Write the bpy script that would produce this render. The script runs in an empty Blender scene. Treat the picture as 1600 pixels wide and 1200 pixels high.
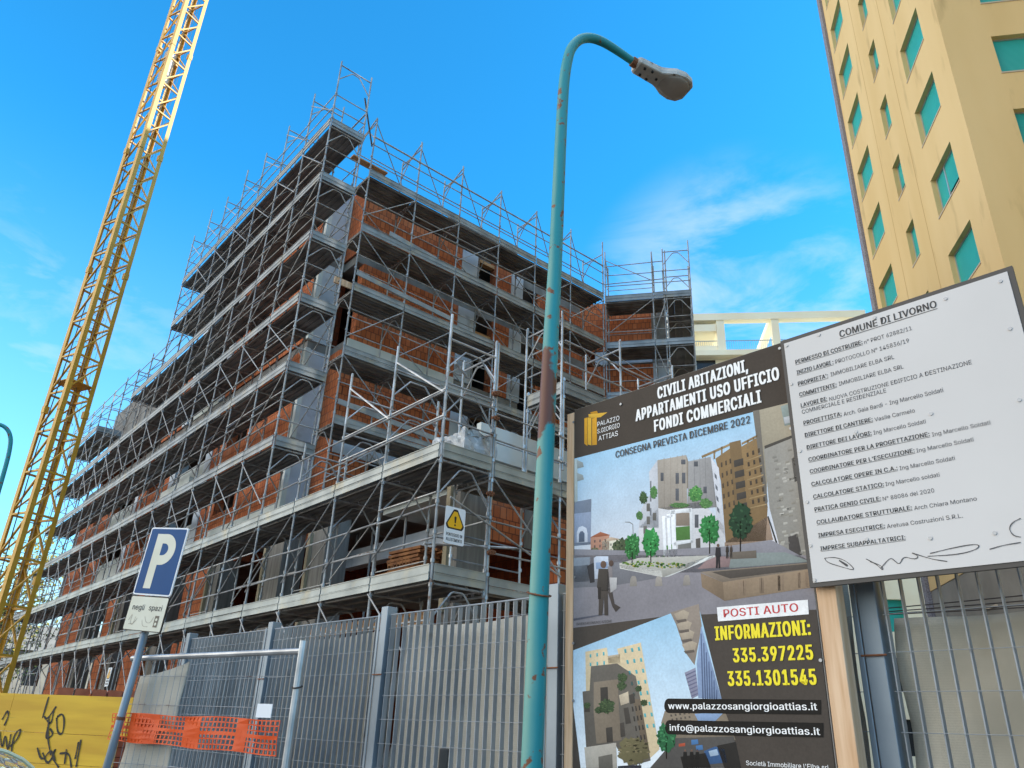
import bpy, bmesh, math, random
from math import sin, cos, radians, pi
from mathutils import Vector, Matrix
random.seed(11)
S = bpy.context.scene
COL = S.collection

# ------------------------------------------------------------------ camera
cam_d = bpy.data.cameras.new("camera"); cam = bpy.data.objects.new("camera", cam_d); COL.objects.link(cam)
cam_d.sensor_width = 36.0; cam_d.lens = 27.045; cam_d.clip_start = 0.05; cam_d.clip_end = 3000
RT = Vector((0.99908755, -0.0177958, 0.03882494)); DN = Vector((0.04270909, 0.41629456, -0.90822617)); FW = Vector((0, 0.90905564, 0.41667475))
M = Matrix.Identity(4)
for r in range(3):
    M[r][0] = RT[r]; M[r][1] = -DN[r]; M[r][2] = -FW[r]
M[0][3], M[1][3], M[2][3] = 0, 0, 1.6
cam.matrix_world = M
S.camera = cam

# ------------------------------------------------------------------ light
SUN_AZ, SUN_EL = 95.0, 32.0          # azimuth clockwise from +Y
W = bpy.data.worlds.new("World"); S.world = W; W.use_nodes = True
nt = W.node_tree; nt.nodes.clear(); N = nt.nodes.new; L = nt.links.new
out = N('ShaderNodeOutputWorld'); bg = N('ShaderNodeBackground'); bg.inputs[1].default_value = 0.1
sky = N('ShaderNodeTexSky'); sky.sky_type = 'NISHITA'; sky.sun_disc = False
sky.sun_elevation = radians(SUN_EL); sky.sun_rotation = radians(SUN_AZ); sky.air_density = 1.0; sky.dust_density = 0.3; sky.ozone_density = 2.0
hs = N('ShaderNodeHueSaturation'); hs.inputs['Saturation'].default_value = 1.2; hs.inputs['Value'].default_value = 2.75
L(sky.outputs[0], hs.inputs['Color'])
tint = N('ShaderNodeMix'); tint.data_type = 'RGBA'; tint.blend_type = 'MULTIPLY'; tint.inputs[0].default_value = 1.0
L(hs.outputs[0], tint.inputs[6]); tint.inputs[7].default_value = (0.22, 1.0, 1.12, 1)      # clear deep autumn blue
tc = N('ShaderNodeTexCoord'); sep = N('ShaderNodeSeparateXYZ'); L(tc.outputs['Generated'], sep.inputs[0])
def mth(op, a, b=None, clamp=False):
    n = N('ShaderNodeMath'); n.operation = op; n.use_clamp = clamp
    for i, v in enumerate((a, b)):
        if v is None: continue
        if isinstance(v, (int, float)): n.inputs[i].default_value = v
        else: L(v, n.inputs[i])
    return n.outputs[0]
def mrange(v, a, b, c=0.0, d=1.0):
    n = N('ShaderNodeMapRange'); n.interpolation_type = 'SMOOTHSTEP'
    L(v, n.inputs[0]); n.inputs[1].default_value = a; n.inputs[2].default_value = b; n.inputs[3].default_value = c; n.inputs[4].default_value = d
    return n.outputs[0]
# added cloud glow out of frame, left, behind and overhead, to fill the shade
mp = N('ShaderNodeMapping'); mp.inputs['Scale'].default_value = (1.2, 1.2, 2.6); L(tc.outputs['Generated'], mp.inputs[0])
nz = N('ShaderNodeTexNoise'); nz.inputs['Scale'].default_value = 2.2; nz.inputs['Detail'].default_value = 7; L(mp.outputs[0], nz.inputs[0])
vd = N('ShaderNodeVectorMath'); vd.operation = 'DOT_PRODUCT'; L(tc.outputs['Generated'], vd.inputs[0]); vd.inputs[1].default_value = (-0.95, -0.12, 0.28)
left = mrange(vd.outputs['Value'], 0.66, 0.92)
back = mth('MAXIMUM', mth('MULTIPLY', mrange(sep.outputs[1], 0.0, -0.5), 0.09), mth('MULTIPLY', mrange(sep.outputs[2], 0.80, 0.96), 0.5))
fill_cloud = mth('MULTIPLY', mth('MAXIMUM', back, left), mrange(nz.outputs[0], 0.30, 0.56, 0.35, 1.0))
# thin wisps low in front
mp2 = N('ShaderNodeMapping'); mp2.inputs['Scale'].default_value = (2.4, 2.4, 6.5); mp2.inputs['Rotation'].default_value = (0, 0.45, 0.0); mp2.inputs['Location'].default_value = (0.31, 0.1, 0.22); L(tc.outputs['Generated'], mp2.inputs[0])
nz2 = N('ShaderNodeTexNoise'); nz2.inputs['Scale'].default_value = 2.3; nz2.inputs['Detail'].default_value = 8; nz2.inputs['Distortion'].default_value = 0.7; L(mp2.outputs[0], nz2.inputs[0])
low = mrange(sep.outputs[2], 0.52, 0.30)
def patch(v, a, b):
    n = N('ShaderNodeVectorMath'); n.operation = 'DOT_PRODUCT'; L(tc.outputs['Generated'], n.inputs[0]); n.inputs[1].default_value = v; return mrange(n.outputs['Value'], a, b)
mp3 = N('ShaderNodeMapping'); mp3.inputs['Rotation'].default_value = (0.0, 0.55, 0.0); mp3.inputs['Scale'].default_value = (5.0, 3.0, 15.0); L(tc.outputs['Generated'], mp3.inputs[0])
nz3 = N('ShaderNodeTexNoise'); nz3.inputs['Scale'].default_value = 1.0; nz3.inputs['Detail'].default_value = 9; nz3.inputs['Roughness'].default_value = 0.6; nz3.inputs['Distortion'].default_value = 0.5; L(mp3.outputs[0], nz3.inputs[0])
w1 = mth('MULTIPLY', patch((0.285, 0.835, 0.47), 0.972, 0.997), mrange(nz3.outputs[0], 0.36, 0.66))
w3 = mth('MULTIPLY', patch((-0.58, 0.78, 0.26), 0.95, 0.995), mrange(nz3.outputs[0], 0.40, 0.68))
wis = mth('MULTIPLY', mth('MULTIPLY', low, mrange(nz2.outputs[0], 0.46, 0.74)), 0.5)
wis = mth('MAXIMUM', wis, mth('MULTIPLY', mth('MAXIMUM', w1, mth('MULTIPLY', w3, 0.6)), 0.56))
hz = mth('MULTIPLY', mrange(sep.outputs[2], 0.62, 0.05), 0.40)
wis = mth('MAXIMUM', wis, mth('MAXIMUM', hz, mth('MULTIPLY', mrange(sep.outputs[2], 0.26, 0.06), 0.85)))
m1 = N('ShaderNodeMix'); m1.data_type = 'RGBA'; L(wis, m1.inputs[0]); L(tint.outputs[2], m1.inputs[6]); m1.inputs[7].default_value = (6.9, 7.9, 8.8, 1)
m2 = N('ShaderNodeMix'); m2.data_type = 'RGBA'; L(fill_cloud, m2.inputs[0]); L(m1.outputs[2], m2.inputs[6]); m2.inputs[7].default_value = (29.5, 26.8, 23.0, 1)
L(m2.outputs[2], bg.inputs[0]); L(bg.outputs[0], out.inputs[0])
sl = bpy.data.lights.new("sun", 'SUN'); sl.energy = 5.0; sl.angle = radians(0.5); sl.color = (1.0, 0.93, 0.82)
so = bpy.data.objects.new("sun", sl); COL.objects.link(so)
sd = Vector((sin(radians(SUN_AZ)) * cos(radians(SUN_EL)), cos(radians(SUN_AZ)) * cos(radians(SUN_EL)), sin(radians(SUN_EL))))
so.rotation_euler = sd.to_track_quat('Z', 'Y').to_euler(); so.location = (30, 0, 60)
S.view_settings.view_transform = 'Standard'; S.view_settings.look = 'None'; S.view_settings.gamma = 1; S.view_settings.exposure = 0.4

# ------------------------------------------------------------------ materials
def lin(h, k=1.0):
    o = []
    for i in (0, 2, 4):
        c = int(h[i:i+2], 16) / 255.0
        o.append(min(0.9, k * (c / 12.92 if c <= 0.04045 else ((c + 0.055) / 1.055) ** 2.4)))
    return tuple(o) + (1.0,)
MATS = {}
def mat(name, col, rough=0.7, metal=0.0, col2=None, scale=4.0, detail=6, lo=0.35, hi=0.65, spots=None, spot_scale=14.0, spot_lo=0.62, spot_hi=0.70,
        bump=0.0, bump_scale=40.0, stretch=(1, 1, 1), spec=0.5, build=None, rough2=None):
    if name in MATS: return MATS[name]
    m = bpy.data.materials.new(name); m.use_nodes = True; t = m.node_tree
    b = t.nodes['Principled BSDF']; b.inputs['Roughness'].default_value = rough; b.inputs['Metallic'].default_value = metal
    b.inputs['Specular IOR Level'].default_value = spec
    c = t.nodes.new('ShaderNodeTexCoord'); mp = t.nodes.new('ShaderNodeMapping'); mp.inputs['Scale'].default_value = stretch
    t.links.new(c.outputs['Object'], mp.inputs[0])
    cur = None
    rgb = t.nodes.new('ShaderNodeRGB'); rgb.outputs[0].default_value = col; cur = rgb.outputs[0]
    def noise(sc, de):
        n = t.nodes.new('ShaderNodeTexNoise'); n.inputs['Scale'].default_value = sc; n.inputs['Detail'].default_value = de; t.links.new(mp.outputs[0], n.inputs[0]); return n.outputs[0]
    def rng(v, a, bb):
        n = t.nodes.new('ShaderNodeMapRange'); n.inputs[1].default_value = a; n.inputs[2].default_value = bb; t.links.new(v, n.inputs[0]); return n.outputs[0]
    def mix(f, a, bb):
        n = t.nodes.new('ShaderNodeMix'); n.data_type = 'RGBA'; t.links.new(f, n.inputs[0]); t.links.new(a, n.inputs[6])
        if isinstance(bb, tuple): n.inputs[7].default_value = bb
        else: t.links.new(bb, n.inputs[7])
        return n.outputs[2]
    if build: cur = build(t, mp.outputs[0], cur, mix, noise, rng, b) or cur
    if col2: cur = mix(rng(noise(scale, detail), lo, hi), cur, col2)
    if spots:
        f = rng(noise(spot_scale, 4), spot_lo, spot_hi); cur = mix(f, cur, spots)
        if metal > 0:
            g = t.nodes.new('ShaderNodeMath'); g.operation = 'MULTIPLY_ADD'; t.links.new(f, g.inputs[0]); g.inputs[1].default_value = -metal; g.inputs[2].default_value = metal
            t.links.new(g.outputs[0], b.inputs['Metallic'])
    t.links.new(cur, b.inputs['Base Color'])
    if bump > 0:
        bn = t.nodes.new('ShaderNodeBump'); bn.inputs['Strength'].default_value = bump; bn.inputs['Distance'].default_value = 0.02
        t.links.new(noise(bump_scale, 5), bn.inputs['Height']); t.links.new(bn.outputs[0], b.inputs['Normal'])
    MATS[name] = m
    return m

def brick_nodes(w, h, mortar, c1, c2, cm, msize):
    def f(t, vec, cur, mix, noise, rng, b):
        sp = t.nodes.new('ShaderNodeSeparateXYZ'); t.links.new(vec, sp.inputs[0])
        ad = t.nodes.new('ShaderNodeMath'); ad.operation = 'ADD'; t.links.new(sp.outputs[0], ad.inputs[0]); t.links.new(sp.outputs[1], ad.inputs[1])
        cb = t.nodes.new('ShaderNodeCombineXYZ'); t.links.new(ad.outputs[0], cb.inputs[0]); t.links.new(sp.outputs[2], cb.inputs[1])
        br = t.nodes.new('ShaderNodeTexBrick'); t.links.new(cb.outputs[0], br.inputs[0])
        br.inputs['Color1'].default_value = c1; br.inputs['Color2'].default_value = c2; br.inputs['Mortar'].default_value = cm
        br.inputs['Scale'].default_value = 1.0; br.inputs['Mortar Size'].default_value = msize; br.inputs['Brick Width'].default_value = w; br.inputs['Row Height'].default_value = h
        br.inputs['Bias'].default_value = -0.1; br.inputs['Mortar Smooth'].default_value = 0.25
        # fine vertical combing of clay blocks
        wv = t.nodes.new('ShaderNodeTexWave'); wv.bands_direction = 'X'; wv.inputs['Scale'].default_value = 9.0; wv.inputs['Distortion'].default_value = 1.5; t.links.new(cb.outputs[0], wv.inputs[0])
        c = br.outputs[0]
        n = t.nodes.new('ShaderNodeMath'); n.operation = 'MULTIPLY'; t.links.new(wv.outputs[1], n.inputs[0]); n.inputs[1].default_value = 0.28
        c = mix(n.outputs[0], c, lin('733519'))
        bn = t.nodes.new('ShaderNodeBump'); bn.inputs['Strength'].default_value = 0.6; bn.inputs['Distance'].default_value = 0.02; bn.invert = True
        t.links.new(br.outputs[1], bn.inputs['Height']); t.links.new(bn.outputs[0], b.inputs['Normal'])
        return c
    return f
def stripes(direction, scale, c, dist=0.0, amt=0.5):
    def f(t, vec, cur, mix, noise, rng, b):
        wv = t.nodes.new('ShaderNodeTexWave'); wv.bands_direction = direction; wv.inputs['Scale'].default_value = scale; wv.inputs['Distortion'].default_value = dist
        t.links.new(vec, wv.inputs[0])
        n = t.nodes.new('ShaderNodeMath'); n.operation = 'MULTIPLY'; t.links.new(wv.outputs[1], n.inputs[0]); n.inputs[1].default_value = amt
        bn = t.nodes.new('ShaderNodeBump'); bn.inputs['Strength'].default_value = 0.5; bn.inputs['Distance'].default_value = 0.02
        t.links.new(wv.outputs[1], bn.inputs['Height']); t.links.new(bn.outputs[0], b.inputs['Normal'])
        return mix(n.outputs[0], cur, c)
    return f
M_STEEL = mat('galvanised_tube', lin('a9abab'), 0.5, 0.4, lin('828485'), 3.0, spots=lin('6a4a36'), spot_scale=9, spot_lo=0.60, spot_hi=0.72)
M_STEELB = mat('bright_tube', lin('c2c5c7'), 0.42, 0.6, lin('8d9092'), 3.0, spots=lin('735544'), spot_scale=8, spot_lo=0.66, spot_hi=0.75)
M_DECK = mat('steel_deck', lin('918f8c'), 0.6, 0.2, lin('625f5c'), 1.3, spots=lin('80705c'), spot_scale=3.5, spot_lo=0.62, spot_hi=0.8, bump=0.2)
M_TOE = mat('toe_board_zinc', lin('9aa0a2'), 0.55, 0.35, lin('777d80'), 1.6, spots=lin('a39b86'), spot_scale=2.2, spot_lo=0.55, spot_hi=0.75, bump=0.15, bump_scale=12)
M_TOEB = mat('toe_board_pale', lin('a8ada9'), 0.5, 0.3, lin('868c8a'), 1.4, spots=lin('b5ab8d'), spot_scale=1.8, spot_lo=0.55, spot_hi=0.75, bump=0.15, bump_scale=12)
M_BRICK = mat('clay_block', lin('b05a34'), 0.9, 0, None, build=brick_nodes(0.165, 0.25, 0.01, lin('d07d51'), lin('b0613c'), lin('7d5040'), 0.012), spec=0.2, spots=lin('b98a70'), spot_scale=1.1, spot_lo=0.63, spot_hi=0.85)
M_BRICK_W = mat('clay_block_wing', lin('b05a34'), 0.9, 0, None, stretch=(0.714,-0.714,1), build=brick_nodes(0.165, 0.25, 0.01, lin('d07d51'), lin('b0613c'), lin('7d5040'), 0.012), spec=0.2, spots=lin('b98a70'), spot_scale=1.1, spot_lo=0.63, spot_hi=0.85)
M_BRICK_D = mat('clay_block_shaded', lin('7e3c24'), 0.95, 0, None, build=brick_nodes(0.165, 0.25, 0.01, lin('8a4428'), lin('6d3320'), lin('5c382a'), 0.012), spec=0.2)  # clay block copy with shade put into its colour
M_CONC = mat('concrete', lin('8f8d88'), 0.9, 0, lin('6f6c68'), 1.5, spots=lin('6c6a66'), spot_scale=5, spot_lo=0.6, spot_hi=0.8, bump=0.3, spec=0.3)
M_CONCB = mat('board_marked_concrete', lin('8f8c85'), 0.9, 0, lin('6d6963'), 1.2, stretch=(7,7,0.7), lo=0.3, hi=0.7, spots=lin('6f6b65'), spot_scale=0.8, spot_lo=0.6, spot_hi=0.75, spec=0.3)
M_WHITEP = mat('pale_insulation', lin('c6cfd8'), 0.55, 0, lin('aab6c2'), 1.2, spots=lin('8d949a'), spot_scale=2.2, spot_lo=0.62, spot_hi=0.8, spec=0.5)
M_PLASTER = mat('fresh_plaster', lin('d6dad6'), 0.85, 0, lin('bcc4bf'), 1.0, spots=lin('9b9c98'), spot_scale=2.5, spot_lo=0.64, spot_hi=0.8)
M_WOOD = mat('timber', lin('c4986c'), 0.8, 0, lin('a0764e'), 2.5, stretch=(1, 1, 6), spots=lin('6e4a30'), spot_scale=6, spot_lo=0.68, spot_hi=0.75, bump=0.1)
M_WOODP = mat('pale_timber', lin('e0bf9c'), 0.75, 0, lin('c79e76'), 3.0, stretch=(9, 9, 0.6), spots=lin('6d4c35'), spot_scale=2.6, spot_lo=0.70, spot_hi=0.74, bump=0.08)
M_AGED = mat('aged_timber', lin('a89c80'), 0.85, 0, lin('8c8069'), 3.0, stretch=(6,6,0.8))
M_DARK = mat('shaded_interior', lin('4a4542'), 0.95, 0, lin('383432'), 1.2)  # inner walls, indoor shade painted in as a dark tone
M_RUST = mat('rusty_coupler', lin('6f4630'), 0.85, 0.1, lin('8a5a3c'), 20)

# ------------------------------------------------------------------ mesh helpers
class MB:
    def __init__(s): s.v = []; s.f = []; s.mi = []
    def quad(s, a, b, c, d, mi=0):
        n = len(s.v); s.v += [tuple(a), tuple(b), tuple(c), tuple(d)]; s.f.append((n, n+1, n+2, n+3)); s.mi.append(mi); return s
    def poly(s, pts, mi=0):
        n = len(s.v); s.v += [tuple(p) for p in pts]; s.f.append(tuple(range(n, n+len(pts)))); s.mi.append(mi); return s
    def box(s, x0, y0, z0, x1, y1, z1, mi=0):
        if x0 > x1: x0, x1 = x1, x0
        if y0 > y1: y0, y1 = y1, y0
        if z0 > z1: z0, z1 = z1, z0
        n = len(s.v)
        s.v += [(x0,y0,z0),(x1,y0,z0),(x1,y1,z0),(x0,y1,z0),(x0,y0,z1),(x1,y0,z1),(x1,y1,z1),(x0,y1,z1)]
        for q in ((0,3,2,1),(4,5,6,7),(0,1,5,4),(1,2,6,5),(2,3,7,6),(3,0,4,7)): s.f.append(tuple(n+i for i in q)); s.mi.append(mi)
        return s
    def obox(s, p0, p1, wid, hei, up=(0,0,1), mi=0):          # bar of rectangular section from p0 to p1
        p0 = Vector(p0); p1 = Vector(p1); d = (p1-p0)
        if d.length < 1e-6: return s
        d.normalize(); u = Vector(up)
        if abs(d.dot(u)) > 0.98: u = Vector((1,0,0)) if abs(d.x) < 0.9 else Vector((0,1,0))
        r = d.cross(u).normalized(); u = r.cross(d).normalized()
        n = len(s.v); r = r*wid/2; u = u*hei/2
        for p in (p0, p1):
            for k in (-r-u, r-u, r+u, -r+u): s.v.append(tuple(p+k))
        for q in ((0,3,2,1),(4,5,6,7),(0,1,5,4),(1,2,6,5),(2,3,7,6),(3,0,4,7)): s.f.append(tuple(n+i for i in q)); s.mi.append(mi)
        return s
    def tube(s, pts, r, n=7, mi=0, cap=True):
        pts = [Vector(p) for p in pts]; rs = r if isinstance(r, (list, tuple)) else [r]*len(pts)
        base = len(s.v); prev = None
        for i, p in enumerate(pts):
            if i == 0: d = pts[1]-p
            elif i == len(pts)-1: d = p-pts[i-1]
            else: d = (pts[i+1]-p).normalized()+(p-pts[i-1]).normalized()
            d.normalize()
            if prev is None:
                u = Vector((0,0,1)) if abs(d.z) < 0.9 else Vector((1,0,0))
                a = d.cross(u).normalized()
            else:
                a = prev-d*prev.dot(d); a.normalize()
            b = d.cross(a); prev = a
            for k in range(n):
                t = 2*pi*k/n; s.v.append(tuple(p+(a*cos(t)+b*sin(t))*rs[i]))
        for i in range(len(pts)-1):
            for k in range(n):
                q = base+i*n; k2 = (k+1) % n
                s.f.append((q+k, q+k2, q+n+k2, q+n+k)); s.mi.append(mi)
        if cap:
            s.f.append(tuple(base+k for k in reversed(range(n)))); s.mi.append(mi)
            q = base+(len(pts)-1)*n; s.f.append(tuple(q+k for k in range(n))); s.mi.append(mi)
        return s
    def prism(s, pts, y0, y1, mi=0):                           # outline in x,z extruded along y
        n = len(s.v); k = len(pts)
        s.v += [(x, y0, z) for x, z in pts]+[(x, y1, z) for x, z in pts]
        s.f.append(tuple(n+i for i in range(k))); s.mi.append(mi); s.f.append(tuple(n+k+i for i in reversed(range(k)))); s.mi.append(mi)
        for i in range(k):
            j = (i+1) % k; s.f.append((n+j, n+i, n+k+i, n+k+j)); s.mi.append(mi)
        return s
    def add(s, o):
        n = len(s.v); s.v += o.v; s.f += [tuple(i+n for i in q) for q in o.f]; s.mi += o.mi; return s
    def mesh(s, name, mats, smooth=False):
        me = bpy.data.meshes.new(name); me.from_pydata(s.v, [], s.f)
        for m in (mats if isinstance(mats, (list, tuple)) else [mats]): me.materials.append(m)
        if any(s.mi): me.polygons.foreach_set('material_index', s.mi)
        if smooth: me.polygons.foreach_set('use_smooth', [True]*len(me.polygons))
        me.update(); return me
    def build(s, name, mats, parent=None, smooth=False, bevel=0):
        o = bpy.data.objects.new(name, s.mesh(name, mats, smooth)); COL.objects.link(o)
        if parent: o.parent = parent
        if bevel:
            b = o.modifiers.new('bevel', 'BEVEL'); b.width = bevel; b.segments = 2; b.limit_method = 'ANGLE'
        return o
def tag(o, label=None, cat=None, group=None, kind=None):
    if label: o['label'] = label
    if cat: o['category'] = cat
    if group: o['group'] = group
    if kind: o['kind'] = kind
    return o
def thing(name, label, cat, loc=(0,0,0), rz=0.0, group=None):
    o = bpy.data.objects.new(name, None); COL.objects.link(o); o.location = loc; o.rotation_euler = (0,0,radians(rz)); o.empty_display_size = 0.3
    return tag(o, label, cat, group)
def copy_tree(o, parent=None):
    c = o.copy(); COL.objects.link(c)
    if parent: c.parent = parent
    for ch in list(o.children): copy_tree(ch, c)
    return c
def face_with_holes(mb, org, du, dv, U, V, holes, depth=0.0, mi=0):
    """rectangular face org + u*du + v*dv with rectangular holes (u0,v0,u1,v1) and reveals of the given depth going along -normal"""
    org = Vector(org); du = Vector(du); dv = Vector(dv); n = du.cross(dv).normalized()
    us = sorted(set([0, U]+[h[0] for h in holes]+[h[2] for h in holes])); vs = sorted(set([0, V]+[h[1] for h in holes]+[h[3] for h in holes]))
    P = lambda u, v, k=0: org+du*u+dv*v-n*k
    for i in range(len(us)-1):
        for j in range(len(vs)-1):
            cu = (us[i]+us[i+1])/2; cv = (vs[j]+vs[j+1])/2
            if any(h[0] < cu < h[2] and h[1] < cv < h[3] for h in holes): continue
            mb.quad(P(us[i], vs[j]), P(us[i+1], vs[j]), P(us[i+1], vs[j+1]), P(us[i], vs[j+1]), mi)
    if depth:
        for a, b, c, d in holes:
            for (p, q) in (((a,b),(c,b)), ((c,b),(c,d)), ((c,d),(a,d)), ((a,d),(a,b))):
                mb.quad(P(*p), P(*p, depth), P(*q, depth), P(*q), mi)
    return mb
def tubes(root, name, lst, m, n=6, cap=100):
    mbs = []
    for pts, r in lst: mbs.append(MB().tube(pts, r, n))
    return add_parts(root, name, mbs, m, cap)
CAMP = Vector((0, 0, 1.6))
def add_parts(root, name, mbs, m, cap=100, smooth=False):
    """one part per mesh; past the cap the farthest ones are merged into one part"""
    mw = root.matrix_basis
    def dist(b): return (mw @ Vector(b.v[0])-CAMP).length
    mbs = sorted(mbs, key=dist); res = []
    for b in mbs[:cap]: res.append(b.build(name, m, root, smooth))
    if len(mbs) > cap:
        r = MB()
        for b in mbs[cap:]: r.add(b)
        tag(r.build(name, m, root, smooth), kind='stuff')
    return res
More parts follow.
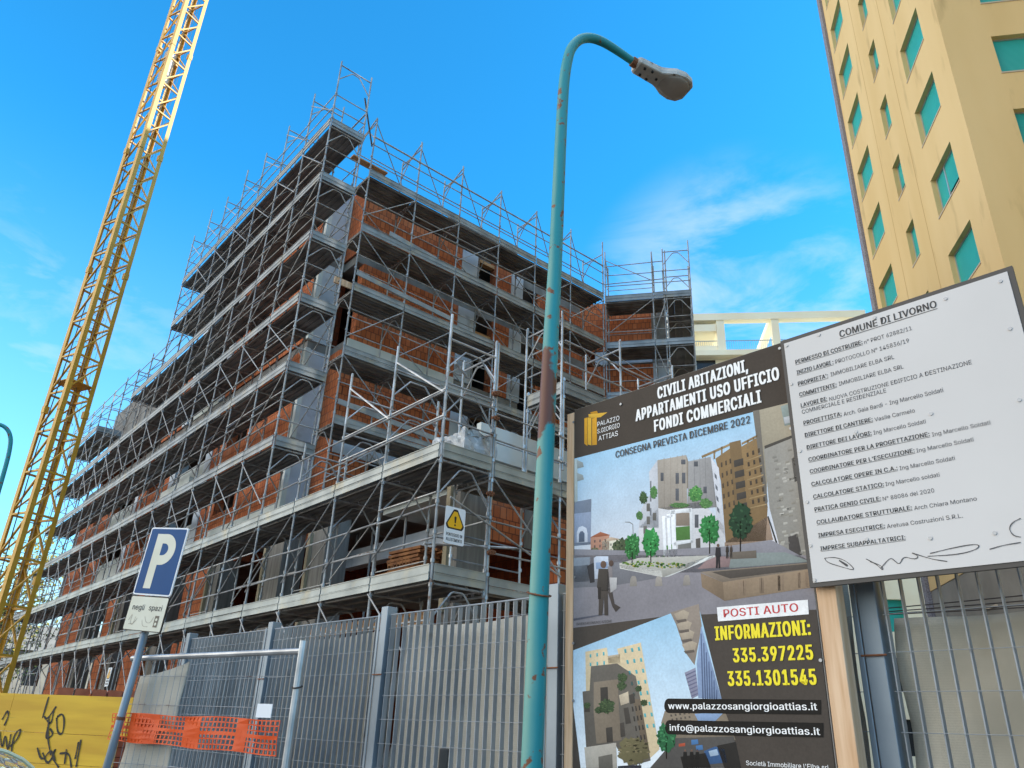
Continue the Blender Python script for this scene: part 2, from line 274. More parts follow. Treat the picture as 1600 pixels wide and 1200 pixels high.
ART = """1 473f38 -2 3702 1573 -14 -9 -359 -1561 13
2 d9a02c 89 3615 28 1 0 -209 -28 23
2 e8b53c 120 3613 32 1 -1 -211 -31 14
2 dda22e 158 3597 41 -3 -1 -197 -41 6
2 e6b440 126 3637 165 -30 -59 -20 -103 19
2 c98f22 142 3647 58 -5 11 -22 -62 14
1 SKY1 1 3342 1561 -13 18 -872 -1575 186
2 b9c4c2 1 3335 28 1 1 -301 -27 -8
3 a9b0ae 22 3328 53 -29 10 -34 -59 0
3 a9b0ae 23 3237 53 -27 9 -33 -58 -2
2 7c8696 3 3037 146 -4 -8 -299 -136 9
3 98a4ba 3 2957 142 -10 -4 -195 -137 12
4 d5dbe6 25 2762 0 67 16 31 32 5 34 -20 9 -35 0 -58
5 5f6a7c 44 2762 0 52 13 17 19 -1 15 -17 0 -55
2 b98a74 141 2782 152 -7 -2 -96 -150 13
3 a5654a 135 2780 87 24 82 -33 -89 3
3 6b5a54 169 2759 13 -1 -1 -16 -12 0
3 6b5a54 168 2726 13 -1 0 -17 -13 2
3 6b5a54 212 2756 13 -1 -1 -17 -12 1
3 6b5a54 211 2723 13 -1 0 -17 -13 1
3 6b5a54 254 2753 13 -1 0 -17 -13 1
3 6b5a54 254 2719 12 -1 0 -16 -12 1
2 ddd8c4 232 2740 137 1 5 -96 -137 6
3 c9b29b 223 2740 81 19 80 -25 -80 2
3 8b897c 258 2721 12 -1 1 -14 -12 1
3 8b897c 259 2685 12 0 1 -14 -12 0
3 8b897c 298 2719 12 0 0 -14 -12 0
3 8b897c 299 2684 11 0 1 -14 -12 0
3 8b897c 337 2718 12 0 0 -14 -12 0
3 8b897c 338 2683 11 0 0 -14 -11 0
3 4e5c42 479 2660 -10 12 2 11 -16 7 6 14 -3 13 -16 3 -7 12 -12 4 -15 -10 -10 20 -12 -4 -10 -8 -7 -9 -21 16 -3 -15 -14 -3 -11 -6 -1 -13 -9 -9 14 -15 -11 -10 13 -11 -9 -14 9 -11 24 2 7 -8 8 -7 2 -22 16 8 12 -6 11 7 12 -4 9 6 9 4 13 1 8 8 14 3 0 13 10 9
4 4e5c42 454 2714 -8 7 -15 0 3 -6 11 -4
4 6c7454 416 2611 -2 6 -14 0 6 -6 8 -5
4 2f3728 382 2659 -8 5 -8 1 3 -6 6 -6
4 6c7454 379 2620 -14 6 -9 -1 -4 -5 12 -1
4 4e5c42 416 2629 -2 5 -10 -1 -4 -5 14 -3
4 6c7454 370 2644 -7 6 -10 -1 -2 -8 12 -2
4 2f3728 350 2654 -8 5 -7 -1 2 -4 5 -3
4 6c7454 393 2676 -2 6 -11 -1 -1 -7 11 -2
4 4e5c42 387 2727 -4 5 -5 -3 -1 -3 6 -2
4 6c7454 385 2637 -6 4 -7 0 -2 -6 8 0
4 2f3728 350 2701 -8 4 -6 -1 -1 -4 8 -3
4 6c7454 435 2644 -3 8 -8 -4 -1 -6 8 -4
4 4e5c42 440 2694 -5 4 -8 1 -1 -6 9 0
4 6c7454 392 2614 -6 5 -9 0 -3 -7 12 -2
4 2f3728 380 2639 -9 4 -5 -1 -6 -5 12 -4
4 6c7454 452 2667 -4 9 -17 -1 2 -10 14 -3
4 4e5c42 392 2635 -5 3 -8 1 3 -4 6 -4
4 6c7454 386 2732 -10 5 -13 3 4 -9 10 -3
4 2f3728 379 2714 -7 6 -7 -1 -3 -8 10 -3
4 6c7454 414 2707 -7 4 -7 2 -1 -8 9 -4
4 4e5c42 405 2675 -3 5 -9 0 -2 -7 11 -3
4 6c7454 337 2669 -3 2 -3 0 -4 -4 8 -2
4 2f3728 445 2641 -3 5 -9 -1 1 -5 7 -1
4 6c7454 392 2651 -6 5 -7 0 -2 -6 10 -4
4 4e5c42 416 2708 -7 6 -11 0 -2 -7 13 -3
4 6c7454 388 2714 -6 4 -6 1 -1 -6 8 -5
4 2f3728 446 2680 -5 7 -10 -2 -6 -7 16 -4
4 6c7454 456 2701 -8 5 -10 1 3 -6 7 -3
4 4e5c42 407 2683 -7 4 -4 -1 -3 -4 7 0
4 6c7454 442 2710 -7 9 -10 -5 -6 -6 14 -4
4 2f3728 398 2692 -3 6 -12 0 -2 -9 13 -2
4 6c7454 419 2639 -5 6 -10 -1 0 -6 9 -4
4 4e5c42 454 2641 -12 4 -13 2 -1 -6 15 -4
4 6c7454 353 2681 -5 5 -11 2 -1 -10 13 -2
4 2f3728 343 2658 -2 5 -7 -1 1 -4 6 -4
4 6c7454 447 2675 -10 6 -9 -1 0 -5 8 -1
4 4e5c42 357 2671 -3 6 -5 -3 -4 -5 9 -2
4 6c7454 368 2701 -8 7 -14 0 -1 -9 15 -3
4 2f3728 397 2735 -3 5 -11 0 -2 -6 13 -4
4 6c7454 405 2642 -5 5 -10 0 3 -6 7 -4
4 4e5c42 384 2634 -3 4 -10 -1 -1 -4 11 -3
4 6c7454 401 2675 -5 4 -8 1 -3 -7 11 -1
4 2f3728 377 2680 -1 7 -11 -1 4 -7 6 -7
4 6c7454 363 2635 -8 5 -15 1 4 -6 11 -5
3 6c6b50 226 2664 -5 7 -4 6 -8 4 2 8 -6 4 -1 8 -7 4 -7 2 -8 -3 -6 8 -7 0 -5 -7 -11 8 -4 -6 0 -9 -14 4 7 -12 -5 -4 -8 -3 1 -7 2 -7 0 -6 5 -6 6 -4 5 -4 6 -3 0 -11 7 -4 7 1 7 -5 7 6 6 1 6 0 10 -3 -3 13 9 -1 0 7 11 1 -5 8
4 6c6b50 167 2650 -3 5 -4 -2 -1 -3 4 -1
4 8a8a60 208 2645 -3 2 -7 0 -1 -3 8 -2
4 414030 167 2679 -3 3 -4 -1 -1 -2 5 -2
4 8a8a60 218 2658 -4 5 -7 -1 -1 -5 9 -3
4 6c6b50 174 2689 -5 4 -5 -1 -4 -3 9 -2
4 8a8a60 150 2672 -4 2 -4 0 -1 -3 6 -1
4 414030 146 2689 -6 3 -5 -1 -2 -2 7 -1
4 8a8a60 211 2653 -6 3 -6 -1 -4 -2 10 -2
4 6c6b50 215 2679 -5 4 -9 0 2 -4 6 -2
4 8a8a60 164 2670 -1 2 -4 0 0 -2 4 -1
4 414030 151 2659 -4 3 -4 -1 -2 -3 6 -2
4 8a8a60 162 2655 -3 2 -3 0 -3 -4 7 0
4 6c6b50 161 2668 -2 2 -3 -1 0 -1 3 -1
4 8a8a60 168 2670 -1 4 -3 -2 -1 -2 3 -2
4 414030 219 2658 -2 2 -4 1 0 -3 4 0
4 8a8a60 213 2655 -2 5 -4 -2 0 -4 3 -1
4 6c6b50 194 2695 -3 4 -6 -1 2 -2 3 -1
4 8a8a60 194 2659 -3 3 -3 -1 -1 -2 4 -1
4 414030 195 2702 -4 2 -9 1 4 -3 5 -1
4 8a8a60 189 2679 -3 4 -5 -2 -1 -3 6 -2
4 6c6b50 198 2692 -5 2 -8 1 1 -4 7 -1
4 8a8a60 197 2639 -3 4 -4 -1 -3 -4 6 0
4 414030 144 2667 -2 3 -7 0 -1 -3 8 -2
4 8a8a60 143 2663 -4 2 -5 1 -3 -4 8 0
4 6c6b50 166 2677 -2 2 -3 0 -1 -4 4 -2
4 8a8a60 203 2665 -5 3 -9 1 1 -3 8 -3
4 414030 163 2675 -4 2 -3 0 -2 -2 5 -1
4 8a8a60 191 2675 -4 3 -6 0 0 -3 6 -2
4 6c6b50 163 2647 -4 3 -7 0 2 -2 5 -2
4 8a8a60 144 2667 -3 2 -3 0 0 -3 4 -1
4 414030 162 2696 -5 2 -3 0 0 -2 3 -2
4 8a8a60 204 2635 -6 5 -9 0 2 -5 6 -2
4 6c6b50 221 2676 -6 3 -10 1 1 -4 9 -1
4 8a8a60 195 2674 -2 4 -4 -1 2 -3 2 -4
4 414030 176 2646 -4 3 -3 -1 -1 -3 4 -2
4 8a8a60 199 2660 -6 6 -9 -1 2 -5 5 -1
4 6c6b50 169 2647 -2 4 -6 -2 0 -3 6 -3
4 8a8a60 186 2688 -1 3 -4 0 0 -4 4 -1
4 414030 202 2662 -6 4 -9 0 4 -4 4 -2
4 8a8a60 207 2664 -3 2 -4 0 0 -2 5 -2
4 6c6b50 160 2662 -2 4 -4 0 0 -5 4 0
4 8a8a60 207 2642 -6 3 -6 -1 1 -2 4 -1
4 414030 159 2700 -5 5 -10 -1 1 -4 8 -1
4 8a8a60 164 2673 -4 4 -4 -1 0 -3 4 -2
2 8a8f92 474 2747 5 -1 0 69 -25 18 -37 6 0 -5 34 -7 22 -15
2 8d7350 1076 3108 168 70 3 -35 104 32 16 -404 -30 -177 -237 22 0 352
3 7b6548 1173 3183 72 0 -1 -423 -69 -10
4 4a4540 1191 3071 59 2 -1 -39 -58 -3
4 4a4540 1191 3005 58 3 0 -38 -58 -3
4 4a4540 1191 2941 58 3 -1 -38 -57 -3
4 4a4540 1191 2877 57 4 0 -37 -57 -5
4 4a4540 1191 2814 57 5 0 -37 -57 -5
4 50453a 1273 3098 12 2 1 -25 -12 -2
4 50453a 1274 3043 12 1 1 -25 -12 -1
4 50453a 1276 2988 12 1 0 -25 -12 -1
4 50453a 1277 2933 12 1 0 -24 -12 -1
4 50453a 1278 2879 12 1 0 -24 -11 -1
4 50453a 1279 2826 12 1 1 -24 -12 -1
4 50453a 1308 3103 12 2 1 -26 -13 -1
4 50453a 1309 3047 12 1 0 -25 -12 -1
4 50453a 1310 2991 12 1 0 -25 -12 -1
4 50453a 1311 2936 12 1 0 -25 -12 -1
4 50453a 1312 2882 12 0 0 -24 -12 -1
4 50453a 1313 2828 12 0 0 -24 -12 0
4 50453a 1343 3108 12 2 0 -26 -12 -2
4 50453a 1343 3051 12 1 1 -25 -12 -1
4 50453a 1344 2995 12 1 0 -25 -12 -2
4 50453a 1345 2939 12 1 0 -25 -12 -1
4 50453a 1345 2884 12 1 0 -25 -11 -1
4 50453a 1346 2829 12 1 0 -25 -12 0
4 50453a 1108 3076 10 2 0 -28 -10 -2
4 50453a 1108 3013 10 2 0 -28 -10 -2
4 50453a 1107 2951 11 2 -1 -27 -10 -2
4 50453a 1107 2890 10 2 0 -27 -10 -2
4 50453a 1107 2830 10 2 0 -27 -10 -2
4 50453a 1137 3081 10 2 0 -28 -10 -2
4 50453a 1137 3019 10 2 0 -28 -10 -2
4 50453a 1137 2957 10 2 0 -28 -11 -2
4 50453a 1136 2896 11 2 0 -28 -11 -2
4 50453a 1136 2835 11 2 0 -27 -11 -2
4 50453a 1165 3086 10 2 0 -28 -10 -2
4 50453a 1165 3024 10 2 0 -28 -10 -2
4 50453a 1165 2962 11 2 0 -27 -10 -2
4 50453a 1166 2901 10 2 0 -27 -10 -2
4 50453a 1166 2841 10 2 0 -27 -10 -2
5 a98f68 1261 3055 100 14 0 -7 -100 -13
5 a98f68 1262 3000 99 12 0 -6 -99 -12
5 a98f68 1263 2946 99 10 0 -7 -98 -10
5 a98f68 1265 2892 97 8 0 -6 -97 -8
5 a98f68 1266 2839 97 6 0 -6 -97 -7
5 a98f68 1267 2786 96 5 0 -7 -95 -4
3 9a8260 985 3145 188 33 0 -14 -183 -34
3 9a8260 1249 3165 101 25 -1 -14 -99 -24
3 9a8260 1067 3158 12 2 -5 -52 -11 -2
3 9a8260 1117 3170 12 2 -5 -52 -11 -2
3 9a8260 1284 3171 11 2 -5 -51 -11 -2
3 9a8260 1320 3179 10 2 -5 -50 -10 -2
2 a8907c 1094 2617 267 104 18 -128 -287 3
3 a89f94 676 3185 208 -12 -15 -324 -129 11 -72 23
3 c9ccd2 610 3122 66 63 -11 -421 -145 22 25 118 69 76
3 9c9a99 894 3130 152 -4 16 -304 -193 22
3 d8dae0 1046 3126 47 -78 5 -390 -42 58
3 8f8578 884 3168 11 -38 -13 -165 -8 2
3 d2d2d4 668 2883 303 -12 125 -161 -5 -195 -578 68 7 203
4 5e6167 695 3101 22 -5 -3 -52 -21 4
4 5e6167 802 3077 23 -5 -4 -66 -23 4
4 5e6167 846 3070 24 -5 -4 -66 -24 5
4 5e6167 846 3152 30 -6 -2 -30 -30 6
4 5e6167 796 2981 23 -4 -4 -74 -23 4
4 5e6167 932 3122 28 -6 -2 -31 -28 6
4 5e6167 985 2957 22 -4 -3 -39 -22 4
4 5e6167 916 2803 25 -4 -5 -75 -25 3
4 5e6167 752 2886 23 -4 -1 -16 -22 3
4 7d8087 615 3063 11 -2 -2 -47 -11 2
4 7d8087 611 2981 11 -2 -2 -47 -11 2
4 7d8087 607 2894 11 -2 -2 -46 -11 2
4 6d6b66 584 2927 25 -5 -2 -48 -25 4
4 6d6b66 581 2846 24 -4 -2 -48 -24 4
4 6d6b66 627 2861 24 -4 -2 -47 -25 4
4 6d6b66 555 2792 25 -4 -2 -47 -25 3
4 6b6f75 1063 3025 13 -19 0 -27 -13 20
4 6b6f75 1063 2959 13 -20 0 -26 -13 19
4 6b6f75 1063 2892 13 -18 0 -26 -13 18
4 6b6f75 1063 2827 13 -18 0 -26 -13 18
4 8a7d70 791 2834 95 -15 -5 -76 -94 14
4 4f7a3f 781 2749 109 -7 -5 -78 -109 7
4 6f6f6c 793 2647 88 -1 -4 -95 -90 5
4 968d82 724 3189 3 0 -15 -313 -3 0
4 968d82 772 3186 3 0 -17 -318 -3 1
4 968d82 819 3183 2 -1 -18 -321 -2 0
4 968d82 854 3181 3 -1 -19 -325 -3 0
4 8b8989 933 3137 3 -1 -13 -296 -3 1
4 8b8989 972 3135 2 0 -14 -301 -3 1
4 8b8989 1009 3134 3 0 -16 -306 -2 1
7 4a6a40 974 2543 13 15 -4 -18 -9 -3
7 b8b4ac 911 2568 8 -2 0 -18 -8 -4
7 4a6a40 686 2598 8 -4 1 -19 -9 -4
7 8a8a88 629 2586 8 15 3 -20 -10 -3
7 b8b4ac 1061 2540 6 8 2 -19 -8 -3
7 8a8a88 566 2610 10 -1 0 -20 -10 -3
7 8a8a88 609 2611 13 -8 -3 -19 -10 -3
7 b8b4ac 829 2565 8 12 1 -20 -9 -3
7 4a6a40 638 2602 6 -2 3 -20 -9 -3
7 8a8a88 617 2601 13 1 -3 -19 -10 -3
7 8a8a88 866 2580 7 -8 1 -19 -9 -3
7 b8b4ac 616 2605 8 -2 1 -20 -9 -3
7 b8b4ac 1041 2556 11 -6 -3 -18 -9 -3
7 6a6258 796 2575 12 5 -3 -19 -9 -3
7 b8b4ac 780 2579 9 3 0 -19 -9 -3
7 b8b4ac 779 2570 8 13 2 -20 -9 -3
7 8a8a88 861 2573 11 -1 -3 -18 -9 -4
7 6a6258 1045 2551 6 -1 2 -19 -9 -3
7 4a6a40 565 2607 12 2 -2 -20 -10 -3
7 4a6a40 600 2609 6 -4 4 -20 -10 -3
7 6a6258 759 2580 11 5 -2 -19 -9 -3
7 b8b4ac 587 2607 10 -1 0 -20 -9 -3
7 b8b4ac 658 2593 8 5 2 -20 -10 -3
7 6a6258 712 2581 12 10 -2 -20 -9 -3
7 6a6258 926 2551 12 13 -3 -18 -8 -3
7 6a6258 696 2595 6 -2 3 -20 -9 -3
4 5a5652 913 2663 30 1 -4 -90 -29 2
5 b8b8b6 777 2595 35 -5 0 -3 -35 5
5 b8b8b6 777 2588 35 -4 0 -3 -35 4
5 b8b8b6 776 2582 35 -4 0 -4 -35 5
5 b8b8b6 776 2576 35 -5 0 -3 -35 4
5 b8b8b6 776 2569 35 -4 -1 -3 -35 4
5 b8b8b6 775 2563 35 -4 0 -4 -35 5
6 eceef0 692 2828 20 0 2 -263 -22 -1
6 eceef0 726 2836 21 0 0 -275 -23 -1
6 eceef0 756 2852 28 -2 -2 -293 -30 0
6 eceef0 751 2855 141 -9 -2 -22 -138 8
6 e4e6e8 884 2847 18 -3 -9 -200 -17 2
6 e4e6e8 712 2825 53 3 -1 -14 -53 -3
6 dfe2e4 766 2661 128 2 -1 -17 -128 -2
5 507c42 703 2653 23 -3 -4 -81 -23 3
5 507c42 737 2654 18 -2 -5 -81 -18 2
7 4f8a4a 976 2914 4 7 -8 7 3 8 -9 4 5 12 -11 1 -6 5 -6 5 -5 8 -8 4 -8 -7 -7 -1 -7 1 -2 -11 -9 2 -10 1 -4 -7 8 -12 -15 -1 7 -10 -10 -6 11 -7 5 -6 -2 -8 0 -10 11 -1 2 -10 8 -2 8 2 7 -1 7 -4 7 3 6 1 8 -1 9 0 1 9 -1 10 3 4 5 5
8 4f8a4a 922 2935 -2 2 -3 0 -1 -3 4 -2
8 78b060 937 2961 -4 5 -6 -2 -4 -4 9 -2
8 2f532c 895 2923 -3 3 -4 -1 0 -2 3 -2
8 78b060 973 2913 -2 3 -4 0 0 -4 4 -2
8 4f8a4a 923 2919 -2 4 -10 1 -1 -6 9 -1
8 78b060 967 2914 -5 5 -5 -1 -1 -5 6 -4
8 2f532c 939 2895 0 5 -4 -2 -1 -4 4 -1
8 78b060 938 2892 -2 5 -10 -1 1 -4 7 -2
8 4f8a4a 920 2885 -3 4 -4 0 -1 -5 5 -2
8 78b060 934 2941 -2 3 -4 1 1 -4 3 -3
8 2f532c 950 2925 -3 2 -5 0 -2 -2 7 -2
8 78b060 960 2949 -2 2 -3 0 0 -3 3 -2
8 4f8a4a 927 2911 -3 3 -5 1 1 -4 4 -3
8 78b060 924 2935 -4 4 -8 0 1 -4 6 -1
8 2f532c 947 2959 -2 5 -7 -1 2 -5 5 -3
8 78b060 962 2919 -3 4 -7 0 -3 -4 10 -3
8 4f8a4a 961 2897 -4 5 -8 -1 0 -3 7 -3
8 78b060 944 2937 -2 4 -4 1 -1 -6 5 -2
8 2f532c 974 2918 -1 3 -8 0 1 -3 6 -3
8 78b060 917 2934 -4 3 -6 1 1 -4 6 -4
8 4f8a4a 946 2896 -3 2 -3 0 -1 -3 4 -1
8 78b060 918 2925 -3 5 -4 -1 0 -4 3 -1
8 2f532c 935 2898 -7 3 -8 1 1 -3 7 -3
8 78b060 946 2890 -2 4 -7 -1 0 -3 7 -3
8 4f8a4a 965 2895 -3 5 -7 -1 -2 -3 7 -2
8 78b060 928 2942 -5 5 -6 -1 -1 -3 6 -2
8 2f532c 945 2941 -4 2 -4 1 -2 -4 6 -1
8 78b060 943 2951 -6 5 -6 -1 -2 -4 8 -4
8 4f8a4a 953 2928 -3 5 -5 -1 2 -5 3 -3
8 78b060 921 2954 -3 3 -3 -1 0 -2 2 -1
8 2f532c 944 2946 -4 5 -6 0 2 -5 4 -2
8 78b060 929 2940 -1 5 -3 -3 -2 -4 4 -1
8 4f8a4a 947 2947 -2 3 -8 1 2 -4 5 -2
8 78b060 924 2917 -3 4 -5 -1 1 -3 3 -1
8 2f532c 926 2907 -4 4 -7 0 -1 -4 7 -2
8 78b060 912 2915 -2 3 -5 2 1 -6 4 -3
8 4f8a4a 923 2918 -3 4 -7 -1 -3 -2 8 -2
8 78b060 933 2881 -3 1 -6 2 0 -3 7 -3
8 2f532c 968 2905 -3 3 -3 0 -2 -3 5 -1
8 78b060 944 2922 -1 3 -9 0 -1 -3 9 -2
8 4f8a4a 931 2931 -7 4 -4 0 -2 -3 7 -4
8 78b060 903 2910 -3 4 -5 -1 -1 -3 5 -3
8 2f532c 932 2893 -3 4 -6 0 1 -5 4 -1
8 78b060 929 2914 -3 3 -3 0 0 -3 3 -2
7 4f7d48 665 2983 -2 5 5 7 -4 6 -4 4 -2 5 -5 0 1 12 -4 3 -5 -3 -4 7 -4 -7 -4 -1 -3 -1 -3 -3 -6 2 -3 -4 -3 -4 3 -10 -7 -2 2 -7 1 -6 0 -6 2 -5 3 -4 1 -6 1 -7 4 -5 3 -5 6 7 3 -11 5 1 4 2 5 -2 0 13 7 -4 4 3 -4 12 6 2 5 4
8 4f7d48 634 2956 -2 2 -5 1 1 -4 4 -1
8 70a060 619 2978 -2 2 -3 0 -1 -2 3 0
8 2f4b2b 662 2966 -3 2 -3 0 1 -3 2 -1
8 70a060 645 2960 -2 2 -4 1 -1 -4 5 -2
8 4f7d48 644 2995 -1 3 -3 0 0 -4 3 -1
8 70a060 652 2969 -1 3 -2 1 0 -5 2 -4
8 2f4b2b 632 2961 -1 3 -2 0 -1 -5 3 -1
8 70a060 653 2965 -1 3 -1 0 0 -4 1 -1
8 4f7d48 626 2996 -1 3 -3 -1 -1 -3 4 -1
8 70a060 650 2975 -3 3 -5 1 1 -4 4 -2
8 2f4b2b 640 2984 -2 3 -3 0 -1 -4 4 0
8 70a060 652 2986 -3 3 -3 -1 -2 -1 5 -3
8 4f7d48 657 3012 -3 2 -4 1 0 -2 5 -2
8 70a060 651 3020 -2 3 -5 2 2 -5 2 -1
8 2f4b2b 649 3003 -1 2 -3 -1 -2 -2 5 -2
8 70a060 647 2956 -3 4 -3 -2 -1 -2 3 -2
8 4f7d48 655 2988 -3 2 -4 0 0 -2 3 -1
8 70a060 641 3020 -3 2 -5 1 2 -4 4 -1
8 2f4b2b 622 2994 -2 4 -3 -1 0 -3 2 -2
8 70a060 640 3015 -1 3 -2 -1 -1 -3 3 -2
8 4f7d48 626 2963 -3 3 -4 0 0 -4 4 -1
8 70a060 618 2989 -1 5 -2 -3 -1 -3 3 -2
8 2f4b2b 640 3003 -2 3 -2 -1 0 -2 2 -1
8 70a060 659 2990 -2 4 -4 -1 1 -3 2 -1
8 4f7d48 637 2987 -2 3 -4 0 0 -3 4 -3
8 70a060 626 2992 -1 3 -2 -1 1 -2 1 -1
8 2f4b2b 646 2977 -2 3 -4 0 1 -4 3 -3
8 70a060 642 2951 0 3 -3 -1 0 -3 2 -1
8 4f7d48 622 2977 -1 5 -3 -2 0 -5 2 -3
8 70a060 639 2967 -2 2 -2 1 0 -3 2 -2
8 2f4b2b 645 3017 -2 2 -4 0 -1 -2 5 -2
8 70a060 643 3022 -2 3 -5 0 1 -3 3 -2
8 4f7d48 635 3000 -3 2 -4 0 -1 -2 5 -1
8 70a060 666 2991 -3 3 -4 1 0 -6 4 -3
8 2f4b2b 643 3010 -1 4 -3 -2 0 -4 3 -1
8 70a060 633 2955 -2 3 -4 0 0 -3 4 -1
8 4f7d48 665 2987 -1 3 -5 0 0 -3 4 -1
8 70a060 639 3013 -1 4 -4 0 0 -5 3 0
8 2f4b2b 622 3006 -4 2 -4 2 1 -5 4 -2
8 70a060 632 2962 0 4 -3 -1 0 -4 2 -2
8 4f7d48 627 2972 -1 4 -2 -2 -2 -4 3 0
8 70a060 626 3000 -2 3 -2 -1 -1 -3 3 -1
8 2f4b2b 654 2999 -1 3 -2 0 0 -4 2 -3
8 70a060 656 3006 -3 4 -3 -1 0 -4 3 -1
7 44603c 596 2960 0 7 -11 4 1 6 -2 5 2 10 -8 -1 -3 3 -2 10 -6 -6 -3 13 -5 -7 -6 6 -5 -3 0 -11 -8 4 0 -8 -1 -6 0 -6 -8 -2 1 -7 3 -6 -5 -7 8 -3 0 -7 5 -2 1 -6 1 -10 6 1 6 3 3 -2 5 -7 4 6 6 -6 0 13 9 -7 2 7 4 3 -2 9 -2 7
8 44603c 574 2938 -2 3 -3 -1 0 -3 3 -1
8 5c7c50 581 2984 -1 2 -3 0 0 -2 3 -1
8 293a24 586 2967 -1 5 -6 -1 1 -5 4 -1
8 5c7c50 576 2997 -4 2 -3 0 -1 -2 5 -3
8 44603c 586 2943 -1 5 -3 -1 0 -7 2 0
8 5c7c50 563 2985 -4 2 -3 0 -3 -2 6 -1
8 293a24 577 2955 -1 4 -3 -1 -1 -4 3 -1
8 5c7c50 562 2988 -2 2 -4 1 1 -3 3 -2
8 44603c 544 2978 -3 2 -2 0 -1 -3 3 -1
8 5c7c50 589 2968 -4 4 -4 -1 -1 -3 5 -2
8 293a24 545 2962 -5 3 -5 1 0 -5 6 -3
8 5c7c50 579 2963 -4 3 -5 0 0 -3 5 -2
8 44603c 587 2964 -3 3 -6 0 0 -3 5 -1
8 5c7c50 585 2968 -1 2 -3 1 0 -4 3 -3
8 293a24 570 2954 -3 3 -4 0 1 -4 3 -1
8 5c7c50 566 2975 -1 2 -4 0 0 -3 4 -1
8 44603c 588 2975 -2 2 -2 0 -1 -2 3 -1
8 5c7c50 573 2944 -3 4 -5 -1 0 -4 5 -1
8 293a24 556 2939 -2 4 -4 -1 -1 -3 5 -3
8 5c7c50 581 2958 -4 3 -4 -1 -2 -1 5 -1
8 44603c 575 2980 -2 4 -4 -1 -2 -4 5 -1
8 5c7c50 574 2958 -2 3 -5 0 0 -3 5 -3
8 293a24 554 2946 -2 3 -4 -1 -2 -3 6 -2
8 5c7c50 552 2952 -1 4 -2 -1 0 -4 2 -3
8 44603c 579 2943 -3 3 -3 -1 -2 -3 6 -3
8 5c7c50 552 2975 -1 3 -7 0 1 -3 5 -1
8 293a24 577 2965 -3 5 -2 -2 -2 -5 4 -1
8 5c7c50 591 2959 -2 2 -5 0 0 -2 4 -2
8 44603c 540 2956 -4 4 -5 1 0 -5 5 -2
8 5c7c50 550 2976 -1 3 -4 1 1 -5 3 -3
8 293a24 558 2955 -1 4 -3 -2 -2 -4 4 -1
8 5c7c50 554 2963 -1 3 -2 -1 0 -3 2 -1
8 44603c 572 2970 -3 4 -4 1 2 -5 2 -1
8 5c7c50 584 2959 -2 4 -4 -2 0 -1 4 -3
8 293a24 582 2948 -3 4 -2 -1 -1 -4 3 -2
8 5c7c50 577 2957 -1 3 -3 -1 -2 -3 4 -1
8 44603c 566 2955 -2 2 -3 0 -1 -3 4 -2
8 5c7c50 566 2983 -1 3 -3 -1 0 -2 3 -3
8 293a24 551 2983 -3 2 -4 1 1 -4 3 -1
8 5c7c50 588 2970 -1 2 -3 -1 0 -1 3 -2
8 44603c 564 2933 -3 3 -3 -1 0 -2 2 0
8 5c7c50 540 2955 -2 2 -4 0 0 -3 4 -3
8 293a24 585 2958 -3 4 -4 -1 1 -3 3 -2
8 5c7c50 560 2973 -1 2 -5 1 1 -4 4 -1
7 55804c 552 2856 2 4 -2 4 -2 4 -2 3 -2 3 -1 5 -3 4 -5 -3 -2 6 -4 -1 -5 6 -4 0 -1 -9 -6 3 -1 -5 0 -4 -8 2 -2 -4 0 -5 0 -5 -2 -5 4 -4 0 -4 3 -4 1 -5 3 -4 6 1 3 -1 3 -4 4 -2 3 2 5 -4 4 1 3 3 2 4 4 2 -2 6 7 1 -5 6
8 55804c 547 2869 -1 1 -3 0 1 -1 2 -2
8 6c9c5c 519 2854 -2 2 -4 0 1 -2 2 -1
8 334d2e 535 2867 -1 2 -2 0 0 -3 2 -1
8 6c9c5c 534 2860 -3 2 -5 0 1 -2 4 -2
8 55804c 524 2840 -3 2 -3 -1 0 -1 3 -2
8 6c9c5c 540 2860 -1 4 -3 -2 -2 -3 5 -1
8 334d2e 524 2859 -2 2 -2 0 0 -2 3 -3
8 6c9c5c 533 2884 -2 2 -5 0 0 -2 5 -2
8 55804c 528 2882 -1 2 -3 -1 -1 -1 4 -2
8 6c9c5c 529 2847 -1 2 -2 0 1 -2 1 -1
8 334d2e 553 2845 -4 1 -3 2 1 -4 3 -1
8 6c9c5c 515 2850 -1 2 -3 -1 1 -2 1 -1
8 55804c 520 2868 -2 3 -3 -1 -1 -3 4 -2
8 6c9c5c 529 2861 -2 3 -2 -1 0 -3 2 -1
8 334d2e 514 2877 -2 3 -2 -1 0 -2 2 -2
8 6c9c5c 553 2867 -3 2 -3 0 1 -3 2 -1
8 55804c 551 2856 -1 1 -3 0 -1 -1 4 0
8 6c9c5c 518 2871 -2 3 -3 0 1 -3 2 -1
8 334d2e 552 2863 -2 2 -2 -1 -1 -2 3 -2
8 6c9c5c 551 2842 -3 2 -2 0 -1 -4 4 -2
8 55804c 540 2877 -2 3 -3 -1 -2 -3 4 -2
8 6c9c5c 530 2861 -1 3 -3 -1 0 -3 2 0
8 334d2e 514 2866 -2 3 -6 0 3 -3 2 -1
8 6c9c5c 540 2838 -2 3 -2 -1 -1 -3 3 -1
8 55804c 529 2883 -4 3 -3 -1 0 -2 4 -3
8 6c9c5c 526 2845 -4 3 -4 0 1 -2 3 -2
8 334d2e 541 2842 -2 1 -3 1 1 -2 2 -1
8 6c9c5c 545 2838 -2 2 -3 0 1 -3 2 -1
8 55804c 519 2881 -2 2 -5 0 1 -2 3 0
8 6c9c5c 528 2838 -1 3 -2 -1 0 -3 2 -1
8 334d2e 526 2870 -3 2 -3 0 -1 -2 4 -2
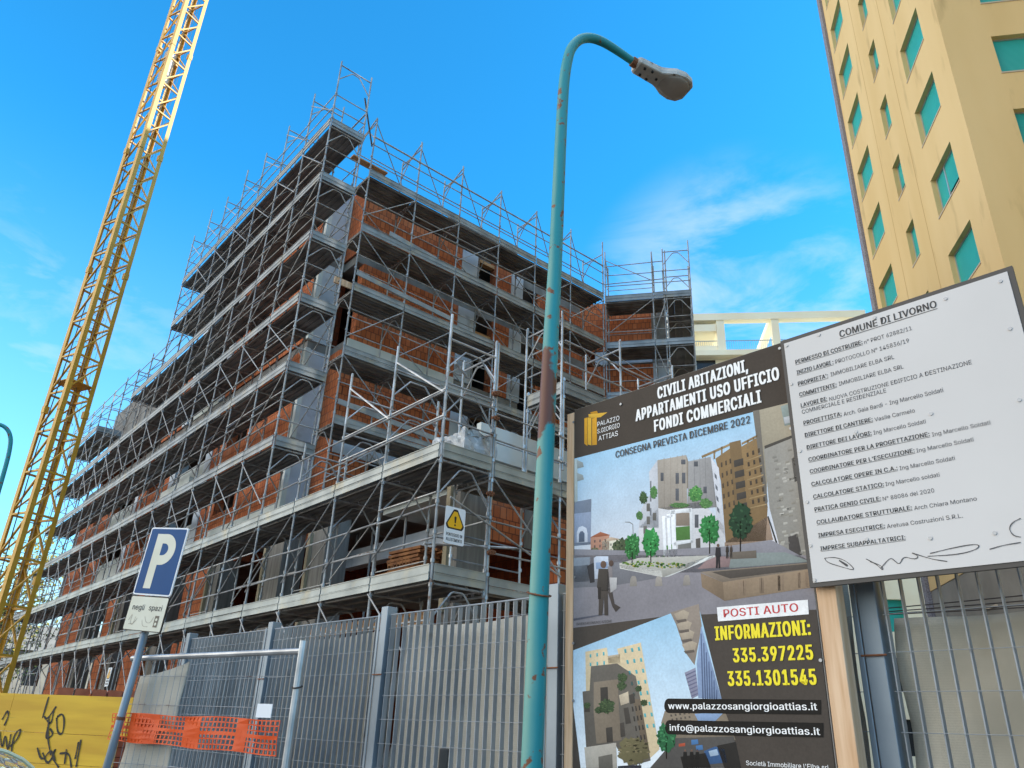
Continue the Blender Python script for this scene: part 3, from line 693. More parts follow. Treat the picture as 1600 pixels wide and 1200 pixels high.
8 6c9c5c 510 2861 -2 2 -2 0 0 -3 2 0
8 55804c 537 2884 -1 2 -4 -1 0 -1 3 -1
8 6c9c5c 549 2861 -2 3 -4 -1 0 -2 3 -1
8 334d2e 528 2850 -2 1 -1 0 -2 -1 4 -2
8 6c9c5c 539 2872 -3 2 -2 0 -1 -2 4 -2
8 55804c 531 2858 -1 3 -2 -1 -1 -2 3 -2
8 6c9c5c 545 2847 -2 3 -3 -1 -1 -2 4 -2
8 334d2e 519 2873 -3 2 -3 0 0 -3 3 -1
8 6c9c5c 543 2866 -2 2 -3 1 1 -3 2 -1
8 55804c 514 2856 -1 4 -5 -2 0 -3 4 0
8 6c9c5c 539 2868 -1 1 -2 0 -1 -2 3 0
8 334d2e 536 2884 -3 2 -5 0 1 -2 3 -1
8 6c9c5c 533 2880 -1 3 -3 0 0 -4 3 0
7 547f4a 1039 2848 1 5 -11 4 5 5 -9 3 -3 3 -6 2 -3 5 -2 7 -8 0 -6 4 -8 2 -4 -8 -10 7 -7 -1 -3 -5 -1 -5 -2 -4 -6 -1 -1 -4 1 -5 -6 -3 2 -5 8 -4 4 -3 -1 -5 3 -5 6 -3 7 -3 6 -4 7 -1 7 3 7 -3 6 1 4 4 3 4 6 0 8 1 4 3 -5 6
8 547f4a 990 2858 -4 3 -4 0 -4 -2 7 -1
8 74a062 1036 2854 -1 3 -5 0 -1 -3 5 -1
8 324c2c 975 2841 -3 3 -4 -1 -1 -1 5 -2
8 74a062 1007 2871 -2 3 -4 -1 0 -2 3 -1
8 547f4a 969 2848 -5 3 -5 -1 0 -2 4 -2
8 74a062 1001 2835 -3 2 -3 -1 -1 -2 4 0
8 324c2c 1027 2862 -5 2 -4 0 -5 -1 9 -2
8 74a062 1034 2837 -5 3 -5 -1 0 -2 4 -2
8 547f4a 989 2868 0 2 -5 0 1 -2 3 -2
8 74a062 989 2861 -2 3 -5 -1 -3 -3 7 -1
8 324c2c 994 2857 -2 1 -4 0 0 -1 3 -1
8 74a062 992 2838 -3 3 -5 0 1 -3 3 -2
8 547f4a 1001 2829 -5 3 -4 0 -2 -2 6 -3
8 74a062 992 2855 -3 2 -3 0 -1 -3 4 0
8 324c2c 1001 2881 -4 3 -5 -1 -3 -2 8 -3
8 74a062 992 2853 -4 2 -5 1 2 -3 3 -1
8 547f4a 1000 2841 -3 2 -6 0 -2 -2 8 -2
8 74a062 1014 2867 -4 3 -5 0 0 -2 4 -1
8 324c2c 1019 2867 -2 3 -5 -1 0 -1 4 -2
8 74a062 995 2856 -3 2 -2 -1 -1 -1 3 -1
8 547f4a 1002 2867 -4 1 -6 2 0 -2 7 -3
8 74a062 983 2875 -1 2 -2 -1 -2 -2 4 -2
8 324c2c 989 2845 -3 1 -2 0 -1 -2 3 -1
8 74a062 1023 2831 -2 4 -6 -1 -1 -3 7 -3
8 547f4a 1006 2863 -1 2 -4 0 0 -2 3 -1
8 74a062 975 2859 -5 3 -8 0 0 -2 7 -2
8 324c2c 964 2850 -1 2 -5 0 0 -3 5 -2
8 74a062 1000 2854 -2 2 -5 0 -1 -3 7 -2
8 547f4a 1000 2862 0 2 -5 -1 -1 -2 5 -1
8 74a062 993 2841 -1 1 -4 0 0 -1 4 -2
8 324c2c 997 2872 -2 2 -3 1 -1 -4 4 0
8 74a062 962 2868 -3 2 -6 1 0 -3 7 -1
8 547f4a 991 2865 -5 3 -4 0 -3 -2 7 -2
8 74a062 1007 2852 -4 3 -5 1 0 -4 4 -1
8 324c2c 965 2853 -5 2 -5 1 0 -3 5 -2
8 74a062 991 2869 -1 3 -7 0 1 -3 5 -1
8 547f4a 981 2845 -5 2 -3 0 -2 -1 5 -1
8 74a062 979 2843 -1 2 -6 -1 -1 -1 6 -2
8 324c2c 1021 2852 -2 2 -5 1 1 -3 4 -1
8 74a062 996 2834 -7 3 -8 1 -1 -2 9 -2
8 547f4a 1022 2858 -3 2 -4 0 -1 -2 5 -2
8 74a062 1031 2841 -3 2 -4 1 -1 -4 6 -2
8 324c2c 980 2863 -3 2 -3 0 -3 -1 7 -2
8 74a062 997 2835 -2 3 -3 -1 0 -3 3 -2
7 58804e 882 2864 -7 3 -1 2 14 2 -18 3 -10 3 1 3 -14 2 -6 3 -9 4 -12 -1 -10 3 -14 4 -10 1 -11 0 5 -6 -24 6 2 -4 6 -4 -23 3 20 -6 -21 0 26 -5 2 -2 -3 -3 4 -3 9 -3 6 -3 17 0 6 -5 12 0 12 -6 9 1 11 -1 2 3 20 -5 -4 5 3 2 9 0 11 0
8 58804e 805 2868 -3 2 -10 1 0 -1 9 -2
8 7ba868 793 2890 -1 2 -13 1 3 -1 9 -2
8 354d2f 781 2887 -4 2 -7 0 -2 -1 9 -2
8 7ba868 820 2871 -4 1 -7 2 1 -2 6 -1
8 58804e 832 2883 -8 3 -12 1 -3 -1 13 -3
8 7ba868 814 2881 -10 2 -9 2 -1 -1 12 -2
8 354d2f 850 2877 -2 2 -6 0 0 -2 5 -1
8 7ba868 773 2886 -7 2 -10 2 4 -2 7 -1
8 58804e 797 2883 -6 2 -13 2 1 -2 12 -2
8 7ba868 801 2868 -4 3 -8 0 -1 -1 8 -2
8 354d2f 845 2872 -5 2 -6 1 -1 -1 7 -2
8 7ba868 839 2867 -3 1 -13 3 4 -2 9 -2
8 58804e 765 2888 -3 1 -4 0 -1 -1 5 -1
8 7ba868 856 2865 -2 1 -5 1 1 -2 5 -1
8 354d2f 790 2868 -4 1 -10 2 0 -2 11 -2
8 7ba868 767 2885 -7 3 -9 0 -1 -1 10 -2
8 58804e 816 2866 -5 2 -8 1 -1 -1 10 -2
8 7ba868 824 2861 -3 1 -7 1 0 -1 6 -1
8 354d2f 865 2857 -4 1 -11 2 0 -2 12 -2
8 7ba868 810 2870 -6 2 -6 0 0 -1 7 -2
8 58804e 852 2872 -5 1 -11 2 4 -2 7 -1
8 7ba868 873 2859 -3 1 -7 1 1 -1 7 -2
8 354d2f 812 2883 -1 1 -6 1 -2 -1 8 -2
8 7ba868 808 2870 -2 1 -6 1 1 -2 6 -2
8 58804e 810 2886 -3 2 -6 0 1 -1 5 -2
8 7ba868 794 2884 -5 1 -10 2 2 -2 8 -1
8 354d2f 881 2860 -5 3 -7 0 -3 -1 9 -2
8 7ba868 864 2878 -7 2 -5 1 0 -1 5 -1
8 58804e 802 2864 -4 2 -6 1 1 -2 6 -1
8 7ba868 886 2866 -6 2 -7 1 -2 -1 9 -2
8 354d2f 816 2873 -8 2 -12 2 -2 -1 16 -4
8 7ba868 776 2891 -3 2 -7 0 0 -1 6 -2
8 58804e 827 2870 -5 1 -6 1 0 -1 6 -1
8 7ba868 796 2879 -6 2 -6 1 2 -2 4 -1
8 354d2f 763 2886 -6 1 -5 1 1 -1 5 -2
8 7ba868 858 2880 -8 2 -9 2 0 -1 9 -2
8 58804e 797 2874 -12 3 -12 2 2 -2 11 -2
8 7ba868 800 2877 -1 2 -8 1 0 -2 7 -2
8 354d2f 828 2872 -3 2 -5 0 -1 -1 6 -2
8 7ba868 850 2877 -3 2 -11 1 2 -1 8 -2
8 58804e 856 2876 -2 1 -9 1 -5 0 12 -2
8 7ba868 821 2874 -2 1 -4 0 0 -1 4 -1
8 354d2f 839 2859 -8 3 -9 0 -3 0 12 -3
8 7ba868 847 2858 -4 2 -6 1 0 -2 5 -1
8 1f170f 463 2679 9 -1 -4 -101 -8 1
8 33773f 515 2673 5 10 -3 11 7 16 -3 13 -5 13 -16 -4 -1 21 -9 6 -13 -19 -7 17 -8 -13 -7 -2 -11 7 -10 1 0 -19 -8 -4 -8 -7 -5 -10 7 -14 -2 -11 3 -10 -4 -12 -10 -17 19 -1 -4 -19 9 -7 5 -13 10 -4 12 15 7 -9 9 -14 9 7 10 -1 0 25 16 -12 0 18 12 3 0 14 -2 13
9 33773f 469 2681 -7 8 -11 -1 1 -9 9 -3
9 58a862 443 2741 -3 6 -8 -1 -2 -8 10 -6
9 1f4726 443 2721 -2 6 -9 -1 1 -7 8 -3
9 58a862 471 2667 -1 6 -5 -2 1 -5 3 -1
9 33773f 477 2677 -2 4 -5 0 1 -5 3 -2
9 58a862 481 2716 -7 3 -6 1 -3 -6 9 -1
9 1f4726 456 2706 -3 3 -5 1 1 -6 4 -2
9 58a862 479 2746 -4 7 -7 -2 -1 -6 7 -2
9 33773f 468 2734 -2 6 -11 -1 -1 -7 12 -3
9 58a862 481 2721 -6 5 -6 -1 -1 -5 7 -3
9 1f4726 455 2630 -8 5 -10 2 1 -8 10 -5
9 58a862 447 2634 -4 9 -9 -2 1 -10 7 -3
9 33773f 467 2730 -5 9 -8 -4 -6 -9 13 -3
9 58a862 482 2676 -7 7 -7 -2 -2 -7 10 -6
9 1f4726 466 2690 -4 6 -7 -1 1 -6 5 -1
9 58a862 497 2661 -3 7 -8 -1 2 -7 6 -5
9 33773f 464 2643 -1 6 -10 -2 0 -5 9 -3
9 58a862 504 2702 -8 5 -8 0 2 -4 5 -2
9 1f4726 459 2664 -3 10 -9 -3 -1 -10 9 -6
9 58a862 423 2678 -4 5 -4 -1 -2 -8 7 -2
9 33773f 435 2682 -2 9 -13 -2 1 -10 11 -4
9 58a862 460 2717 -2 8 -10 -3 2 -6 8 -7
9 1f4726 476 2631 -3 8 -6 -2 0 -9 5 -3
9 58a862 429 2643 -4 4 -6 0 2 -5 4 -3
9 33773f 506 2668 -3 5 -6 1 2 -8 5 -7
9 58a862 454 2686 -4 8 -9 -2 -2 -11 11 -5
9 1f4726 505 2657 -5 6 -6 -3 0 -3 6 -6
9 58a862 447 2652 -8 5 -7 1 3 -7 5 -5
9 33773f 490 2722 -3 10 -8 -4 1 -8 6 -5
9 58a862 471 2678 -4 5 -6 2 0 -11 5 0
9 1f4726 496 2677 -4 6 -7 0 -1 -9 8 -5
9 58a862 515 2722 -3 8 -13 -1 4 -8 8 -5
9 33773f 466 2665 -4 10 -9 -3 0 -11 8 -1
9 58a862 487 2688 -3 5 -9 -1 -1 -6 9 -2
9 1f4726 451 2685 -2 9 -7 -4 -3 -9 8 -1
9 58a862 491 2682 -4 7 -4 -3 -2 -7 5 -1
9 33773f 456 2646 -2 4 -6 -1 1 -4 5 -3
9 58a862 447 2624 -3 8 -5 -2 -1 -10 5 0
9 1f4726 505 2645 -5 6 -8 -1 -2 -8 9 0
9 58a862 469 2697 -8 5 -9 1 0 -6 10 -5
9 33773f 438 2674 -7 4 -6 -1 0 -4 6 -4
9 58a862 514 2705 -8 6 -9 -2 1 -4 7 -3
9 1f4726 440 2657 -4 5 -7 -1 -1 -5 8 -3
9 58a862 474 2651 -8 5 -7 -1 1 -3 7 -5
8 1f170f 601 2684 8 -2 -5 -121 -8 1
8 2f8443 653 2676 16 13 -7 12 1 15 -14 5 4 19 -14 0 -3 16 -6 17 -12 -6 -10 -11 -8 3 -9 3 -13 9 -9 -7 -2 -19 -10 -4 -1 -15 -6 -10 1 -13 -15 -11 13 -14 2 -12 -3 -15 12 -6 7 -7 1 -16 3 -18 13 7 9 -2 9 -2 9 -10 7 12 10 -4 8 7 1 18 10 2 14 2 -7 20 13 6
9 2f8443 642 2653 -2 4 -6 0 -2 -9 8 -2
9 57b066 646 2722 -10 5 -8 0 -2 -4 10 -3
9 1c4f28 665 2677 -3 5 -8 -1 1 -4 6 -3
9 57b066 607 2639 -5 8 -5 -3 -2 -8 7 -3
9 2f8443 623 2671 -7 5 -6 1 -1 -9 7 -1
9 57b066 618 2756 -2 9 -5 -5 -2 -8 5 1
9 1c4f28 645 2667 -1 8 -7 -4 -1 -6 6 -3
9 57b066 635 2701 -9 6 -11 0 2 -6 9 -5
9 2f8443 622 2612 -8 10 -7 -5 -4 -9 9 0
9 57b066 634 2751 -4 4 -6 0 -1 -6 7 -3
9 1c4f28 561 2697 -3 11 -11 -4 -4 -10 13 -2
9 57b066 599 2682 -3 10 -5 -4 -1 -10 5 -3
9 2f8443 633 2644 -8 4 -8 1 -2 -6 11 -3
9 57b066 620 2660 -3 5 -9 1 4 -6 5 -4
9 1c4f28 638 2693 -4 3 -10 2 1 -6 10 -3
9 57b066 629 2742 0 8 -5 -3 -1 -7 5 -5
9 2f8443 657 2680 -7 6 -6 0 -2 -11 9 -5
9 57b066 643 2707 -1 8 -5 -3 -2 -10 6 -2
9 1c4f28 571 2636 -4 6 -9 2 1 -11 9 -8
9 57b066 601 2680 -5 7 -10 -1 3 -7 6 -4
9 2f8443 625 2606 -4 5 -5 0 1 -7 3 -1
9 57b066 609 2661 -7 6 -6 -1 -1 -8 7 -2
9 1c4f28 601 2638 -9 5 -7 0 0 -5 7 -3
9 57b066 634 2637 -9 7 -8 -1 0 -7 8 -4
9 2f8443 645 2628 -4 4 -6 -1 -1 -4 7 -3
9 57b066 653 2677 -3 4 -5 0 0 -5 5 -1
9 1c4f28 642 2612 -9 9 -12 -1 2 -9 10 -5
9 57b066 642 2733 -4 9 -12 -1 3 -9 7 -3
9 2f8443 636 2677 -2 4 -4 -1 -3 -6 7 0
9 57b066 663 2669 -3 4 -4 -1 -5 -7 8 0
9 1c4f28 587 2671 -8 6 -8 0 -3 -8 11 -2
9 57b066 630 2685 -9 8 -9 -3 -4 -6 11 -2
9 2f8443 563 2701 -5 3 -6 1 1 -5 5 -2
9 57b066 636 2716 -6 8 -7 1 3 -10 4 -7
9 1c4f28 589 2705 -5 6 -7 -1 -1 -7 7 -1
9 57b066 645 2650 -3 7 -9 -4 -5 -5 12 -1
9 2f8443 621 2616 -5 4 -6 -1 -4 -6 11 -4
9 57b066 597 2634 -6 10 -9 -5 -4 -9 12 -3
9 1c4f28 590 2625 -5 8 -7 -3 -1 -7 8 -4
9 57b066 601 2669 -7 4 -9 1 -2 -5 11 -1
9 2f8443 578 2686 -8 5 -6 1 -1 -9 7 -2
9 57b066 634 2716 -3 7 -6 -3 -2 -5 6 -2
9 1c4f28 647 2658 -7 9 -11 -1 1 -10 9 -4
9 57b066 655 2720 -2 8 -8 -4 -2 -5 9 -5
8 1f170f 1003 2703 7 -1 -10 -135 -7 1
8 2f7a40 1063 2694 5 12 -5 12 4 14 -1 15 -19 -2 0 15 -2 19 -14 -5 -5 21 -13 -18 -10 7 -8 -11 -14 17 -5 -17 -13 1 -6 -12 2 -18 -17 -3 14 -20 -21 -8 3 -15 14 -10 -5 -15 9 -8 4 -13 -1 -19 15 3 7 -9 13 11 8 -2 8 -13 9 3 13 -10 6 15 13 0 2 16 13 4 -7 21 -3 13
9 2f7a40 1017 2764 -2 7 -7 -2 0 -6 6 -3
9 55a565 985 2666 0 6 -5 -3 -1 -5 5 -6
9 1c4926 1047 2739 -6 8 -8 -4 -1 -5 8 -6
9 55a565 966 2654 -1 7 -8 -3 1 -5 5 -2
9 2f7a40 1012 2707 -7 6 -10 -2 -2 -5 11 -3
9 55a565 979 2693 -8 4 -9 2 -4 -7 14 -2
9 1c4926 1015 2746 -6 5 -5 -1 -2 -6 7 -3
9 55a565 982 2739 -3 6 -5 -1 0 -6 4 -3
9 2f7a40 999 2748 -3 6 -10 0 3 -7 6 -4
9 55a565 1061 2709 -9 4 -8 0 1 -4 6 -1
9 1c4926 1017 2747 -2 10 -6 -5 -4 -9 9 -4
9 55a565 957 2710 -4 8 -9 -2 -2 -9 10 -5
9 2f7a40 1038 2733 -6 3 -7 2 -1 -7 9 -3
9 55a565 1044 2738 -4 7 -5 0 -2 -11 7 -1
9 1c4926 1016 2679 -7 4 -8 1 2 -6 5 -2
9 55a565 1050 2656 -7 7 -12 0 0 -9 10 -2
9 2f7a40 967 2673 -5 7 -9 -2 -1 -7 7 0
9 55a565 1025 2760 -4 7 -8 -2 2 -6 4 -4
9 1c4926 993 2673 -1 5 -5 -1 -2 -8 6 -1
9 55a565 973 2736 -2 11 -9 -6 -2 -7 9 -6
9 2f7a40 1042 2725 -2 8 -11 -1 3 -9 6 -4
9 55a565 961 2678 -7 4 -6 0 -2 -4 10 -5
9 1c4926 1037 2718 -3 9 -8 -5 -1 -6 6 -2
9 55a565 1062 2732 -5 5 -10 0 -1 -6 10 -3
9 2f7a40 958 2706 -3 7 -6 0 2 -9 3 -4
9 55a565 1032 2744 -4 8 -9 -2 -3 -8 12 -5
9 1c4926 1001 2704 -6 6 -11 -1 2 -5 7 -4
9 55a565 1031 2680 -3 6 -7 -2 -2 -6 7 0
9 2f7a40 994 2666 -4 6 -7 -1 0 -7 6 -2
9 55a565 1014 2714 -4 6 -9 0 -1 -7 10 -3
9 1c4926 1009 2694 -2 8 -5 -2 -1 -8 5 -2
9 55a565 999 2651 -3 3 -6 1 -1 -5 8 -4
9 2f7a40 976 2671 -7 5 -10 2 -1 -9 11 -2
9 55a565 1000 2734 -3 5 -5 -1 -3 -7 7 -3
9 1c4926 1012 2681 -6 10 -13 0 1 -13 10 -1
9 55a565 978 2698 -5 6 -8 -2 -2 -5 8 -2
9 2f7a40 997 2751 -3 5 -11 2 4 -7 8 -6
9 55a565 979 2705 -5 8 -7 -2 -1 -9 7 -3
9 1c4926 1007 2751 -4 4 -5 -1 0 -3 4 -3
9 55a565 1050 2726 -4 4 -7 2 1 -8 6 -6
9 2f7a40 996 2733 -4 3 -8 0 0 -3 9 -5
9 55a565 1032 2656 -1 5 -5 -1 -2 -6 6 -5
9 1c4926 1022 2651 -1 9 -9 -3 -1 -9 9 -6
9 55a565 1004 2749 -4 5 -7 -1 -5 -7 13 -5
8 1f170f 1198 2726 7 -1 -17 -177 -7 1
8 22402c 1262 2716 12 13 -14 12 -3 12 10 22 -9 10 -9 8 -9 10 -9 7 -11 3 -10 0 -11 24 -9 -33 -14 14 -5 -19 -12 -2 -1 -17 -8 -8 -17 -5 11 -20 -12 -11 -5 -15 2 -15 15 -9 -3 -17 8 -10 -2 -22 9 -12 14 1 10 -12 13 10 11 -20 12 11 12 -1 3 29 16 -7 9 11 7 12 11 11 -12 22
9 22402c 1242 2673 -6 10 -8 -1 0 -13 7 -8
9 35583c 1181 2742 -3 7 -15 0 -2 -9 15 -2
9 14261a 1270 2753 -8 6 -7 -1 -2 -4 9 -5
9 35583c 1187 2671 -6 7 -12 0 -1 -10 13 -6
9 22402c 1197 2757 -8 7 -10 1 -5 -11 14 -2
9 35583c 1180 2660 -4 11 -11 -5 1 -7 8 -8
9 14261a 1208 2640 -8 4 -8 3 2 -8 6 -2
9 35583c 1193 2699 -5 6 -8 2 3 -9 4 -3
9 22402c 1207 2724 -2 6 -11 -1 1 -5 9 -5
9 35583c 1214 2700 -4 6 -12 1 1 -8 10 -4
9 14261a 1190 2668 -5 12 -8 -5 -3 -11 8 -1
9 35583c 1235 2807 -6 6 -8 0 -1 -8 8 -3
9 22402c 1234 2693 -6 7 -6 -2 -4 -9 9 -7
9 35583c 1242 2712 -1 6 -5 -3 0 -5 4 -7
9 14261a 1240 2648 -5 6 -9 -1 -2 -6 10 -2
9 35583c 1169 2765 -2 11 -8 -2 -2 -14 8 -4
9 22402c 1167 2716 -6 6 -11 -1 -1 -5 11 -5
9 35583c 1224 2773 -7 8 -12 3 3 -13 8 -6
9 14261a 1257 2692 -4 6 -7 0 -1 -9 8 -6
9 35583c 1188 2653 -13 4 -9 1 1 -4 9 -5
9 22402c 1246 2732 -7 9 -9 -1 -4 -12 12 -7
9 35583c 1156 2725 -6 5 -4 0 -2 -7 6 0
9 14261a 1228 2650 -6 8 -7 -1 2 -8 4 -5
9 35583c 1165 2743 -7 6 -9 0 2 -6 8 -5
9 22402c 1147 2714 -6 6 -9 0 1 -7 8 -2
9 35583c 1277 2715 -6 9 -9 -3 -1 -8 9 -6
9 14261a 1242 2696 -1 7 -5 -3 -1 -7 5 -7
9 35583c 1208 2669 -4 6 -12 0 2 -6 8 -3
9 22402c 1238 2702 -3 8 -10 -1 2 -9 7 -6
9 35583c 1224 2810 -8 9 -13 1 4 -10 8 -5
9 14261a 1237 2674 -1 10 -10 -6 -2 -6 9 -5
9 35583c 1269 2704 -6 9 -9 -3 -1 -9 8 -6
9 22402c 1225 2756 -2 10 -9 -4 -1 -8 7 -3
9 35583c 1221 2728 -4 6 -7 0 -1 -9 7 -4
9 14261a 1186 2715 -9 6 -12 2 3 -8 9 -5
9 35583c 1244 2728 -2 8 -10 -2 1 -7 8 -8
9 22402c 1193 2811 -4 6 -4 -2 -2 -5 5 -4
9 35583c 1165 2728 -7 7 -8 0 -3 -9 11 -5
9 14261a 1233 2807 -7 9 -10 0 1 -12 8 -5
9 35583c 1233 2655 -4 8 -10 0 -1 -11 10 -4
9 22402c 1194 2662 -9 6 -10 0 -3 -8 12 -1
9 35583c 1153 2692 -9 8 -10 -3 -7 -7 16 -6
9 14261a 1241 2741 -6 12 -8 -7 -5 -8 10 -3
9 35583c 1232 2671 -3 5 -5 -1 -1 -6 5 -3
2 a69c88 1338 3333 224 -4 1 -200 -161 -27 -39 -310
3 9b978f 1380 3102 183 27 14 -672 -154 18 -46 289
3 7b756c 1336 3337 40 -3 -6 -533 -15 -33
4 a8a49a 1435 2943 24 0 -1 -12 -23 -1
4 8f8a80 1477 2628 22 1 0 -12 -23 -1
4 8f8a80 1554 2839 22 1 0 -12 -23 -1
4 b3afa6 1470 2898 23 1 0 -12 -24 -1
4 8f8a80 1481 2711 23 1 -1 -12 -22 -1
4 87837c 1475 2749 23 1 -1 -12 -22 -1
4 a8a49a 1416 2545 23 2 -1 -12 -23 -2
4 b3afa6 1478 2610 23 1 -1 -11 -22 -2
4 a8a49a 1436 2763 24 1 -1 -12 -23 -1
4 a8a49a 1562 2819 23 1 -1 -12 -22 -1
4 8f8a80 1425 2926 23 0 0 -12 -24 -1
4 8f8a80 1477 2945 24 1 0 -13 -24 0
4 87837c 1526 2907 23 0 -1 -12 -23 -1
4 8f8a80 1545 2661 23 1 -1 -11 -22 -2
4 b3afa6 1515 2897 23 1 0 -13 -23 0
4 8f8a80 1507 2600 23 1 -1 -11 -22 -2
4 8f8a80 1433 2801 24 1 -1 -12 -23 -1
4 87837c 1432 3023 23 0 0 -13 -24 0
4 a8a49a 1442 2609 23 1 0 -11 -23 -2
4 8f8a80 1417 2763 23 1 0 -12 -24 -1
4 b3afa6 1478 2949 24 0 -1 -12 -23 -1
4 8f8a80 1459 2720 23 1 -1 -12 -23 -1
4 a8a49a 1531 3004 23 0 -1 -12 -23 -1
4 b3afa6 1439 2831 24 1 -1 -12 -23 -1
4 87837c 1414 2519 23 2 0 -12 -23 -2
4 a8a49a 1494 2902 23 1 0 -12 -23 -1
4 a8a49a 1478 2971 23 0 0 -12 -24 -1
4 8f8a80 1502 2774 22 1 0 -12 -23 -1
4 b3afa6 1501 2679 22 1 0 -12 -23 -1
4 b3afa6 1445 2674 23 1 0 -11 -23 -2
4 8f8a80 1538 3018 24 1 -1 -13 -23 0
4 a8a49a 1528 2779 22 1 0 -12 -23 -1
4 b3afa6 1430 2726 24 1 -1 -12 -23 -1
4 8f8a80 1494 3002 23 0 0 -13 -24 0
4 a8a49a 1538 2978 23 1 0 -13 -24 0
4 a8a49a 1533 2790 23 1 -1 -12 -23 -1
4 a8a49a 1470 2751 23 1 0 -12 -23 -1
4 8f8a80 1411 2588 23 2 0 -11 -23 -2
4 b3afa6 1449 2746 23 1 0 -12 -23 -1
4 8f8a80 1498 2843 23 1 -1 -12 -23 -1
4 87837c 1446 2569 23 2 -1 -11 -23 -2
4 87837c 1431 2976 24 1 0 -13 -24 0
4 8f8a80 1515 3065 24 0 -1 -12 -23 0
4 87837c 1426 2872 24 1 0 -12 -24 -1
4 b3afa6 1466 2916 24 0 -1 -12 -23 -1
4 87837c 1424 3045 24 0 0 -13 -24 0
4 a8a49a 1495 2743 23 1 0 -12 -23 -1
4 a8a49a 1420 2577 23 2 -1 -12 -23 -2
4 8f8a80 1441 2620 23 2 0 -12 -23 -1
4 87837c 1516 2513 23 2 -1 -11 -22 -2
4 a8a49a 1445 3000 23 0 0 -13 -24 0
4 b3afa6 1498 2989 23 1 0 -13 -24 0
4 8f8a80 1504 2906 24 0 -1 -12 -23 -1
4 a8a49a 1433 2631 23 1 -1 -11 -23 -2
4 b3afa6 1482 2731 23 1 0 -11 -23 -2
4 87837c 1422 2800 23 1 0 -12 -23 -1
4 a8a49a 1415 2568 23 2 -1 -12 -23 -1
4 b3afa6 1524 2518 23 1 -1 -11 -22 -2
4 8f8a80 1437 2814 24 1 -1 -12 -23 -1
4 b3afa6 1500 2613 23 2 -1 -12 -22 -1
4 87837c 1484 2964 23 0 0 -12 -23 -1
4 a8a49a 1542 2672 22 1 0 -12 -23 -1
4 8f8a80 1435 2720 23 2 0 -12 -24 -2
4 5f5c58 1531 3009 34 5 -1 -131 -31 -4
4 93a09c 1504 3320 53 3 1 -122 -44 0
5 c7ccd0 1513 3251 43 0 1 -39 -41 0
4 4a4644 1463 2596 52 12 12 -145 -69 8
4 6a6660 1554 2680 16 2 2 -177 -16 -8
5 8a5a55 1464 2480 71 6 2 -24 -71 4
4 54504a 1384 3115 186 26 0 -15 -185 -29
4 3d3c3a 1359 2721 8 1 56 -245 -10 0
6 8c8a90 5 2722 524 -79 569 -48 271 -1 211 -137 -4 -55 -1570 170
6 8f8b90 -3 2684 1582 -196 -13 -265 -859 31 -707 -25
7 77777c 1 2612 379 -15 6 -41 282 -85 -355 -13 -311 18
7 88909a 0 2666 138 -11 -9 -151 -128 7
8 b9b7ae 366 2587 147 16 483 -45 -149 -53 -160 -34 -308 88
8 dfe1de 848 2531 165 25 41 -5 -335 -80 -32 0
8 d9d7cf 370 2579 300 -67 5 -39 -303 83
9 a7a59d 677 2511 146 15 11 -22 -153 -32
9 4f7a3c 698 2547 -8 6 -10 1 -8 -4 9 -5 10 -4
9 b0a850 821 2530 -2 4 -6 1 -4 -3 3 -4 7 -1
9 365c30 839 2525 -4 5 -4 0 -2 -4 1 -4 4 0
9 365c30 743 2540 -5 3 -5 2 -4 -3 4 -4 5 1
9 7fa050 518 2579 -2 8 -12 1 -5 -6 6 -7 10 -3
9 4f7a3c 628 2563 -3 3 -6 1 -5 -2 3 -5 8 1
9 365c30 831 2524 -2 8 -10 -2 -5 -4 1 -9 12 0
9 7fa050 482 2575 -7 4 -7 2 -3 -4 1 -6 9 0
9 4f7a3c 519 2554 -3 2 -6 1 -4 -2 3 -3 7 -1
9 7fa050 590 2547 -4 5 -12 2 -3 -5 2 -6 14 -3
9 4f7a3c 727 2529 -4 4 -6 0 -4 -2 2 -5 7 0
9 7fa050 494 2556 -2 7 -11 1 -1 -6 1 -7 11 -2
9 365c30 795 2529 -5 7 -9 0 -2 -5 2 -6 10 -4
9 7fa050 608 2559 -3 4 -7 0 -1 -2 1 -4 6 0
9 7fa050 770 2541 -2 7 -11 3 -1 -9 1 -8 11 -2
9 b0a850 686 2553 -4 4 -9 0 -4 -2 4 -2 7 -1
9 365c30 563 2559 -5 5 -6 1 -4 -4 4 -4 7 -2
9 365c30 650 2539 -5 3 -9 3 -7 -3 7 -5 10 -1
9 7fa050 542 2561 -3 4 -8 2 -6 -4 7 -6 8 -1
9 b0a850 550 2572 -2 4 -13 1 -2 -3 2 -4 11 -1
9 b0a850 534 2563 -1 5 -9 1 -6 -4 7 -5 7 -1
9 7fa050 737 2525 -1 3 -6 0 -3 -2 2 -3 6 -1
9 7fa050 666 2549 -6 7 -8 -1 -9 -3 6 -7 9 1
9 7fa050 659 2556 -8 8 -13 0 -5 -5 5 -6 13 -4
9 365c30 753 2518 -7 3 -9 0 -8 -1 7 -3 8 -1
9 7fa050 654 2556 -7 5 -8 2 -5 -4 6 -4 7 -1
9 365c30 723 2533 -1 5 -12 -1 -7 -2 7 -3 8 -1
9 b0a850 764 2522 -5 4 -5 0 -5 -3 4 -4 5 0
9 b0a850 459 2572 -4 5 -13 0 -8 -2 7 -5 11 0
9 365c30 800 2515 -5 5 -12 2 -8 -4 7 -5 12 -1
9 4f7a3c 534 2560 -7 6 -14 3 -8 -6 11 -4 12 -4
9 365c30 677 2546 -4 5 -4 1 -5 -5 3 -8 6 1
9 365c30 821 2532 -1 2 -3 0 -5 -1 4 -3 4 -1
9 7fa050 625 2545 -5 6 -10 1 -11 -4 11 -6 10 -2
9 365c30 548 2563 -8 5 -11 2 -4 -5 5 -5 9 0
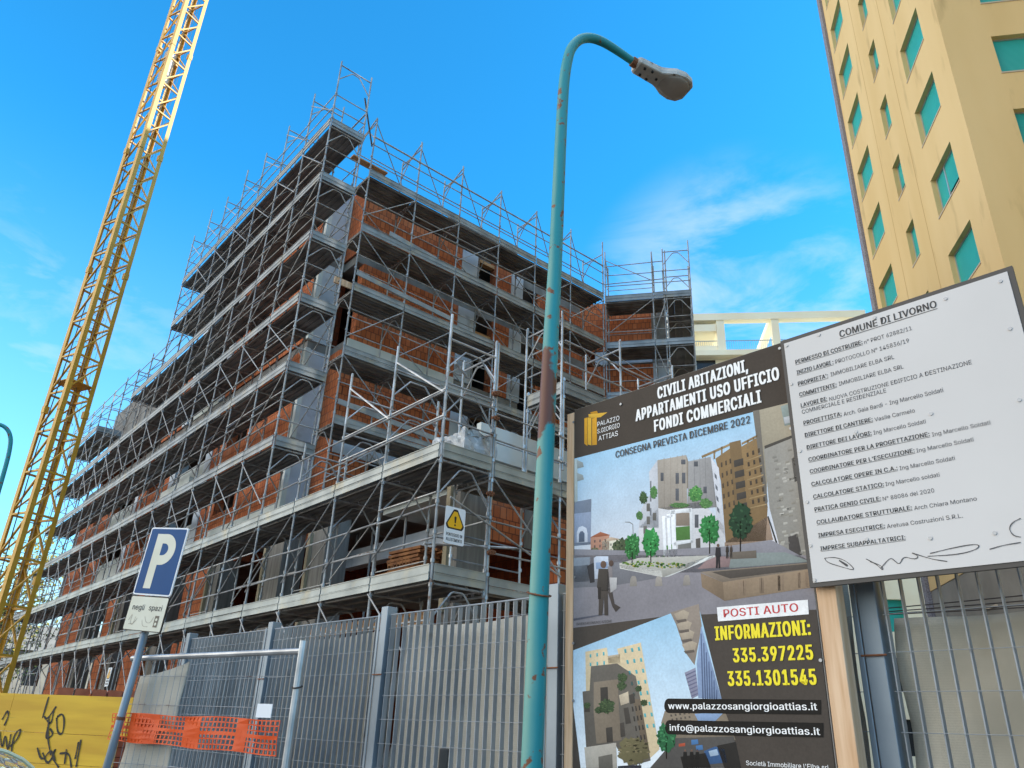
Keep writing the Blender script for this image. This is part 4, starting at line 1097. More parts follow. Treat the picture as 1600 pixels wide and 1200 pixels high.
9 4f7a3c 787 2530 -5 4 -11 1 -3 -3 2 -4 10 0
9 4f7a3c 802 2513 -3 5 -6 1 -3 -5 3 -4 6 -2
9 365c30 472 2570 -5 6 -8 -1 -5 -3 3 -7 11 -1
9 7fa050 443 2576 -7 6 -13 0 -9 -3 8 -5 12 -1
9 4f7a3c 412 2586 -4 5 -15 3 -1 -6 0 -6 15 0
9 4f7a3c 800 2537 -9 5 -8 1 -10 -3 8 -6 11 -3
9 b0a850 616 2556 -6 5 -12 0 -6 -2 7 -3 8 -2
9 b0a850 487 2557 -2 5 -6 2 -5 -5 3 -8 8 1
9 365c30 525 2566 0 9 -8 1 -1 -9 1 -9 7 2
9 4f7a3c 513 2553 -1 7 -10 -1 -5 -4 4 -7 9 -1
9 4f7a3c 816 2534 -4 3 -7 0 -3 -2 2 -3 7 -1
9 7fa050 754 2536 -1 3 -7 2 -2 -4 2 -4 7 -1
9 b0a850 683 2528 -4 5 -6 1 -8 -4 8 -5 8 -5
9 b0a850 487 2558 -6 7 -15 2 -2 -6 4 -5 12 -3
9 b0a850 733 2539 -2 6 -10 2 -4 -6 5 -4 7 -1
9 365c30 593 2541 -4 6 -13 1 -7 -4 8 -5 9 0
9 7fa050 763 2539 -6 7 -13 3 -1 -8 3 -6 12 -4
9 b0a850 811 2524 -4 5 -6 3 -4 -6 3 -7 7 1
9 7fa050 815 2514 -2 3 -9 1 -6 -3 6 -3 7 -1
9 7fa050 503 2563 -9 5 -10 1 -8 -3 9 -4 8 0
9 4f7a3c 517 2577 -7 8 -11 0 -4 -5 3 -6 9 0
9 365c30 834 2522 -4 6 -9 2 -4 -6 4 -6 9 -3
9 7fa050 444 2574 -6 9 -15 2 -5 -8 8 -6 11 -3
9 4f7a3c 805 2520 -6 2 -9 3 -4 -3 5 -3 8 -1
9 b0a850 424 2585 -8 4 -11 3 -2 -4 5 -3 7 -1
9 365c30 655 2536 -3 6 -6 1 -3 -6 3 -6 6 0
9 365c30 601 2551 -5 6 -10 0 -5 -4 7 -4 7 -2
9 7fa050 802 2513 -6 6 -9 3 -3 -7 1 -8 10 2
9 b0a850 783 2522 -2 6 -8 0 -3 -5 2 -6 7 1
9 365c30 685 2539 -3 7 -13 3 -2 -8 5 -5 9 -4
9 7fa050 534 2561 -3 4 -11 0 -5 -2 3 -4 11 0
9 4f7a3c 704 2528 -6 7 -8 0 -5 -5 3 -8 12 -2
9 b0a850 743 2523 -3 6 -10 1 -5 -4 4 -7 9 1
9 b0a850 607 2545 -8 6 -11 -1 -7 -2 4 -5 12 1
9 7fa050 503 2567 0 8 -10 0 -3 -6 2 -7 9 -1
9 4f7a3c 504 2553 -3 5 -10 2 -7 -4 9 -5 8 -3
9 365c30 510 2553 -3 6 -6 1 -3 -6 2 -7 6 2
9 b0a850 659 2557 -3 4 -10 5 -4 -7 5 -5 10 -3
9 7fa050 504 2554 -6 6 -12 1 -5 -4 7 -4 9 -3
9 4f7a3c 799 2528 -7 7 -10 -1 -7 -3 4 -7 13 -1
9 7fa050 599 2567 -6 7 -10 0 -5 -5 2 -8 11 3
9 365c30 597 2560 -1 8 -7 -3 -8 -4 7 -6 6 0
9 7fa050 553 2575 -5 6 -12 0 -7 -3 7 -6 11 -2
9 4f7a3c 599 2552 -4 4 -9 2 -2 -4 1 -5 10 -2
9 365c30 500 2557 -7 5 -10 2 -4 -5 3 -6 12 -1
9 4f7a3c 681 2539 -3 8 -11 1 -1 -7 2 -5 9 -3
9 4f7a3c 715 2536 -3 3 -5 3 -3 -5 2 -5 6 0
9 365c30 819 2522 -2 6 -7 2 -2 -6 1 -8 7 1
9 7fa050 429 2584 -5 7 -11 0 -10 -3 7 -9 14 0
9 365c30 686 2543 -7 4 -8 2 -6 -4 7 -4 7 -1
9 365c30 770 2539 -7 5 -7 2 -5 -5 5 -5 7 -2
9 b0a850 661 2551 -5 5 -12 0 -7 -2 5 -5 14 -2
9 b0a850 660 2533 -2 7 -6 0 -4 -5 4 -6 5 -1
9 b0a850 786 2534 -1 6 -11 -1 -5 -3 4 -5 9 -1
9 4f7a3c 572 2567 -5 5 -7 4 -2 -8 4 -4 7 -5
8 98807f 1005 2557 122 -23 -16 -51 -198 9
7 8c9592 1123 2554 315 -34 135 -64 -463 19
8 86796b 930 2475 527 -18 120 -5 -1 -34 -473 -22 -38 9
9 57504a 1000 2467 572 -20 -1 -24 -460 -3
9 877460 932 2469 133 -64 2 -99 -132 85
9 96826c 1065 2405 512 16 0 -90 -510 -25
10 8a7764 1383 2406 15 0 -7 -76 -13 1
10 8a7764 1123 2400 15 0 -5 -80 -14 2
10 8a7764 1280 2403 15 1 -6 -78 -14 1
10 8a7764 1291 2403 15 1 -6 -78 -14 2
10 8a7764 1187 2401 16 0 -6 -78 -14 1
10 8a7764 1385 2406 15 0 -7 -76 -13 1
10 8a7764 1494 2408 14 1 -8 -76 -12 2
10 8a7764 1404 2406 14 0 -7 -76 -13 2
10 8a7764 1176 2401 15 0 -5 -79 -14 1
10 8a7764 1550 2410 13 0 -7 -75 -13 2
10 8a7764 1384 2406 14 0 -7 -76 -13 1
10 8a7764 1156 2400 16 1 -5 -79 -15 1
10 8a7764 1491 2408 14 1 -7 -76 -13 2
10 8a7764 1532 2409 14 0 -8 -74 -12 1
8 9b948c 449 2488 11 14 25 -3 8 -15 3 -44 -54 2
8 9b948c 631 2470 11 12 23 -2 8 -15 3 -42 -52 2
8 9b948c 821 2455 11 13 22 -3 6 -14 2 -41 -49 1
9 6f665c 1118 2560 160 -10 -2 -40 -158 13
9 3d3c3f 114 2599 54 17 6 -122 -37 -2
9 c3cbd8 168 2645 23 8 93 -12 1 -130 -111 2
10 8ea0bc 183 2614 96 -5 1 -41 -95 5
10 5b5c66 0 2287 195 9 65 4 0 -7 -257 -20
11 6d564a 269 2592 -3 12 -9 10 -11 3 -13 0 -8 -8 -4 -11 3 -13 9 -9 12 -4 12 1 8 8
11 4a443f 206 2573 77 -9 11 -119 -17 -15 -68 7 -17 24
11 4c4540 209 2440 68 -6 1 -148 -29 3 -2 112 -14 -111 -30 2
11 8d8686 280 2580 35 -10 0 -129 -24 -22 -22 26
11 4e4744 269 2445 38 -3 21 -91 44 -25 -37 -24 -25 34
11 5f4d44 325 2593 -2 10 -7 7 -9 4 -9 -1 -7 -7 -3 -9 3 -9 6 -8 9 -5 10 3 6 6
12 37322f 199 2461 27 -3 -4 -71 -21 1
12 bcb9b8 292 2510 58 -6 -6 -66 -46 -20
11 6d564a 1062 2606 -1 4 -3 4 -4 2 -4 -1 -3 -3 -2 -4 1 -5 3 -4 4 -1 4 0 3 3
11 2e2c30 1039 2598 27 -4 1 -48 -7 -6 -24 3 -5 10
11 2b292c 1036 2545 24 -3 -3 -61 -11 1 3 46 -9 -45 -10 1
11 6d564a 1114 2596 0 3 -2 2 -2 1 -2 -1 -2 -1 -1 -3 1 -2 1 -2 2 -1 2 0 2 2
11 3a332e 1102 2592 15 -2 0 -27 -4 -3 -13 2 -3 5
11 37322f 1100 2563 13 -2 -2 -33 -6 0 2 26 -5 -25 -6 0
11 6d564a 1137 2591 0 3 -1 2 -2 0 -2 0 -2 -1 -1 -3 1 -2 1 -2 2 -1 2 1 2 1
11 463c36 1126 2587 14 -1 0 -24 -4 -3 -12 1 -2 5
11 3a3430 1125 2561 11 -2 -2 -30 -5 0 2 24 -5 -23 -5 0
7 4c453f 0 2231 707 23 859 -31 -5 -694 -1555 -79
8 SKY2 1 2098 722 168 182 31 104 -478 67 -315 -1014 -51 -58 327
9 d8c4a0 98 2086 166 17 10 -58 79 8 -13 40 171 27 102 -550 -65 -47 -196 229 -247 -2
10 59aab0 390 2088 15 1 5 -21 -15 -1
10 59aab0 404 2028 15 1 5 -21 -15 -1
10 59aab0 418 1969 15 1 4 -20 -14 -2
10 59aab0 432 1911 14 1 5 -20 -14 -1
10 59aab0 446 1854 13 1 5 -20 -14 -1
10 59aab0 459 1797 14 1 4 -19 -13 -1
10 59aab0 472 1742 14 1 4 -19 -13 -2
10 59aab0 485 1687 13 1 5 -19 -13 -1
10 59aab0 439 2092 15 1 5 -21 -15 -1
10 59aab0 453 2032 14 1 5 -21 -15 -1
10 59aab0 466 1973 14 1 5 -20 -14 -2
10 59aab0 479 1915 14 1 4 -20 -13 -1
10 59aab0 492 1858 14 1 4 -20 -14 -1
10 59aab0 505 1801 13 2 4 -20 -13 -1
10 59aab0 517 1746 13 1 5 -19 -14 -1
10 59aab0 529 1691 14 1 4 -19 -13 -1
10 59aab0 488 2096 14 1 5 -21 -15 -1
10 59aab0 501 2036 14 1 4 -21 -14 -1
10 59aab0 513 1977 14 1 4 -20 -14 -2
10 59aab0 525 1919 14 1 4 -20 -13 -1
10 59aab0 538 1862 13 1 4 -20 -13 -1
10 59aab0 550 1805 13 2 4 -20 -13 -1
10 59aab0 561 1750 14 1 4 -19 -13 -1
10 59aab0 573 1695 13 1 4 -19 -13 -1
10 59aab0 132 2070 13 1 0 -19 -13 -1
10 59aab0 132 2022 13 0 1 -19 -13 -1
10 59aab0 183 2075 13 1 0 -20 -12 -1
10 59aab0 184 2025 13 1 1 -20 -13 -1
10 59aab0 233 2079 13 1 1 -20 -13 -1
10 59aab0 236 2028 12 1 1 -21 -13 -1
9 b8a890 270 2056 90 7 1 -52 -87 3
10 6a645c 142 2002 196 10 131 -72 28 -120 56 -306 -131 -34 -88 80 -25 32 -205 -31 -28 301 55 5
11 857868 163 1913 180 13 3 -174 16 -144 -181 -25 -20 167
12 48433e 212 1882 55 4 3 -80 -55 -5
12 48433e 379 1772 33 5 17 -82 -37 -5
12 48433e 250 1668 47 6 4 -77 -45 -5
12 48433e 351 1694 29 5 8 -71 -33 -6
12 48433e 91 1801 40 0 2 -51 -40 0
12 48433e 420 1840 33 10 8 -49 -34 -8
11 6c5f50 446 1820 51 0 52 -270 -38 -11
12 3e3a36 435 1780 10 1 5 -25 -10 -1
12 3e3a36 445 1730 10 1 4 -25 -9 -1
12 3e3a36 455 1680 9 2 5 -25 -9 -1
12 3e3a36 465 1632 9 1 5 -24 -10 -1
12 3e3a36 474 1584 10 1 4 -24 -9 -1
12 3e3a36 459 1783 9 1 5 -25 -9 -1
12 3e3a36 469 1733 9 2 5 -25 -9 -1
12 3e3a36 478 1684 10 1 4 -24 -9 -1
12 3e3a36 488 1635 9 2 5 -24 -9 -2
12 3e3a36 497 1588 10 1 4 -24 -9 -1
12 3e3a36 483 1786 9 2 5 -25 -10 -2
12 3e3a36 492 1737 9 1 5 -25 -9 -1
12 3e3a36 502 1688 9 1 5 -24 -10 -2
12 3e3a36 511 1639 9 2 5 -24 -9 -2
12 3e3a36 520 1591 9 2 5 -24 -9 -1
11 c8b8a0 348 1840 66 20 5 -59 -59 -15
11 b5aea2 90 1561 232 32 4 -127 -222 -11
12 6b675f 194 1517 100 18 2 -70 -99 -5
13 44553a 410 1934 3 4 -4 3 2 5 -10 0 -3 3 0 5 -6 1 -4 2 -5 3 -5 0 -5 -5 -5 0 -4 -2 -10 4 -6 -1 -4 -4 2 -6 -7 -2 1 -4 6 -4 1 -4 -8 -5 5 -3 2 -3 6 -2 5 -2 5 -1 3 -4 6 -1 5 -1 6 1 6 -1 2 7 10 -5 -1 7 5 2 2 3 -2 4 2 3
14 44553a 404 1934 -2 3 -3 -2 0 -2 3 -1
14 5d6f49 388 1955 -1 3 -7 -1 -1 -3 8 -1
14 293323 377 1929 -2 1 -4 0 2 -2 2 -1
14 5d6f49 374 1923 -2 2 -4 -1 1 -2 2 0
14 44553a 387 1940 -4 2 -4 -1 -1 -2 6 -1
14 5d6f49 393 1923 -5 2 -4 -1 -3 -2 7 0
14 293323 364 1947 -1 2 -4 0 2 -2 2 -1
14 5d6f49 358 1929 -5 1 -3 0 -1 -2 5 -1
14 44553a 385 1951 -5 2 -8 1 2 -4 6 -2
14 5d6f49 385 1938 -4 2 -6 -1 -1 -2 6 -1
14 293323 374 1921 -3 1 -4 0 0 -3 5 -1
14 5d6f49 379 1936 -2 2 -4 0 2 -3 2 -2
14 44553a 381 1931 -1 3 -8 -1 0 -3 8 -1
14 5d6f49 397 1952 -2 2 -4 0 -2 -3 5 0
14 293323 376 1920 -7 1 -5 0 1 -2 4 0
14 5d6f49 393 1944 0 3 -5 -1 -1 -3 5 0
14 44553a 361 1949 -4 2 -7 -1 0 -2 6 0
14 5d6f49 356 1946 -1 3 -3 -1 1 -2 2 -1
14 293323 382 1949 -1 2 -4 -1 -1 -2 5 0
14 5d6f49 411 1931 -2 2 -5 -1 0 -1 5 -1
14 44553a 402 1947 -3 2 -3 -1 0 -2 3 -1
14 5d6f49 410 1929 -2 1 -2 0 -1 -2 4 -1
14 293323 365 1926 -4 2 -6 -1 -2 -2 7 0
14 5d6f49 388 1913 -3 2 -3 0 0 -3 4 0
14 44553a 377 1934 -2 1 -4 0 1 -2 3 -2
14 5d6f49 407 1936 -4 2 -4 0 -1 -3 6 -1
14 293323 386 1947 -2 2 -7 -1 1 -2 5 -2
14 5d6f49 394 1954 -4 3 -6 -2 1 -2 4 -1
14 44553a 367 1924 -2 1 -5 0 1 -1 4 -2
14 5d6f49 389 1955 -2 1 -6 0 2 -2 4 0
14 293323 380 1956 -2 3 -3 -2 -1 -2 4 -2
14 5d6f49 388 1945 -3 2 -4 -1 0 -2 4 0
14 44553a 360 1919 -4 2 -5 -1 0 -1 5 -1
14 5d6f49 378 1916 -4 3 -5 -2 -2 -2 6 0
14 293323 379 1940 -3 2 -3 -1 -2 -2 5 -1
14 5d6f49 388 1914 -3 2 -4 -1 0 -2 4 -1
14 44553a 362 1930 -2 1 -3 0 1 -1 2 -1
14 5d6f49 363 1918 -6 1 -7 0 -1 -3 8 0
14 293323 367 1942 -4 2 -5 -2 -1 -1 5 0
14 5d6f49 389 1934 0 3 -5 -2 0 -2 4 -2
14 44553a 390 1950 -5 1 -4 0 -1 -3 6 -1
14 5d6f49 403 1918 -2 3 -6 -1 1 -3 4 -2
14 293323 409 1930 -2 2 -5 -2 0 -1 4 -1
14 5d6f49 392 1944 -7 1 -5 0 0 -2 6 -2
13 44553a 307 1781 0 5 13 8 -4 6 -4 6 -11 3 -11 0 -7 3 -4 9 -12 -7 -8 1 -10 8 -10 -1 -4 -11 -6 -3 -18 4 6 -11 -13 -2 -9 -5 15 -8 -2 -5 -8 -6 9 -5 -12 -10 15 -1 -1 -9 11 -2 12 2 8 -1 7 -6 9 1 10 -6 6 11 8 1 8 3 12 -1 6 6 3 6 -5 7 11 4
14 44553a 220 1792 -7 2 -7 0 0 -4 8 -1
14 5d6f49 235 1774 -2 4 -8 -1 2 -4 6 -2
14 293323 303 1807 -8 3 -14 -1 2 -3 10 0
14 5d6f49 236 1801 -5 2 -5 -1 -1 -2 6 -1
14 44553a 310 1783 -5 3 -6 -1 0 -3 5 0
14 5d6f49 302 1777 -3 3 -7 0 1 -5 6 -2
14 293323 271 1811 -6 2 -11 0 3 -3 8 -1
14 5d6f49 256 1788 -1 4 -5 -2 0 -4 4 -1
14 44553a 258 1786 -5 4 -5 -2 1 -3 4 -1
14 5d6f49 315 1793 -3 4 -6 -3 -2 -4 7 1
14 293323 272 1803 -3 2 -10 -1 2 -2 7 -1
14 5d6f49 224 1762 -2 3 -6 -2 0 -3 5 0
14 44553a 304 1759 -4 3 -12 -1 1 -4 11 0
14 5d6f49 245 1802 -9 1 -12 1 1 -4 13 -1
14 293323 285 1754 -5 2 -8 0 4 -3 4 -1
14 5d6f49 297 1754 -5 3 -5 -2 -2 -3 7 -1
14 44553a 220 1770 -1 2 -8 -1 3 -2 4 -1
14 5d6f49 277 1761 -3 2 -9 0 4 -4 6 -3
14 293323 312 1790 -5 3 -4 -2 -2 -3 6 -2
14 5d6f49 252 1794 -4 3 -6 -1 2 -3 4 -2
14 44553a 289 1776 -5 3 -3 -2 0 -2 3 -2
14 5d6f49 251 1770 -2 3 -7 -2 0 -3 8 -1
14 293323 244 1750 -1 5 -7 -1 2 -6 5 -1
14 5d6f49 232 1807 -4 2 -6 0 -1 -5 8 0
14 44553a 236 1766 -8 4 -8 -3 -4 -3 12 -2
14 5d6f49 249 1794 -5 3 -9 0 1 -6 8 0
14 293323 253 1776 -4 4 -7 -1 2 -5 5 -3
14 5d6f49 264 1785 -5 3 -9 0 2 -5 7 0
14 44553a 233 1787 -2 2 -5 -1 0 -3 5 -1
14 5d6f49 304 1760 -4 2 -4 -1 -1 -2 5 0
14 293323 273 1756 -7 3 -8 -2 -4 -3 12 -1
14 5d6f49 304 1795 -6 3 -10 -1 0 -5 9 0
14 44553a 307 1794 -6 4 -10 -2 -2 -4 12 -2
14 5d6f49 286 1756 -7 3 -5 -2 -1 -3 7 -2
14 293323 269 1816 -4 4 -9 -1 1 -5 7 0
14 5d6f49 289 1760 -5 3 -4 -2 -2 -3 6 -1
14 44553a 265 1765 -5 3 -6 -1 1 -4 4 0
14 5d6f49 286 1800 -7 2 -4 -1 -2 -3 7 -1
14 293323 303 1779 -3 2 -12 0 3 -4 9 -1
14 5d6f49 260 1747 -3 3 -6 -2 -2 -3 7 -1
14 44553a 266 1766 -7 4 -11 -1 3 -5 7 0
14 5d6f49 237 1783 -7 4 -10 -2 2 -3 7 -1
14 293323 267 1766 -4 3 -7 -1 0 -3 7 -3
14 5d6f49 257 1777 -2 3 -9 -1 2 -3 7 -1
13 44553a 404 1890 -1 3 2 4 -9 2 -1 3 -5 2 3 7 -9 -2 -3 4 -6 -1 -6 -3 -5 6 -4 -6 -3 -2 -10 4 1 -6 -1 -4 -3 -2 -9 -1 -1 -4 2 -4 0 -3 4 -3 -5 -5 11 0 3 -2 -3 -7 5 -2 6 -1 5 -3 6 0 5 5 4 3 7 -3 1 6 7 -1 -1 5 10 -1 -6 6 10 2
14 44553a 382 1893 -2 1 -4 0 1 -1 3 -1
14 5d6f49 382 1905 -5 2 -7 0 0 -3 7 -1
14 293323 390 1899 -6 1 -5 0 -1 -2 8 -1
14 5d6f49 368 1902 -1 2 -6 0 2 -2 4 -2
14 44553a 385 1886 -1 1 -3 1 1 -2 2 -1
14 5d6f49 379 1884 -1 1 -3 -1 -2 -2 4 0
14 293323 350 1900 -2 2 -3 0 0 -3 3 -2
14 5d6f49 377 1894 -6 1 -4 0 -2 -2 7 -1
14 44553a 355 1900 -2 1 -4 0 0 -2 4 -1
14 5d6f49 362 1908 -2 1 -2 0 -2 -2 4 -1
14 293323 364 1888 -3 1 -4 0 0 -2 4 0
14 5d6f49 376 1879 -3 2 -5 0 1 -2 4 -1
14 44553a 372 1907 -2 2 -4 -1 -1 -3 5 -1
14 5d6f49 385 1876 -5 1 -3 0 -2 -2 5 -1
14 293323 390 1898 -1 2 -4 -1 1 -1 3 -1
14 5d6f49 352 1897 -4 1 -6 0 2 -2 3 0
14 44553a 387 1908 -2 2 -4 -1 -1 -2 5 -1
14 5d6f49 381 1889 -1 2 -4 -1 -2 -2 6 -1
14 293323 389 1897 -1 1 -6 0 2 -2 4 -1
14 5d6f49 376 1900 -4 2 -3 -1 0 -2 4 -1
14 44553a 382 1899 -2 2 -3 -1 -1 -2 4 -1
14 5d6f49 350 1891 -1 2 -5 -1 0 -2 4 -1
14 293323 364 1905 -5 2 -6 -1 1 -2 5 -1
14 5d6f49 396 1900 -1 2 -2 -1 0 -1 2 -2
14 44553a 379 1899 -2 2 -4 -1 1 -2 2 -1
14 5d6f49 366 1873 -5 2 -6 -1 -1 -2 6 -1
14 293323 392 1901 -2 2 -6 0 2 -3 4 -1
14 5d6f49 363 1905 -1 2 -3 -2 0 -1 3 -1
14 44553a 377 1895 -4 2 -3 -1 0 -3 3 -1
14 5d6f49 397 1892 -4 2 -3 -1 -3 -2 6 0
14 293323 362 1906 -2 1 -3 -1 0 -1 3 0
14 5d6f49 347 1897 -4 1 -2 0 -1 -2 3 0
14 44553a 367 1903 -3 2 -5 -1 0 -2 5 -1
14 5d6f49 382 1887 -2 1 -2 0 0 -1 2 -1
14 293323 365 1877 -3 2 -4 -1 -1 -1 5 -1
14 5d6f49 401 1896 -2 2 -4 -1 0 -3 4 0
14 44553a 386 1873 -3 1 -2 0 -1 -2 3 -1
14 5d6f49 354 1903 -4 1 -3 0 0 -2 3 0
14 293323 398 1898 -2 1 -3 1 1 -3 2 0
14 5d6f49 368 1882 -3 2 -5 0 0 -3 5 -1
14 44553a 367 1899 -2 2 -5 -1 1 -2 3 0
14 5d6f49 371 1888 -2 2 -6 -1 2 -1 3 0
14 293323 371 1892 -3 1 -4 -1 -1 -1 5 0
14 5d6f49 359 1880 -1 1 -2 0 -1 -2 3 0
13 44553a 141 1786 -2 2 -8 2 5 3 -1 3 -3 2 -4 2 -3 2 -5 -1 -4 -1 -4 1 -4 1 -4 -1 -4 0 0 -5 -4 0 -6 0 -1 -3 0 -3 -1 -2 2 -3 -4 -2 0 -3 6 -1 2 -2 1 -2 1 -4 7 3 0 -6 5 -1 4 1 4 1 3 2 6 -1 -1 5 3 1 6 0 -1 3 1 2 0 2
14 44553a 119 1799 -2 1 -4 0 1 -1 2 0
14 5d6f49 115 1779 -3 2 -3 -1 -2 -1 5 -1
14 293323 115 1791 -2 1 -3 0 -1 -2 4 0
14 5d6f49 97 1789 0 2 -2 -1 0 -2 2 -1
14 44553a 102 1789 -2 1 -5 0 1 -1 4 -1
14 5d6f49 127 1789 -1 2 -2 -1 0 -1 2 0
14 293323 100 1790 -1 2 -2 -1 0 -1 2 -1
14 5d6f49 125 1773 -1 2 -5 -1 1 -2 4 -1
14 44553a 129 1775 -1 1 -3 0 1 -2 2 0
14 5d6f49 106 1779 -3 2 -5 -1 0 -2 5 -1
14 293323 114 1787 -1 1 -3 -1 1 -1 2 0
14 5d6f49 119 1783 -2 1 -2 0 -1 -1 3 -1
14 44553a 111 1793 -1 1 -4 0 1 -2 3 0
14 5d6f49 129 1777 -3 2 -4 0 -1 -3 5 0
14 293323 110 1780 -2 1 -2 -1 0 -1 3 -1
14 5d6f49 124 1781 -3 1 -3 0 1 -2 2 0
14 44553a 102 1777 -2 1 -3 0 0 -1 3 -1
14 5d6f49 134 1791 -1 2 -4 -1 -1 -2 5 0
14 293323 120 1780 -2 0 -4 0 -2 -1 6 -1
14 5d6f49 133 1775 -3 1 -3 0 0 -1 3 0
14 44553a 110 1771 -1 1 -3 -1 0 -1 2 0
14 5d6f49 116 1797 -3 1 -4 0 -1 -2 5 0
14 293323 93 1787 -2 2 -1 -1 -1 -2 2 -1
14 5d6f49 120 1771 -2 1 -4 -1 1 -1 2 0
14 44553a 116 1776 -3 0 -4 0 -1 -1 5 0
14 5d6f49 124 1791 -3 1 -3 0 0 -1 4 0
14 293323 104 1794 -2 1 -2 0 -1 -2 3 0
14 5d6f49 115 1773 -2 1 -5 0 2 -1 3 -1
14 44553a 119 1784 -2 1 -3 0 -1 -1 4 0
14 5d6f49 119 1783 -2 1 -4 0 1 -1 4 -1
14 293323 137 1788 -3 2 -4 -1 -1 -1 5 -1
14 5d6f49 122 1797 -4 1 -5 -1 -1 -2 6 0
14 44553a 130 1778 -3 1 -4 0 1 -2 3 0
14 5d6f49 99 1793 -3 0 -3 0 0 0 3 -1
14 293323 137 1783 -1 2 -4 -1 1 -1 2 0
14 5d6f49 107 1792 -1 1 -3 0 0 -2 3 -1
14 44553a 105 1793 -1 1 -4 0 -1 -2 4 0
14 5d6f49 116 1777 -2 1 -2 0 0 -2 2 0
14 293323 129 1785 -1 1 -3 0 -1 -2 4 -1
14 5d6f49 106 1786 -2 0 -2 0 0 -1 2 0
14 44553a 127 1781 -3 1 -2 0 0 -2 3 0
14 5d6f49 111 1776 -4 1 -4 0 -1 -2 5 0
14 293323 128 1789 -2 1 -3 -1 0 -1 4 -1
14 5d6f49 102 1793 -1 2 -2 -1 -1 -1 3 0
13 44553a 509 1874 2 2 -3 2 1 4 -6 0 2 4 -3 2 -3 2 -6 -3 -2 2 -4 3 -4 -2 -3 -1 -1 -4 -4 0 -2 -1 -2 -2 -5 -1 2 -3 -5 -1 -3 -3 5 -2 4 -2 -4 -3 0 -3 7 0 -1 -4 3 -2 5 2 4 0 3 -1 4 -1 2 3 6 -3 2 3 2 2 5 0 -3 5 3 1 0 2
14 44553a 487 1888 -1 1 -2 0 0 -1 2 0
14 5d6f49 475 1867 -1 0 -3 0 0 -1 3 0
14 293323 498 1872 -1 1 -2 -1 0 -1 1 0
14 5d6f49 484 1879 -1 1 -3 0 0 -2 3 0
14 44553a 469 1874 -2 2 -3 -1 0 -2 3 0
14 5d6f49 476 1874 -1 1 -4 0 1 -2 3 -1
14 293323 503 1870 -2 2 -4 -1 0 -1 4 -1
14 5d6f49 495 1863 -1 1 -3 0 1 -1 1 -1
14 44553a 493 1871 -1 1 -3 0 0 -1 3 0
14 5d6f49 486 1864 -1 1 -4 -1 0 -1 4 -1
14 293323 494 1874 -2 2 -2 -1 0 -1 2 -2
14 5d6f49 498 1873 -1 1 -2 0 -1 -1 3 0
14 44553a 479 1867 -2 1 -3 0 -1 -2 5 -1
14 5d6f49 499 1867 -1 1 -1 -1 0 0 1 -1
14 293323 482 1885 -2 1 -2 -1 0 -1 2 0
14 5d6f49 480 1885 0 2 -4 -1 -1 -2 4 0
14 44553a 478 1880 -2 0 -3 0 0 -1 4 -1
14 5d6f49 477 1872 -2 1 -3 0 0 -1 3 -1
14 293323 488 1883 -1 1 -2 0 0 -2 2 0
14 5d6f49 485 1882 -1 1 -2 0 0 -2 2 -1
14 44553a 504 1867 -1 1 -2 -1 0 -1 2 0
14 5d6f49 481 1882 -3 1 -2 -1 0 0 2 -1
14 293323 503 1872 0 1 -4 0 0 -2 4 -1
14 5d6f49 472 1865 -1 0 -2 0 0 -1 2 0
14 44553a 500 1882 -1 1 -2 -1 -1 0 2 -1
14 5d6f49 501 1881 -1 0 -2 0 0 -1 2 -1
14 293323 491 1863 -2 1 -3 0 1 -1 3 -1
14 5d6f49 492 1875 -2 1 -3 -1 0 -1 3 0
14 44553a 503 1876 -3 1 -2 0 0 -1 2 -1
14 5d6f49 498 1867 -2 1 -3 -1 -1 -1 3 0
14 293323 495 1878 -1 2 -2 -2 0 -1 2 -1
14 5d6f49 497 1861 -1 2 -3 -1 0 -1 3 -1
14 44553a 500 1874 -1 1 -5 0 1 -1 3 -1
14 5d6f49 485 1879 -1 1 -3 0 1 -2 1 0
14 293323 479 1883 -3 1 -4 0 2 -2 2 -1
14 5d6f49 495 1869 -1 1 -2 -1 0 -1 1 0
14 44553a 489 1867 -1 2 -4 -1 1 -1 2 0
14 5d6f49 480 1865 -3 1 -5 0 1 -2 3 0
14 293323 494 1862 -1 1 -2 0 1 -1 1 0
14 5d6f49 485 1871 -2 0 -2 0 0 -1 2 0
14 44553a 480 1864 -1 2 -2 -1 -1 -2 3 1
14 5d6f49 501 1863 -1 1 -2 0 0 -1 3 -1
14 293323 506 1880 -2 2 -2 -1 -1 -2 3 0
14 5d6f49 482 1882 -1 2 -5 -1 0 -2 4 0
13 44553a 543 1801 5 3 -5 2 -1 2 -3 1 3 5 -4 2 -6 -2 -3 1 -3 2 -3 1 -4 -3 -3 0 -5 2 -5 0 2 -6 -5 0 -3 -2 0 -3 -5 -2 7 -3 -6 -3 5 -2 -2 -3 2 -2 0 -4 5 0 5 0 4 1 2 -5 4 0 4 2 3 1 5 0 2 3 6 -1 2 3 -2 3 0 3 2 2
14 44553a 507 1801 -3 2 -4 -1 0 -2 4 1
14 5d6f49 539 1803 -1 1 -4 0 1 -1 2 -1
14 293323 526 1810 0 2 -5 -1 1 -2 3 -1
14 5d6f49 523 1787 -3 1 -3 -1 1 -1 2 0
14 44553a 540 1805 -2 2 -3 -2 -1 -1 3 -1
14 5d6f49 523 1814 -3 1 -4 0 -1 -2 4 0
14 293323 522 1806 -2 2 -3 -1 -1 -1 4 -1
14 5d6f49 540 1801 -2 1 -4 0 0 -2 4 0
14 44553a 512 1800 -2 2 -2 -1 0 -1 2 -1
14 5d6f49 518 1808 -4 1 -3 0 0 -2 3 0
14 293323 504 1808 -2 1 -4 0 -1 -2 6 -1
14 5d6f49 540 1810 -2 2 -4 0 1 -2 2 -1
